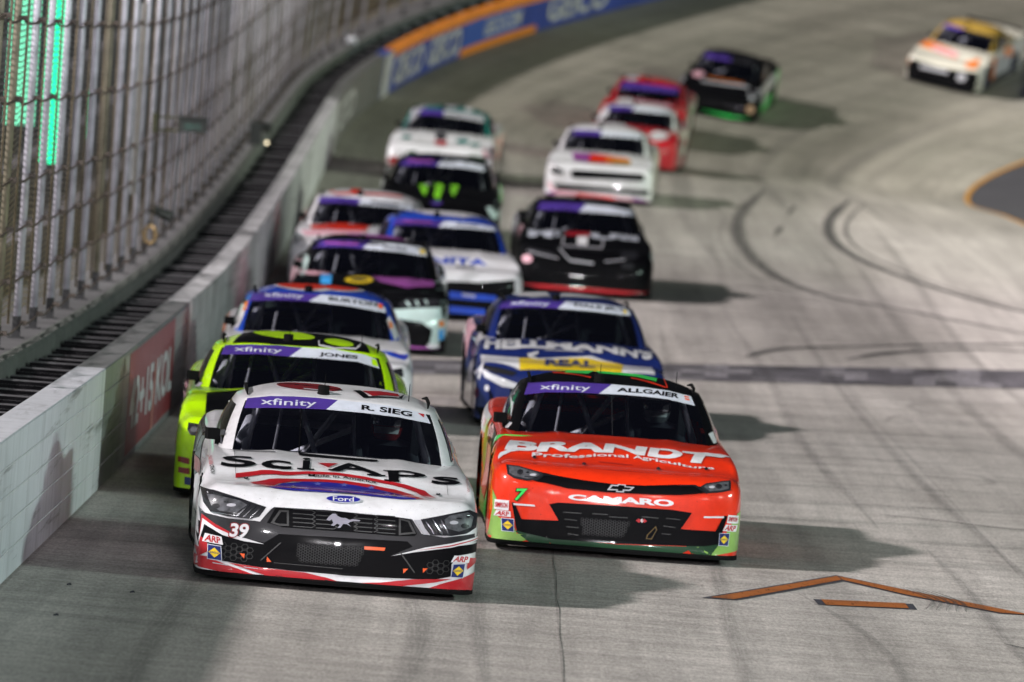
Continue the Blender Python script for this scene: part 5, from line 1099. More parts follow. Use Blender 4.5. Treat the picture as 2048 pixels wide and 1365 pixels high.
  ["p","mesh_grey",3,[[-0.187,0.337],[-0.068,0.339],[-0.068,0.345],[-0.187,0.343]]],
  ["p","mesh_grey",3,[[-0.399,0.279],[-0.303,0.275],[-0.302,0.281],[-0.398,0.285]]],
  ["p","mesh_grey",3,[[0.196,0.342],[0.328,0.34],[0.328,0.346],[0.196,0.348]]],
  ["p","mesh_grey",3,[[0.388,0.344],[0.497,0.339],[0.497,0.345],[0.388,0.35]]],
  ["p","mesh_grey",3,[[-0.382,0.221],[-0.286,0.22],[-0.286,0.226],[-0.382,0.227]]],
  ["p","mesh_grey",3,[[0.368,0.283],[0.465,0.277],[0.465,0.283],[0.369,0.289]]],
  ["p","mesh_grey",3,[[0.361,0.222],[0.433,0.221],[0.433,0.227],[0.361,0.228]]],
  ["p","mesh_grey",3,[[-0.366,0.168],[-0.282,0.163],[-0.282,0.169],[-0.366,0.174]]],
  ["p","mesh_grey",3,[[-0.055,0.323],[0.089,0.325],[0.089,0.331],[-0.055,0.329]]],
  ["p","white",4,[[-0.939,0.387],[-0.834,0.39],[-0.833,0.311],[-0.94,0.311]]],
  ["t","red",5,"SIMPSON",[[-0.933,0.368],[-0.842,0.37]],[[-0.933,0.329],[-0.842,0.328]],0.03],
  ["p","white",4,[[0.869,0.403],[0.953,0.398],[0.951,0.336],[0.861,0.338]]],
  ["t","red",5,"SIMPSON",[[0.876,0.389],[0.944,0.384]],[[0.87,0.353],[0.94,0.351]],0.03],
  ["p","white",4,[[-0.922,0.307],[-0.818,0.307],[-0.811,0.263],[-0.94,0.262]]],
  ["t","red",5,"ARP",[[-0.911,0.303],[-0.83,0.303]],[[-0.928,0.267],[-0.822,0.268]],0.03],
  ["p","white",4,[[0.856,0.328],[0.95,0.323],[0.938,0.272],[0.834,0.277]]],
  ["t","red",5,"ARP",[[0.864,0.323],[0.937,0.319]],[[0.845,0.282],[0.929,0.278]],0.03],
  ["p","banner_white",4,[[-0.884,0.251],[-0.786,0.251],[-0.778,0.149],[-0.874,0.149]]],
  ["p","navy",5,[[-0.879,0.247],[-0.79,0.246],[-0.783,0.153],[-0.87,0.154]]],
  ["p","yellow",6,[[-0.869,0.2],[-0.833,0.233],[-0.792,0.2],[-0.827,0.165]]],
  ["t","navy",7,"SUNOCO",[[-0.862,0.207],[-0.8,0.206]],[[-0.861,0.193],[-0.799,0.193]],0.02],
  ["p","banner_white",4,[[0.81,0.259],[0.891,0.262],[0.886,0.159],[0.809,0.16]]],
  ["p","navy",5,[[0.813,0.255],[0.887,0.257],[0.882,0.164],[0.813,0.165]]],
  ["p","yellow",6,[[0.817,0.21],[0.849,0.242],[0.88,0.211],[0.848,0.176]]],
  ["t","navy",7,"SUNOCO",[[0.824,0.216],[0.874,0.217]],[[0.823,0.203],[0.874,0.204]],0.02]]],"roof":["top",[["p","brightgreen",1,[[-0.36,2.896],[-0.292,2.862],[-0.138,2.895],[-0.195,2.68],[-0.381,2.73]]],
  ["p","brightgreen",1,[[-0.126,2.891],[0.229,2.897],[0.377,2.809],[0.361,2.578],[0.209,2.722],[-0.104,2.769]]],
  ["p","orange_red",2,[[-0.477,2.881],[-0.472,2.737],[-0.463,2.821],[-0.483,2.891]]],
  ["p","orange_red",2,[[-0.469,2.738],[-0.178,2.447],[-0.175,2.496],[-0.465,2.82]]],
  ["p","orange_red",2,[[0.151,2.578],[0.426,2.352],[0.431,2.403],[0.157,2.654]]],
  ["p","orange_red",2,[[0.43,2.864],[0.434,2.354],[0.448,2.387],[0.44,2.861]]]]],"left":["left",[["p","black",1,[[1.6,0.8],[3.0,0.84],[3.1,0.66],[1.9,0.6],[1.4,0.66]]],
  ["p","brightgreen",2,[[1.25,0.84],[1.6,0.8],[1.9,0.4],[2.5,0.12],[1.9,0.12],[1.4,0.5]]],
  ["p","orange_red",1,[[2.3,0.8],[3.2,0.86],[3.3,0.3],[2.9,0.15],[2.4,0.3]]],
  ["p","gold",2,[[3.0,0.75],[3.4,0.8],[3.35,0.5],[3.1,0.4]]],
  ["p","white",1,[[3.3,0.86],[5.0,0.93],[5.0,0.68],[4.2,0.75],[3.4,0.72]]],
  ["p","pink",2,[[3.5,0.82],[4.9,0.86],[4.9,0.8],[3.5,0.76]]],
  ["p","leaf",1,[[1.35,0.1],[3.3,0.1],[3.3,0.3],[2.4,0.22],[1.35,0.45]]]]],"pillar":["front",[["p","white",2,[[-0.844,0.91],[-0.801,0.901],[-0.831,0.859],[-0.877,0.851]]],
  ["p","white",2,[[0.768,0.929],[0.809,0.945],[0.839,0.864],[0.809,0.859]]],
  ["p","white",2,[[-0.773,1.124],[-0.749,1.164],[-0.746,1.165],[-0.808,1.062],[-0.813,0.929]]]]]},
 'jones': {"banner":["front",[["p","purple",1,[[-0.646,1.191],[-0.425,1.215],[-0.188,1.225],[0.013,1.222],[-0.09,1.143],[-0.366,1.144],[-0.674,1.115]]],
  ["p","banner_white",1,[[0.013,1.222],[0.287,1.224],[0.554,1.195],[0.651,1.163],[0.681,1.092],[0.49,1.138],[0.16,1.146],[-0.09,1.143]]],
  ["t","banner_white",2,"xfinity",[[-0.562,1.189],[-0.153,1.203]],[[-0.564,1.141],[-0.167,1.156]],0.008],
  ["t","black",2,"JONES",[[0.161,1.194],[0.492,1.186]],[[0.16,1.158],[0.49,1.149]],0.035],
  ["p","lime",2,[[0.608,1.167],[0.649,1.157],[0.671,1.104],[0.617,1.12]]]]],"hood":["top",[["p","black",1,[[-0.764,1.269],[-0.342,1.467],[0.178,1.539],[0.571,1.389],[0.562,0.605],[-0.319,0.209],[-0.757,0.186]]]]],"bumper":["front",[["p","black",1,[[-0.715,0.736],[0.573,0.738],[0.579,0.568],[0.569,0.342],[-0.697,0.252],[-0.762,0.61],[-0.715,0.73]]],
  ["p","headlamp",3,[[-0.885,0.617],[-0.807,0.612],[-0.747,0.587],[-0.754,0.513],[-0.864,0.522],[-0.889,0.562]]],
  ["p","chrome",4,[[-0.878,0.602],[-0.807,0.597],[-0.806,0.604],[-0.877,0.61]]],
  ["p","lamp_inner",4,[[-0.807,0.57],[-0.808,0.563],[-0.812,0.557],[-0.817,0.551],[-0.825,0.547],[-0.834,0.546],[-0.842,0.546],[-0.85,0.548],[-0.857,0.553],[-0.861,0.558],[-0.863,0.565],[-0.863,0.572],[-0.859,0.578],[-0.853,0.584],[-0.846,0.588],[-0.837,0.589],[-0.828,0.589],[-0.82,0.587],[-0.814,0.582],[-0.809,0.577]]],
  ["p","darkred",3,[[-0.947,0.341],[-0.856,0.333],[-0.852,0.283],[-0.947,0.296]]],
  ["p","darkred",3,[[-0.938,0.253],[-0.85,0.251],[-0.847,0.201],[-0.938,0.209]]],
  ["p","navy",3,[[-0.883,0.178],[-0.832,0.176],[-0.827,0.113],[-0.879,0.115]]]]],"roof":["top",[["p","black",1,[[-0.504,2.887],[-0.084,2.878],[0.306,2.888],[0.549,2.879],[0.593,2.329],[0.393,2.257],[0.023,2.229],[-0.241,2.232],[-0.584,2.328]]],
  ["p","lime",2,[[0.118,2.625],[0.109,2.556],[0.082,2.5],[0.039,2.47],[-0.017,2.451],[-0.082,2.444],[-0.153,2.451],[-0.223,2.474],[-0.289,2.52],[-0.346,2.61],[-0.39,2.717],[-0.419,2.826],[-0.409,2.893],[-0.368,2.898],[-0.322,2.891],[-0.286,2.895],[-0.244,2.886],[-0.205,2.896],[-0.156,2.866],[-0.098,2.895],[-0.02,2.894],[0.037,2.837],[0.081,2.77],[0.108,2.699]]],
  ["p","white",2,[[0.147,2.464],[0.149,2.279],[0.159,2.284],[0.157,2.468]]],
  ["p","white",2,[[0.153,2.324],[0.287,2.26],[0.472,2.381],[0.52,2.781],[0.509,2.479],[0.472,2.313],[0.287,2.231],[0.154,2.256]]],
  ["p","lime",2,[[0.452,2.495],[0.446,2.445],[0.428,2.4],[0.4,2.362],[0.365,2.341],[0.326,2.335],[0.287,2.345],[0.251,2.371],[0.223,2.407],[0.205,2.449],[0.198,2.496],[0.204,2.558],[0.222,2.616],[0.25,2.658],[0.285,2.684],[0.324,2.693],[0.364,2.682],[0.399,2.658],[0.427,2.614],[0.445,2.558]]]]],"pillar":["front",[["p","white",2,[[-0.854,0.886],[-0.806,0.883],[-0.833,0.846],[-0.873,0.845]]]]],"left":["left",[["p","pink",1,[[3.2,0.86],[4.8,0.9],[4.8,0.72],[3.3,0.65]]],
  ["p","black",2,[[3.3,0.82],[4.7,0.86],[4.7,0.83],[3.3,0.79]]],
  ["p","black",2,[[3.3,0.75],[4.7,0.8],[4.7,0.77],[3.3,0.71]]],
  ["p","leaf",1,[[1.4,0.85],[3.1,0.87],[3.1,0.6],[1.4,0.5]]],
  ["p","black",1,[[1.4,0.15],[3.2,0.15],[3.2,0.3],[1.4,0.25]]]]]},
 'burton': {"banner":["front",[["p","purple",1,[[-0.672,1.217],[-0.319,1.239],[0.021,1.242],[-0.101,1.17],[-0.392,1.162],[-0.723,1.131]]],
  ["p","banner_white",1,[[0.021,1.242],[0.314,1.234],[0.602,1.198],[0.683,1.147],[0.693,1.1],[0.319,1.149],[-0.101,1.17]]],
  ["t","banner_white",2,"xfinity",[[-0.564,1.226],[-0.153,1.236]],[[-0.567,1.169],[-0.16,1.186]],0.008],
  ["t","black",2,"BURTON",[[0.101,1.228],[0.602,1.195]],[[0.098,1.191],[0.6,1.156]],0.035],
  ["p","glow",2,[[0.61,1.188],[0.654,1.178],[0.652,1.135],[0.612,1.145]]]]],"hood":["top",[["p","blue",1,[[0.647,0.865],[0.756,0.869],[0.803,0.832],[0.93,0.844],[0.898,0.672],[0.773,0.731],[0.694,0.812]]],
  ["p","purple",2,[[0.769,0.835],[0.926,0.727],[0.93,0.769],[0.774,0.874]]]]],"roof":["top",[["p","white",1,[[0.153,2.661],[0.143,2.554],[0.111,2.475],[0.061,2.427],[-0.004,2.394],[-0.08,2.376],[-0.162,2.377],[-0.245,2.401],[-0.321,2.45],[-0.388,2.54],[-0.44,2.693],[-0.473,2.865],[-0.422,2.898],[-0.366,2.899],[-0.312,2.89],[-0.271,2.889],[-0.238,2.895],[-0.197,2.867],[-0.166,2.868],[-0.125,2.896],[-0.076,2.892],[0.005,2.898],[0.11,2.872],[0.142,2.77]]],
  ["p","orange_red",2,[[0.065,2.698],[0.057,2.618],[0.031,2.546],[-0.01,2.495],[-0.064,2.469],[-0.127,2.457],[-0.195,2.461],[-0.263,2.485],[-0.327,2.542],[-0.381,2.641],[-0.424,2.76],[-0.451,2.893],[-0.391,2.889],[-0.352,2.896],[-0.311,2.887],[-0.286,2.897],[-0.256,2.893],[-0.227,2.886],[-0.198,2.87],[-0.166,2.882],[-0.113,2.9],[-0.043,2.897],[0.03,2.859],[0.056,2.78]]],
  ["p","white",1,[[0.396,2.894],[0.443,2.896],[0.473,2.841],[0.434,2.702],[0.385,2.591],[0.327,2.509],[0.265,2.478],[0.203,2.469],[0.146,2.479],[0.096,2.504],[0.058,2.56],[0.034,2.632],[0.026,2.712],[0.033,2.794],[0.057,2.873],[0.141,2.893],[0.204,2.887],[0.242,2.876],[0.265,2.836],[0.286,2.894],[0.301,2.883],[0.318,2.884],[0.34,2.891],[0.364,2.89]]],
  ["p","orange_red",2,[[0.386,2.895],[0.416,2.854],[0.388,2.747],[0.345,2.65],[0.292,2.577],[0.233,2.536],[0.174,2.528],[0.121,2.549],[0.078,2.594],[0.051,2.656],[0.041,2.727],[0.051,2.801],[0.077,2.87],[0.142,2.897],[0.201,2.881],[0.232,2.882],[0.256,2.874],[0.284,2.89],[0.31,2.89],[0.345,2.897]]]]],"pillar":["front",[["p","orange",2,[[-0.754,1.108],[-0.716,1.135],[-0.732,1.048],[-0.77,1.029]]],
  ["p","white",1,[[-0.716,1.135],[-0.77,0.944],[-0.811,0.86],[-0.859,0.851],[-0.784,1.08]]],
  ["p","white",1,[[0.726,1.076],[0.786,0.99],[0.86,0.831],[0.803,0.82],[0.704,1.033]]],
  ["p","orange",2,[[0.72,1.033],[0.761,1.005],[0.771,0.955],[0.738,0.962]]]]],"left":["left",[["p","orange",1,[[3.2,0.86],[4.3,0.92],[4.2,0.6],[3.4,0.6]]],
  ["p","red",2,[[3.6,0.8],[4.1,0.86],[4.0,0.7]]]]],"bumper":["front",[["p","headlamp",2,[[0.772,0.622],[0.864,0.64],[0.884,0.552],[0.777,0.548]]]]]},
 'mint': {"banner":["front",[["p","purple",1,[[-0.695,1.215],[-0.321,1.248],[-0.004,1.253],[-0.109,1.169],[-0.414,1.17],[-0.718,1.133]]],
  ["p","banner_white",1,[[-0.004,1.253],[0.34,1.243],[0.607,1.222],[0.688,1.189],[0.703,1.12],[0.345,1.154],[-0.109,1.169]]],
  ["p","violet",2,[[-0.582,1.19],[-0.17,1.202],[-0.17,1.226],[-0.583,1.213]]],
  ["p","yellow",2,[[0.604,1.203],[0.671,1.189],[0.677,1.141],[0.61,1.151]]],
  ["p","grey",2,[[0.143,1.195],[0.442,1.178],[0.443,1.199],[0.145,1.216]]]]],"hood":["top",[["p","sky",2,[[-0.605,1.383],[-0.462,1.292],[-0.47,0.81],[-0.6,0.836]]],
  ["p","yellow",2,[[0.05,1.106],[0.042,1.04],[0.018,0.981],[-0.02,0.932],[-0.068,0.901],[-0.122,0.886],[-0.176,0.883],[-0.226,0.893],[-0.265,0.914],[-0.291,0.955],[-0.3,1.009],[-0.292,1.071],[-0.268,1.139],[-0.23,1.206],[-0.182,1.26],[-0.127,1.293],[-0.073,1.3],[-0.024,1.281],[0.016,1.237],[0.041,1.175]]],
  ["p","dark",3,[[-0.011,1.101],[-0.017,1.07],[-0.033,1.039],[-0.057,1.013],[-0.089,0.992],[-0.124,0.979],[-0.159,0.975],[-0.191,0.979],[-0.216,0.992],[-0.233,1.012],[-0.239,1.038],[-0.234,1.068],[-0.218,1.099],[-0.193,1.128],[-0.161,1.152],[-0.126,1.17],[-0.091,1.176],[-0.059,1.171],[-0.034,1.155],[-0.017,1.131]]],
  ["p","violet",1,[[0.019,1.367],[0.362,1.437],[0.807,1.603],[0.797,1.074],[0.464,0.831],[0.136,1.035]]],
  ["p","mint",1,[[-0.918,2.121],[-0.804,2.365],[-0.764,1.977],[-0.825,1.131]]],
  ["p","grey",1,[[0.175,0.654],[0.824,0.751],[0.824,0.795],[0.175,0.705]]]]],"roof":["top",[["p","violet",1,[[-0.291,2.899],[-0.023,2.887],[0.252,2.894],[0.469,2.612],[0.172,2.557],[-0.326,2.743]]],
  ["p","white",2,[[0.439,2.877],[0.439,2.886],[0.464,2.63],[0.405,2.638]]]]],"bumper":["front",[["p","mint",1,[[0.315,0.538],[0.619,0.573],[0.876,0.593],[0.971,0.671],[0.976,0.256],[0.802,0.078],[0.777,0.142],[0.805,0.321],[0.679,0.402],[0.386,0.432],[-0.742,0.443],[-0.745,0.49]]],
  ["p","headlamp",2,[[0.375,0.611],[0.468,0.669],[0.858,0.684],[0.875,0.624],[0.539,0.568],[0.394,0.559]]],
  ["p","mint",3,[[0.452,0.631],[0.504,0.581],[0.522,0.598],[0.471,0.647]]],
  ["p","mint",3,[[0.571,0.647],[0.606,0.597],[0.628,0.61],[0.593,0.66]]],
  ["p","mint",3,[[0.683,0.662],[0.71,0.611],[0.733,0.622],[0.706,0.67]]],
  ["p","sky",2,[[0.878,0.324],[0.95,0.34],[0.951,0.211],[0.886,0.195]]],
  ["p","orange",2,[[0.878,0.436],[0.943,0.445],[0.94,0.373],[0.883,0.364]]],
  ["p","violet",2,[[0.087,0.092],[0.569,0.111],[0.966,0.104],[0.606,0.076],[0.535,0.08],[0.456,0.076]]],
  ["p","white",3,[[0.907,0.131],[0.904,0.121],[0.893,0.112],[0.875,0.104],[0.853,0.099],[0.828,0.097],[0.803,0.097],[0.78,0.1],[0.762,0.106],[0.75,0.115],[0.746,0.124],[0.749,0.135],[0.76,0.144],[0.777,0.152],[0.799,0.158],[0.824,0.161],[0.849,0.16],[0.872,0.156],[0.89,0.15],[0.902,0.141]]]]],"left":["left",[["p","pink",1,[[1.3,0.86],[4.9,0.95],[4.9,0.5],[3.3,0.4],[1.3,0.5]]],
  ["p","violet",2,[[2.2,0.6],[3.0,0.7],[3.0,0.4],[2.2,0.3]]]]],"right":["right",[["p","mint",1,[[0.3,0.8],[4.9,0.95],[4.9,0.2],[0.3,0.2]]]]]},
 '9': {"banner":["front",[["p","purple",1,[[-0.68,1.194],[-0.402,1.218],[-0.079,1.216],[-0.124,1.136],[-0.427,1.139],[-0.696,1.11]]],
  ["p","banner_white",1,[[-0.079,1.216],[0.26,1.213],[0.638,1.173],[0.67,1.106],[0.365,1.134],[-0.124,1.136]]],
  ["p","grey",2,[[0.057,1.174],[0.454,1.153],[0.454,1.177],[0.057,1.198]]]]],"hood":["top",[["p","orange_red",1,[[-0.76,1.333],[-0.351,1.55],[0.308,1.49],[0.287,1.062],[-0.381,0.994],[-0.715,1.006]]],
  ["p","pink",1,[[-0.877,0.913],[-0.417,0.974],[0.027,1.044],[-0.037,0.833],[-0.771,0.715]]]]],"roof":["top",[["p","orange_red",1,[[-0.543,2.888],[-0.529,2.893],[-0.468,2.441],[-0.572,2.678]]],
  ["p","orange_red",1,[[-0.262,2.891],[-0.11,2.873],[-0.129,2.414],[-0.263,2.47]]],
  ["p","orange_red",1,[[-0.464,2.332],[0.494,2.479],[0.488,2.664],[-0.469,2.46]]]]],"left":["left",[["p","orange_red",1,[[3.2,0.88],[4.5,0.92],[4.4,0.6],[3.4,0.6]]]]]},
 'bluew': {"banner":["front",[["p","purple",1,[[-0.689,1.197],[-0.368,1.212],[-0.009,1.217],[-0.103,1.136],[-0.372,1.139],[-0.723,1.108]]],
  ["p","banner_white",1,[[-0.009,1.217],[0.353,1.208],[0.669,1.172],[0.702,1.121],[0.349,1.14],[-0.103,1.136]]],
  ["p","violet",2,[[-0.574,1.165],[-0.192,1.173],[-0.189,1.195],[-0.571,1.188]]],
  ["p","grey",2,[[0.132,1.17],[0.442,1.167],[0.445,1.187],[0.135,1.19]]]]],"roof":["top",[["p","white",1,[[-0.457,2.884],[-0.068,2.847],[0.403,2.883],[0.605,2.858],[0.272,2.412],[-0.268,2.473]]]]],"hood":["top",[["t","blue",2,"ANITA",[[-0.504,0.806],[0.015,0.891],[0.514,0.894]],[[-0.512,0.557],[0.006,0.655],[0.505,0.678]],0.04],
  ["p","grey",2,[[0.069,0.485],[0.334,0.468],[0.34,0.565],[0.075,0.575]]]]],"bumper":["front",[["p","black",1,[[-0.525,0.468],[-0.017,0.52],[0.353,0.528],[0.85,0.591],[0.859,0.434],[0.645,0.078],[0.099,0.077],[-0.207,0.078]]],
  ["p","blue",2,[[-0.018,0.389],[0.612,0.368],[0.618,0.289],[-0.011,0.293]]],
  ["p","blue",2,[[-0.004,0.196],[0.626,0.175],[0.631,0.097],[0.002,0.1]]],
  ["p","silver",2,[[0.151,0.341],[0.329,0.326],[0.332,0.358],[0.154,0.372]]]]]},
 'hell': {"banner":["front",[["p","purple",1,[[-0.658,1.218],[-0.331,1.248],[-0.006,1.254],[-0.1,1.18],[-0.451,1.173],[-0.719,1.134]]],
  ["p","banner_white",1,[[-0.006,1.254],[0.355,1.249],[0.624,1.224],[0.673,1.191],[0.681,1.146],[0.264,1.175],[-0.1,1.18]]],
  ["t","banner_white",2,"xfinity",[[-0.585,1.225],[-0.176,1.241]],[[-0.598,1.17],[-0.189,1.187]],0.008],
  ["t","black",2,"DALE JR.",[[0.084,1.245],[0.54,1.223]],[[0.078,1.202],[0.536,1.183]],0.03],
  ["p","yellow",2,[[0.607,1.204],[0.642,1.198],[0.635,1.165],[0.604,1.17]]]]],"hood":["top",[["t","white",3,"HELLMANN'S",[[-0.862,1.466],[-0.576,1.441],[-0.184,1.346],[0.243,1.312],[0.605,1.276],[0.886,1.265]],[[-0.896,0.882],[-0.594,0.873],[-0.2,0.94],[0.225,0.901],[0.585,0.866],[0.848,0.851]],0.05],
  ["p","white",1,[[-0.93,0.714],[-0.534,0.623],[-0.542,0.082],[-0.93,0.293]]],
  ["p","yellow",2,[[-0.543,0.592],[-0.274,0.607],[0.139,0.749],[0.541,0.57],[0.503,0.119],[-0.55,0.085]]],
  ["t","navy",4,"REAL",[[-0.266,0.609],[0.251,0.667]],[[-0.291,0.174],[0.23,0.197]],0.05],
  ["p","white",2,[[-0.45,0.75],[-0.333,0.843],[-0.335,0.782],[-0.402,0.692],[-0.338,0.634],[0.223,0.807],[0.477,0.599],[0.188,0.737],[-0.34,0.568],[-0.437,0.624]]],
  ["p","white",1,[[0.533,0.564],[0.837,0.599],[0.848,0.184],[0.503,0.119]]],
  ["p","silver",2,[[-0.267,0.878],[0.143,0.891],[0.145,0.939],[-0.265,0.92]]]]],"bumper":["front",[["p","white",1,[[-0.934,0.594],[-0.837,0.549],[-0.576,0.472],[-0.284,0.443],[-0.281,0.394],[-0.718,0.429],[-0.899,0.511]]],
  ["p","headlamp",2,[[-0.926,0.633],[-0.728,0.612],[-0.566,0.584],[-0.612,0.541],[-0.806,0.559],[-0.918,0.596]]],
  ["p","chrome",3,[[-0.889,0.615],[-0.728,0.592],[-0.727,0.601],[-0.887,0.624]]],
  ["p","black",1,[[-0.816,0.208],[-0.863,0.434],[-0.754,0.233],[-0.903,0.081],[-0.982,0.199]]],
  ["p","white",2,[[-0.988,0.538],[-0.905,0.666],[-0.918,0.675],[-0.944,0.474]]],
  ["p","white",2,[[-0.846,0.403],[-0.847,0.393],[-0.849,0.384],[-0.854,0.376],[-0.86,0.371],[-0.866,0.369],[-0.873,0.37],[-0.88,0.374],[-0.885,0.381],[-0.889,0.389],[-0.891,0.399],[-0.89,0.409],[-0.887,0.419],[-0.883,0.426],[-0.877,0.431],[-0.87,0.433],[-0.864,0.433],[-0.857,0.429],[-0.852,0.422],[-0.848,0.413]]],
  ["p","darkred",2,[[-0.945,0.344],[-0.945,0.329],[-0.947,0.315],[-0.951,0.303],[-0.956,0.295],[-0.962,0.291],[-0.968,0.292],[-0.974,0.297],[-0.978,0.306],[-0.981,0.317],[-0.982,0.331],[-0.982,0.346],[-0.981,0.361],[-0.978,0.374],[-0.973,0.383],[-0.968,0.387],[-0.961,0.387],[-0.955,0.381],[-0.95,0.371],[-0.946,0.358]]]]],"roof":["top",[["p","white",1,[[-0.449,2.883],[-0.19,2.89],[-0.157,2.536],[-0.361,2.456],[-0.526,2.689]]],
  ["p","white",1,[[0.003,2.898],[0.315,2.892],[0.492,2.891],[0.284,2.661],[-0.115,2.553]]]]],"left":["left",[["p","pink",1,[[3.2,0.88],[4.9,0.95],[4.9,0.5],[3.4,0.5]]],
  ["p","white",2,[[1.6,0.85],[2.4,0.88],[2.3,0.8],[1.6,0.76]]]]]},
 'black8': {"banner":["front",[["p","purple",1,[[-0.674,1.205],[-0.318,1.234],[0.018,1.233],[-0.091,1.125],[-0.363,1.13],[-0.695,1.1]]],
  ["p","banner_white",1,[[0.018,1.233],[0.357,1.225],[0.704,1.186],[0.737,1.11],[0.332,1.125],[-0.091,1.125]]]]],"roof":["top",[["p","white",1,[[-0.304,2.9],[-0.045,2.878],[0.229,2.894],[0.546,2.687],[-0.124,2.618],[-0.493,2.718]]],
  ["p","red",2,[[-0.302,2.899],[-0.081,2.899],[0.268,2.895],[0.452,2.709],[-0.075,2.695],[-0.443,2.873]]]]],"hood":["top",[["t","banner_white",2,"M",[[-0.832,1.464],[-0.469,1.346]],[[-0.843,0.888],[-0.489,0.861]],0.06],
  ["t","banner_white",2,"T",[[-0.469,1.315],[-0.341,1.383]],[[-0.478,0.877],[-0.363,0.896]],0.06],
  ["t","banner_white",2,"UII",[[0.073,1.338],[0.788,1.598]],[[0.062,0.91],[0.769,1.061]],0.06],
  ["p","red",2,[[-0.285,1.303],[0.074,1.386],[0.054,1.046],[-0.291,1.026]]],
  ["p","white",3,[[-0.12,0.992],[0.03,1.018],[0.013,0.642],[-0.135,0.653]]],
  ["p","silver",2,[[-0.331,1.039],[-0.36,0.542],[-0.34,0.537],[-0.311,1.034]]],
  ["p","silver",2,[[-0.352,0.482],[0.227,0.51],[0.231,0.604],[-0.348,0.585]]],
  ["p","silver",2,[[0.239,0.558],[0.27,1.021],[0.25,1.027],[0.219,0.564]]],
  ["p","black",1,[[-0.93,4.383],[-0.93,-4.834],[-0.93,7.135]]]]],"bumper":["front",[["p","silver",2,[[-0.415,0.665],[-0.249,0.505],[-0.237,0.518],[-0.398,0.671]]],
  ["p","silver",2,[[-0.244,0.496],[0.099,0.477],[0.101,0.508],[-0.242,0.527]]],
  ["p","silver",2,[[-0.862,0.588],[-0.404,0.516],[-0.402,0.529],[-0.859,0.601]]],
  ["p","silver",2,[[0.258,0.52],[0.552,0.573],[0.55,0.586],[0.256,0.533]]],
  ["p","grey",1,[[-0.884,0.654],[-0.498,0.602],[-0.403,0.522],[-0.789,0.536]]],
  ["p","grey",1,[[0.481,0.669],[0.77,0.691],[0.734,0.602],[0.506,0.566]]],
  ["p","pink",2,[[-0.782,0.492],[-0.784,0.474],[-0.793,0.456],[-0.808,0.442],[-0.828,0.432],[-0.85,0.427],[-0.872,0.427],[-0.892,0.433],[-0.909,0.444],[-0.92,0.459],[-0.924,0.477],[-0.922,0.495],[-0.913,0.512],[-0.899,0.527],[-0.879,0.537],[-0.857,0.543],[-0.835,0.542],[-0.815,0.536],[-0.798,0.524],[-0.787,0.509]]],
  ["p","red",2,[[-0.961,0.133],[-0.353,0.142],[0.331,0.136],[0.968,0.135],[0.542,0.075],[0.025,0.076],[-0.37,0.075],[-0.626,0.075]]],
  ["p","grey",1,[[0.508,0.522],[0.691,0.534],[0.673,0.455],[0.513,0.455]]]]],"left":["left",[["p","pink",1,[[1.8,0.84],[2.5,0.86],[2.4,0.7],[1.8,0.7]]],
  ["p","silver",1,[[3.2,0.88],[4.8,0.93],[4.6,0.7],[3.4,0.65]]]]],"right":["right",[["p","mint",1,[[0.3,0.62],[1.2,0.75],[4.8,0.9],[4.8,0.5],[1.3,0.45],[0.3,0.3]]]]]},  # the mint strip on the right side is a painted light reflection
 'mon': {"banner":["front",[["p","purple",1,[[-0.662,1.228],[-0.326,1.259],[-0.011,1.267],[-0.096,1.154],[-0.405,1.141],[-0.688,1.108]]],
  ["p","banner_white",1,[[-0.011,1.267],[0.352,1.247],[0.655,1.205],[0.679,1.117],[0.362,1.153],[-0.096,1.154]]],
  ["p","violet",2,[[-0.565,1.18],[-0.166,1.199],[-0.167,1.23],[-0.567,1.21]]]]],"hood":["top",[["p","monster",2,[[-0.362,1.551],[-0.329,1.452],[-0.286,1.542],[-0.245,1.436],[-0.217,1.547],[-0.201,1.041],[-0.223,0.865],[-0.245,0.723],[-0.28,0.837],[-0.309,0.946]]],
  ["p","monster",2,[[-0.112,1.569],[-0.071,1.522],[-0.027,1.563],[0.008,1.522],[0.031,1.566],[0.036,1.122],[0.006,0.829],[-0.008,0.566],[-0.054,0.585],[-0.098,0.771],[-0.076,1.011]]],
  ["p","monster",2,[[0.156,1.567],[0.2,1.544],[0.24,1.581],[0.272,1.556],[0.269,1.151],[0.238,0.929],[0.22,0.806],[0.184,0.866],[0.16,1.027]]],
  ["p","purple",2,[[0.051,0.226],[0.047,0.197],[0.035,0.174],[0.016,0.157],[-0.009,0.146],[-0.036,0.14],[-0.064,0.138],[-0.09,0.143],[-0.11,0.151],[-0.124,0.166],[-0.129,0.187],[-0.126,0.214],[-0.114,0.243],[-0.095,0.325],[-0.071,0.396],[-0.044,0.43],[-0.016,0.434],[0.01,0.41],[0.031,0.353],[0.045,0.254]]]]],"right":["right",[["p","mint",1,[[0.25,0.6],[1.2,0.72],[2.5,0.8],[2.5,0.5],[0.3,0.35]]],  # the mint patch paints a glow of light on the right side
  ["p","brightgreen",1,[[3.0,0.85],[3.6,0.87],[3.6,0.4],[3.0,0.4]]],
  ["p","yellow",1,[[2.5,0.5],[3.0,0.6],[3.0,0.3]]]]],"left":["left",[["p","silver",1,[[3.2,0.88],[4.9,0.94],[4.7,0.6],[3.3,0.6]]]]],"bumper":["front",[["p","mint",2,[[0.734,0.695],[0.906,0.729],[0.924,0.514],[0.869,0.453],[0.782,0.596]]]]]},  # the mint bumper patch carries the painted glow round the front
 'c11': {"banner":["front",[["p","purple",1,[[-0.663,1.218],[-0.376,1.232],[-0.097,1.239],[-0.083,1.13],[-0.391,1.136],[-0.69,1.106]]],
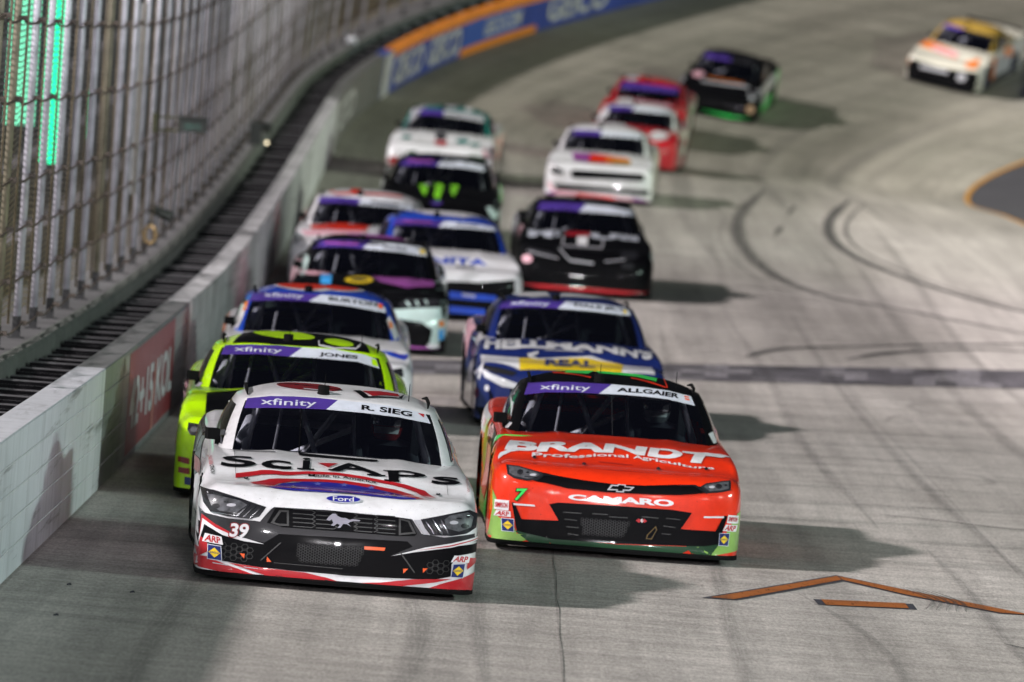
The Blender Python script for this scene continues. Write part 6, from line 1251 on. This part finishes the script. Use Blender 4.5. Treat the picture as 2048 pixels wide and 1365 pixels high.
  ["p","silver",1,[[-0.097,1.239],[0.309,1.231],[0.657,1.195],[0.689,1.083],[0.331,1.12],[-0.083,1.13]]]]],"hood":["top",[["p","teal",2,[[-0.568,0.798],[-0.571,0.773],[-0.582,0.749],[-0.602,0.727],[-0.628,0.711],[-0.657,0.702],[-0.687,0.703],[-0.715,0.713],[-0.739,0.733],[-0.755,0.757],[-0.762,0.783],[-0.759,0.808],[-0.748,0.831],[-0.728,0.849],[-0.702,0.863],[-0.672,0.87],[-0.642,0.868],[-0.614,0.859],[-0.591,0.843],[-0.575,0.822]]],
  ["p","teal",2,[[0.497,0.815],[0.494,0.775],[0.48,0.731],[0.456,0.687],[0.423,0.657],[0.386,0.643],[0.347,0.647],[0.312,0.663],[0.282,0.69],[0.262,0.725],[0.252,0.765],[0.255,0.804],[0.269,0.84],[0.294,0.873],[0.327,0.9],[0.364,0.914],[0.403,0.911],[0.438,0.894],[0.468,0.874],[0.488,0.847]]],
  ["p","teal",2,[[0.717,0.751],[0.714,0.72],[0.701,0.685],[0.68,0.648],[0.653,0.614],[0.621,0.591],[0.589,0.576],[0.559,0.577],[0.535,0.59],[0.518,0.612],[0.51,0.644],[0.513,0.679],[0.526,0.715],[0.547,0.749],[0.575,0.776],[0.606,0.793],[0.639,0.802],[0.669,0.801],[0.693,0.792],[0.71,0.775]]],
  ["p","red",2,[[-0.144,0.712],[0.085,0.743],[0.111,0.231],[-0.085,0.245]]],
  ["p","grey",1,[[-0.178,1.278],[0.032,1.338],[0.072,0.786],[-0.123,0.788]]]]],"roof":["top",[["p","silver",1,[[-0.7,2.436],[-0.225,2.843],[-0.242,2.743],[-0.272,2.661],[-0.314,2.603],[-0.362,2.583],[-0.413,2.609],[-0.463,2.683],[-0.506,2.807],[-0.081,3.3],[-0.043,3.3],[-0.339,2.893],[-0.359,2.889],[-0.37,2.89],[-0.375,2.885],[-0.375,2.777],[-0.388,2.89],[-0.406,2.863],[-0.418,2.888],[-0.7,1.665]]],
  ["p","silver",1,[[0.149,2.758],[0.148,2.657],[0.134,2.555],[0.107,2.479],[0.07,2.435],[0.027,2.407],[-0.017,2.398],[-0.058,2.407],[-0.091,2.435],[-0.115,2.479],[-0.127,2.554],[-0.126,2.654],[-0.112,2.754],[-0.086,2.844],[-0.035,2.851],[-0.001,2.85],[0.03,2.898],[0.056,2.864],[0.1,2.885],[0.136,2.848]]],
  ["p","white",2,[[0.439,2.771],[0.442,2.648],[0.436,2.526],[0.421,2.446],[0.399,2.39],[0.373,2.356],[0.346,2.345],[0.32,2.357],[0.298,2.391],[0.282,2.443],[0.273,2.511],[0.27,2.627],[0.276,2.742],[0.29,2.845],[0.323,2.846],[0.341,2.876],[0.359,2.798],[0.374,2.832],[0.401,2.895],[0.428,2.877]]]]],"bumper":["front",[["p","darkred",2,[[-0.962,0.355],[-0.78,0.422],[-0.738,0.356],[-0.816,0.224],[-0.971,0.237]]],
  ["p","dark_green",1,[[-0.61,0.508],[-0.436,0.541],[-0.393,0.475],[-0.074,0.469],[0.315,0.469],[0.589,0.544],[0.923,0.517],[0.845,0.442],[-0.383,0.371],[-0.601,0.421]]],
  ["p","leaf",2,[[0.241,0.497],[0.239,0.489],[0.23,0.482],[0.215,0.475],[0.195,0.47],[0.174,0.467],[0.152,0.466],[0.132,0.468],[0.116,0.472],[0.106,0.477],[0.101,0.485],[0.104,0.492],[0.113,0.5],[0.128,0.507],[0.147,0.512],[0.169,0.515],[0.191,0.516],[0.21,0.514],[0.227,0.51],[0.237,0.504]]],
  ["p","leaf",2,[[0.587,0.483],[0.585,0.475],[0.577,0.468],[0.564,0.461],[0.547,0.457],[0.528,0.454],[0.509,0.453],[0.492,0.455],[0.478,0.459],[0.468,0.466],[0.465,0.473],[0.467,0.48],[0.475,0.488],[0.488,0.494],[0.505,0.499],[0.523,0.502],[0.542,0.503],[0.56,0.501],[0.574,0.496],[0.583,0.49]]],
  ["p","pink",1,[[0.76,0.694],[0.958,0.718],[0.981,0.51],[0.838,0.512]]]]],"right":["right",[["p","cream",1,[[0.3,0.8],[4.9,0.94],[4.9,0.2],[0.3,0.2]]]]]},
 'c12': {"banner":["front",[["p","purple",1,[[-0.594,1.192],[-0.32,1.213],[-0.061,1.215],[-0.091,1.126],[-0.356,1.121],[-0.614,1.097]]],
  ["p","banner_white",1,[[-0.061,1.215],[0.311,1.228],[0.633,1.207],[0.656,1.126],[0.299,1.133],[-0.091,1.126]]]]],"hood":["top",[["p","violet",1,[[-0.574,1.057],[-0.078,1.175],[-0.095,0.53],[-0.471,0.549]]],
  ["p","orange_red",2,[[-0.222,1.037],[0.077,1.068],[0.241,0.809],[0.104,0.554],[-0.217,0.46]]],
  ["p","orange",2,[[0.053,1.057],[0.434,0.934],[0.555,0.795],[0.453,0.565],[0.105,0.513]]],
  ["p","gold",3,[[0.195,0.728],[0.543,0.788],[0.504,0.537],[0.206,0.507]]]]],"bumper":["front",[["p","black",1,[[-0.527,0.528],[-0.442,0.56],[0.129,0.571],[0.8,0.577],[0.823,0.455],[0.142,0.437],[-0.478,0.404]]],
  ["p","headlamp",1,[[-0.92,0.564],[-0.821,0.587],[-0.638,0.518],[-0.657,0.454],[-0.858,0.452]]],
  ["p","black",1,[[-0.83,0.277],[-0.467,0.286],[0.255,0.286],[0.947,0.287],[0.906,0.199],[0.261,0.212],[-0.733,0.174]]],
  ["p","pink",1,[[-0.973,0.292],[-0.87,0.297],[-0.783,0.169],[0.017,0.154],[0.956,0.12],[0.968,0.085],[0.156,0.076],[-0.753,0.076]]],
  ["p","orange_red",2,[[-0.405,0.142],[0.269,0.125],[0.371,0.097],[0.104,0.076],[-0.295,0.075]]],
  ["p","violet",2,[[-0.971,0.108],[-0.73,0.137],[-0.804,0.075],[-0.882,0.078]]],
  ["p","violet",2,[[0.614,0.154],[0.959,0.099],[0.951,0.081],[0.686,0.078]]]]],"right":["right",[["p","cream",1,[[0.3,0.8],[4.9,0.94],[4.9,0.2],[0.3,0.2]]]]]},
 'c13': {"banner":["front",[["p","purple",1,[[-0.632,1.201],[-0.296,1.223],[-0.123,1.224],[-0.132,1.145],[-0.676,1.093]]],
  ["p","banner_white",1,[[-0.123,1.224],[0.277,1.234],[0.654,1.23],[0.701,1.156],[-0.132,1.145]]]]],"hood":["top",[["p","white",1,[[-0.798,1.362],[-0.201,1.38],[-0.162,0.88],[-0.437,0.781],[-0.793,0.949]]]]],"bumper":["front",[["p","white",1,[[-0.794,1.035],[-0.889,0.807],[-0.642,0.972],[-0.568,1.416]]],
  ["p","black",1,[[0.358,0.439],[0.609,0.469],[0.643,0.19],[0.392,0.16]]],
  ["p","white",2,[[0.733,0.74],[0.732,0.712],[0.715,0.685],[0.691,0.667],[0.642,0.648],[0.583,0.637],[0.523,0.635],[0.466,0.641],[0.418,0.656],[0.379,0.676],[0.352,0.698],[0.351,0.725],[0.371,0.753],[0.409,0.778],[0.459,0.797],[0.515,0.807],[0.574,0.809],[0.631,0.802],[0.681,0.788],[0.716,0.767]]]]],"right":["right",[["p","cream",1,[[0.6,0.8],[4.9,0.94],[4.9,0.3],[1.3,0.35],[0.5,0.5]]],
  ["p","red",2,[[1.6,0.6],[3.2,0.7],[3.2,0.55],[1.6,0.45]]]]]},
 'c14': {"banner":["front",[["p","purple",1,[[-0.654,1.148],[-0.023,1.185],[0.608,1.204],[0.627,1.088],[0.009,1.072],[-0.663,1.026]]]]],"hood":["top",[["p","white",1,[[-0.662,1.21],[-0.366,1.399],[-0.198,0.905],[-0.622,0.805]]],
  ["p","pink",1,[[-0.287,1.196],[0.575,1.433],[0.572,1.06],[-0.258,0.881]]]]],"roof":["top",[["p","silver",1,[[-0.315,2.517],[-0.315,2.434],[-0.331,2.358],[-0.36,2.298],[-0.4,2.266],[-0.446,2.259],[-0.495,2.269],[-0.541,2.294],[-0.579,2.338],[-0.608,2.428],[-0.625,2.545],[-0.628,2.691],[-0.616,2.815],[-0.588,2.896],[-0.527,2.789],[-0.488,2.756],[-0.449,2.865],[-0.401,2.806],[-0.361,2.727],[-0.331,2.63]]]]],"right":["right",[["p","cream",1,[[0.4,0.8],[4.9,0.94],[4.9,0.2],[0.4,0.2]]],
  ["p","red",2,[[1.3,0.9],[2.2,0.95],[2.0,0.5],[1.4,0.5]]]]]},
 'c15': {"banner":["front",[["p","purple",1,[[-0.657,1.216],[-0.284,1.265],[-0.035,1.271],[0.012,1.156],[-0.667,1.131]]],
  ["p","grey",1,[[-0.035,1.271],[0.552,1.26],[0.668,1.134],[0.012,1.156]]]]],"hood":["top",[["p","pink",1,[[-0.482,1.231],[-0.475,1.123],[-0.482,1.032],[-0.504,0.962],[-0.538,0.917],[-0.58,0.898],[-0.625,0.895],[-0.669,0.909],[-0.708,0.947],[-0.738,1.011],[-0.759,1.097],[-0.767,1.205],[-0.762,1.321],[-0.744,1.43],[-0.715,1.522],[-0.676,1.579],[-0.63,1.574],[-0.585,1.549],[-0.541,1.461],[-0.506,1.348]]],
  ["p","orange",1,[[-0.36,0.95],[0.497,0.995],[0.488,1.082],[-0.368,1.034]]],
  ["p","silver",1,[[-0.475,0.656],[0.66,0.82],[0.647,0.937],[-0.49,0.783]]],
  ["p","silver",1,[[-0.872,0.877],[-0.871,0.823],[-0.889,0.766],[-0.923,0.709],[-0.93,3.626],[-0.93,5.486],[-0.93,4.848],[-0.913,1.754],[-0.93,1.083],[-0.93,0.991],[-0.93,0.876],[-0.93,0.834],[-0.93,0.779],[-0.93,0.729],[-0.93,0.683],[-0.93,0.325],[-0.822,-4.153],[-0.93,-2.826],[-0.93,-1.839],[-0.893,0.944]]]]],"bumper":["front",[["p","green",1,[[-0.323,0.142],[0.206,0.144],[0.969,0.148],[0.373,0.076],[0.335,0.085],[0.396,0.075]]],
  ["p","silver",1,[[0.691,0.698],[0.922,0.753],[0.949,0.584],[0.805,0.575]]],
  ["p","tan",1,[[0.939,0.366],[0.94,0.335],[0.932,0.308],[0.917,0.285],[0.895,0.269],[0.868,0.261],[0.838,0.262],[0.81,0.272],[0.786,0.29],[0.768,0.314],[0.758,0.343],[0.757,0.373],[0.765,0.402],[0.781,0.426],[0.805,0.443],[0.832,0.452],[0.862,0.451],[0.889,0.441],[0.913,0.422],[0.93,0.396]]]]],"right":["right",[["p","silver",1,[[0.6,0.75],[4.0,0.9],[4.0,0.6],[1.4,0.55]]],
  ["p","brightgreen",1,[[1.3,0.1],[4.9,0.1],[4.9,0.9],[4.0,0.88],[3.3,0.45],[1.3,0.4]]],
  ["p","white",2,[[1.5,0.75],[2.6,0.8],[2.4,0.3],[1.7,0.3]]]]]},
 'c16': {"banner":["front",[["p","purple",1,[[-0.719,1.181],[-0.514,1.222],[-0.129,1.22],[-0.124,1.166],[-0.705,1.148]]],
  ["p","grey",1,[[-0.129,1.22],[0.719,1.174],[0.758,1.109],[-0.124,1.166]]]]],"hood":["top",[["p","orange",1,[[-0.897,1.264],[-0.87,1.609],[-0.456,1.271],[0.134,0.951],[0.159,0.647],[-0.375,0.767],[-0.928,0.937]]],
  ["p","pink",2,[[-0.682,1.078],[0.134,0.951],[0.137,0.719],[-0.456,0.795]]],
  ["p","orange",1,[[0.415,0.501],[0.698,0.975],[0.818,0.199],[0.588,0.137]]]]],"bumper":["front",[["p","black",1,[[-0.954,0.467],[-0.804,0.567],[-0.139,0.521],[0.88,0.584],[0.976,0.252],[0.872,0.076],[-0.047,0.083],[-0.865,0.082],[-0.94,0.335]]],
  ["p","silver",2,[[-0.596,0.483],[0.153,0.485],[0.171,0.403],[-0.574,0.385]]],
  ["p","tan",2,[[-0.872,0.497],[-0.87,0.47],[-0.88,0.442],[-0.9,0.415],[-0.932,0.39],[-0.975,1.13],[-0.876,1.144],[-0.955,0.527],[-0.94,0.505],[-0.955,0.475],[-0.947,0.468],[-0.944,0.459],[-0.946,0.446],[-0.959,0.427],[-0.959,0.4],[-0.962,0.296],[-0.975,0.076],[-0.946,0.54],[-0.908,0.537],[-0.884,0.52]]],
  ["p","silver",2,[[0.638,0.42],[0.638,0.388],[0.628,0.357],[0.607,0.329],[0.577,0.308],[0.543,0.296],[0.506,0.293],[0.471,0.3],[0.44,0.316],[0.418,0.34],[0.406,0.37],[0.405,0.402],[0.416,0.433],[0.437,0.46],[0.466,0.481],[0.501,0.494],[0.538,0.497],[0.573,0.49],[0.603,0.474],[0.626,0.45]]]]],"right":["right",[["p","orange",1,[[1.2,0.78],[1.8,0.8],[1.8,0.2],[1.4,0.2]]],
  ["p","orange",1,[[2.6,0.85],[3.4,0.9],[3.4,0.6],[2.6,0.65]]],
  ["p","dark",1,[[1.3,0.1],[3.3,0.1],[3.3,0.25],[1.3,0.25]]]]]}}
# ---------------------------------------------------------------- the field
PAL.update({'headlamp': (.02, .02, .024), 'lamp_inner': (.085, .088, .10), 'mesh_grey': (.007, .007, .008), 'dimgold': (.10, .06, .01), 'horse': (.30, .29, .36)})
def poly_line(pts, u):
    if len(pts) == 2: return (pts[0][0]+(pts[1][0]-pts[0][0])*u, pts[0][1]+(pts[1][1]-pts[0][1])*u)
    x = u*(len(pts)-1); i = min(int(x), len(pts)-2); t = x-i
    p1, p2 = pts[i], pts[i+1]; p0 = pts[i-1] if i else (2*p1[0]-p2[0], 2*p1[1]-p2[1]); p3 = pts[i+2] if i+2 < len(pts) else (2*p2[0]-p1[0], 2*p2[1]-p1[1])
    return tuple(.5*(2*p1[k]+(p2[k]-p0[k])*t+(2*p0[k]-5*p1[k]+4*p2[k]-p3[k])*t*t+(3*p1[k]-p0[k]-3*p2[k]+p3[k])*t**3) for k in (0, 1))
def inside(x, y, poly):
    c = False; j = len(poly)-1
    for i in range(len(poly)):
        a, b = poly[i], poly[j]
        if (a[1] > y) != (b[1] > y) and x < (b[0]-a[0])*(y-a[1])/(b[1]-a[1])+a[0]: c = not c
        j = i
    return c
def hexnet(poly, size):
    x0 = min(p[0] for p in poly); x1 = max(p[0] for p in poly); y0 = min(p[1] for p in poly); y1 = max(p[1] for p in poly)
    V = []; F = []; hh = size*.5; w2 = size; row = 0; y = y0
    while y < y1+size:
        x = x0 + (w2*.75 if row % 2 else 0)
        while x < x1+size:
            if inside(x, y, poly):
                n = len(V)
                for k in range(6):
                    a = math.pi*k/3; V.append((x+size*.5*math.cos(a), y+hh*.86*math.sin(a)))
                for k in range(6):
                    a = math.pi*k/3; V.append((x+size*.41*math.cos(a), y+hh*.70*math.sin(a)))
                for k in range(6): F.append((n+k, n+(k+1) % 6, n+6+(k+1) % 6, n+6+k))
            x += w2*1.5
        y += hh*.86; row += 1
    return V, F
def mat_of(n):
    if n == 'chrome': return chrome()
    if n in ('headlamp',): return pbr('lamp_glass', PAL[n], rough=.22, coat=.5, spec=.3, coatr=.10)
    if n == 'lamp_inner': return pbr('lamp_reflector', PAL[n], rough=.4, metal=.1, spec=.3, var=.6, vscale=25)
    if n == 'mesh_grey': return pbr('grille_plastic', PAL[n], rough=.45)
    if n == 'black': return pbr('wrap_black', (.003, .003, .004), rough=.5, coat=.12, spec=.05)
    return P(n)
def rbox(r):
    pts = list(r[3]) if r[0] != 't' else list(r[4])+list(r[5])
    return [min(p[0] for p in pts), max(p[0] for p in pts), min(p[1] for p in pts), max(p[1] for p in pts)]
def clusters(rows, gap):
    gs = []
    for r in rows:
        bb = rbox(r); hit = [g for g in gs if any(bb[0]-gap < q[1] and q[0] < bb[1]+gap and bb[2]-gap < q[3] and q[2] < bb[3]+gap for q in g[1])]
        ng = [[r], [bb]]
        for g in hit: ng[0] = g[0]+ng[0]; ng[1] = g[1]+ng[1]; gs.remove(g)
        gs.append(ng)
    return [g[0] for g in gs]
def gfx(parent, name, mode, bvh, rows, cell=.035):
    if name == 'front_fascia':
        seeds = [rbox(r) for r in rows if r[0] == 'p' and r[1] == 'headlamp' and r[2] <= 4]; lamps = [[] for _ in seeds]; grille = []; stick = []; rest = []
        for r in rows:
            q = rbox(r); cx, cz = (q[0]+q[1])/2, (q[2]+q[3])/2; done = False
            for i, sd in enumerate(seeds):
                if r[0] == 'p' and r[1] in ('headlamp', 'lamp_inner', 'chrome', 'silver', 'mint') and sd[0]-.03 < cx < sd[1]+.03 and sd[2]-.03 < cz < sd[3]+.03 and (q[1]-q[0]) < (sd[1]-sd[0])+.06: lamps[i].append(r); done = True; break
            if done: continue
            if r[2] >= 4 and abs(cx) > .66 and cz < .5 and r[1] in ('white', 'banner_white', 'navy', 'yellow', 'red') and q[1]-q[0] < .25: stick.append(r)
            elif r[0] == 'hex' or r[1] in ('black', 'mesh_grey', 'horse', 'dimgold'): grille.append(r)
            else: rest.append(r)
        for L in lamps: wrap_rows(parent, 'headlight', mode, bvh, L, cell)
        wrap_rows(parent, 'grille', mode, bvh, grille, cell)
        for g in clusters(stick, .004): wrap_rows(parent, 'sponsor_sticker', mode, bvh, g, cell)
        for g in clusters(rest, .12): wrap_rows(parent, 'front_graphics', mode, bvh, g, cell)
    elif name in ('hood_graphics', 'roof_graphics', 'side_graphics'):
        for g in clusters(rows, .10): wrap_rows(parent, name, mode, bvh, g, cell)
    else: wrap_rows(parent, name, mode, bvh, rows, cell)
def wrap_rows(parent, name, mode, bvh, rows, cell):
    items = []
    for r in rows:
        mat = mat_of(r[1])
        if r[0] == 'p': V, F = poly_flat([tuple(q) for q in r[3]])
        elif r[0] == 'hex': V, F = hexnet(r[3], r[4])
        else:
            V0, F = text_flat(r[3], r[6]); V = []
            for u, v in V0:
                a = poly_line(r[4], u); b = poly_line(r[5], u); V.append((b[0]+(a[0]-b[0])*v, b[1]+(a[1]-b[1])*v))
        if V: items.append((mat, r[2], V, F))
    if not items: return
    mb, mats = wrap(items, bvh, mode, cell)
    if mb.F: mb.build(name, mats, parent, smooth=True)
NAMES = {'banner': 'windshield_banner', 'hood': 'hood_graphics', 'bumper': 'front_fascia', 'roof': 'roof_graphics', 'pillar': 'pillar_decals', 'left': 'side_graphics', 'right': 'side_graphics'}
CARS = [
 ('39', 'pony', 'white', 'white', 48.6, 2.20, 3.2, 'white stock car number 39 leading the pack, red and blue hood stripes'),
 ('7', 'slim', 'orange_red', 'black', 54.2, 4.23, 1.55, 'orange-red stock car number 7 with black roof, right of the leading white car'),
 ('jones', 'coupe', 'lime', 'lime', 57.6, 1.61, 1.7, 'fluorescent lime stock car with black hood, directly behind the white leader'),
 ('burton', 'slim', 'white', 'blue', 69.5, 1.45, 1.6, 'white stock car with blue roof and orange roof number, behind the lime car'),
 ('mint', 'coupe', 'black', 'black', 85.2, 1.66, 1.1, 'black, violet and mint stock car with a yellow oval on the hood'),
 ('9', 'slim', 'white', 'white', 97.6, 1.28, -.8, 'white stock car with orange-red trim running closest to the wall, left of the blue-roofed one'),
 ('bluew', 'slim', 'white', 'blue', 93.2, 2.62, 3.9, 'white stock car with royal blue pillars and a black and blue nose'),
 ('hell', 'slim', 'navy', 'navy', 71.6, 4.04, 2.3, "navy stock car with white and yellow hood, directly behind the orange-red car"),
 ('black8', 'coupe', 'black', 'black', 100.7, 4.51, 1.4, 'black stock car with a bright red front lip and white marks across the hood'),
 ('mon', 'pony', 'black', 'black', 110.5, 2.27, -.1, 'black stock car with three green claw marks on the hood'),
 ('c11', 'coupe', 'white', 'teal', 129.3, 2.09, -2.7, 'white stock car with a dark green roof and small red mark on the hood'),
 ('c12', 'pony', 'white', 'white', 126.9, 5.03, -2.6, 'white stock car with orange and violet hood and pink lower nose'),
 ('c13', 'slim', 'red', 'white', 144.0, 5.88, -4.5, 'red stock car with white pillars, right behind the white car with the orange hood'),
 ('c14', 'slim', 'red', 'red', 157.8, 5.94, .3, 'all red fronted stock car with red roof, last of the three nose to tail'),
 ('c15', 'coupe', 'black', 'black', 167.1, 6.60, 4.4, 'black stock car with bright green lower sides in the turn'),
 ('c16', 'slim', 'cream', 'gold', 181.2, 8.72, 8.1, 'white stock car with a golden roof and orange hood, alone at the upper right'),
 ('c17', 'slim', 'blue', 'blue', 182.5, 12.35, 8.0, 'blue stock car cut off by the right edge of the picture')]
ROOTS = {}
for (n_, st_, c_, rc_, s_, u_, y_, lb_) in CARS:
    hc = {'jones': 'black'}.get(n_)
    r_, bvh_ = build_car('race_car', st_, c_, rc_, lb_, s_, u_, math.radians(y_), hoodcol=None, spoiler={'39': 'white', 'jones': 'lime'}.get(n_, 'black'))
    ROOTS[n_] = r_
    for k_, (mode_, rows_) in LIVERY.get(n_, {}).items():
        if k_ == 'pillar':
            for q_ in rows_: gfx(r_, 'pillar_decal', mode_, bvh_, [q_], .05)
        else: gfx(r_, NAMES[k_], mode_, bvh_, rows_, .035 if s_ < 75 else .06)
# ---- the drivers of the two leading cars
def driver(car, label, helm, x=.38, d=2.72):
    suit = pbr('race_suit', (.03, .03, .04), rough=.8)
    me = bpy.data.meshes.new('person'); vs = [(0, .02, 0), (0, .05, .22), (0, .05, .40), (0, .02, .50), (.19, .03, .40), (.24, -.12, .22), (.14, -.42, .26), (.13, -.50, .27), (-.19, .03, .40), (-.24, -.12, .22), (-.14, -.42, .26), (-.13, -.50, .27), (.1, -.3, -.03), (.13, -.6, .10), (-.1, -.3, -.03), (-.13, -.6, .10), (.13, -.9, -.2), (-.13, -.9, -.2)]
    es = [(0, 1), (1, 2), (2, 3), (2, 4), (4, 5), (5, 6), (6, 7), (2, 8), (8, 9), (9, 10), (10, 11), (0, 12), (12, 13), (13, 16), (0, 14), (14, 15), (15, 17)]
    me.from_pydata(vs, es, []); o = bpy.data.objects.new('person_tmp', me); C.objects.link(o)
    md = o.modifiers.new('s', 'SKIN'); rr = [.17, .17, .16, .07, .075, .055, .04, .035, .075, .055, .04, .035, .1, .07, .1, .07, .05, .05]
    for i, q in enumerate(me.skin_vertices[0].data): q.radius = (rr[i], rr[i]*.85); q.use_root = (i == 0)
    o.modifiers.new('u', 'SUBSURF').levels = 2; bpy.context.view_layer.update()
    m2 = bpy.data.meshes.new_from_object(o.evaluated_get(bpy.context.evaluated_depsgraph_get())); bpy.data.objects.remove(o)
    m2.materials.clear(); m2.materials.append(suit); p = link('person', m2); tag(p, label, 'person', 'drivers at the wheel')
    for f in m2.polygons: f.use_smooth = True
    p.matrix_world = car.matrix_world @ Matrix.Translation((x, d-OFF, .48))
    mb = MB(); prof = [(.001, .27), (.05, .262), (.09, .235), (.118, .19), (.125, .14), (.120, .08), (.105, .03), (.08, .0)]; n = 28; V = []; F = []
    for (r, z) in prof:
        for k in range(n): a = 2*math.pi*k/n; V.append((r*math.cos(a), r*1.12*math.sin(a), z))
    for i in range(len(prof)-1):
        for k in range(n): F.append((i*n+k, i*n+(k+1) % n, (i+1)*n+(k+1) % n, (i+1)*n+k))
    mb.add(V, F); h = mb.build('helmet', helm, p, True); h.location = (0, -.03, .47)
    mb = MB(); V = []; F = []
    for z, r in ((.185, .122), (.15, .129), (.11, .127)):
        for k in range(13): a = math.radians(205+130*k/12); V.append((r*math.cos(a), r*1.12*math.sin(a), z))
    for i in range(2):
        for k in range(12): F.append((i*13+k, i*13+k+1, (i+1)*13+k+1, (i+1)*13+k))
    mb.add(V, F); v = mb.build('visor', pbr('visor', (.02, .02, .02), rough=.05, coat=1), h, True)
    mb = MB(); V = []; F = []
    for z, r in ((.098, .1235), (.05, .115)):
        for k in range(13): a = math.radians(220+100*k/12); V.append((r*math.cos(a), r*1.12*math.sin(a), z))
    for k in range(12): F.append((k, k+1, 13+k+1, 13+k))
    mb.add(V, F); mb.build('chin_bar', pbr('helm_white', (.6, .6, .6), rough=.3), h, True)
bpy.context.view_layer.update()
driver(ROOTS['39'], 'helmeted driver in a red helmet inside the white number 39 car', pbr('helmet_red', (.25, .02, .02), rough=.2, coat=1))
driver(ROOTS['7'], 'helmeted driver in a silver helmet inside the orange-red number 7 car', pbr('helmet_silver', (.3, .3, .32), rough=.15, coat=1, metal=.5))
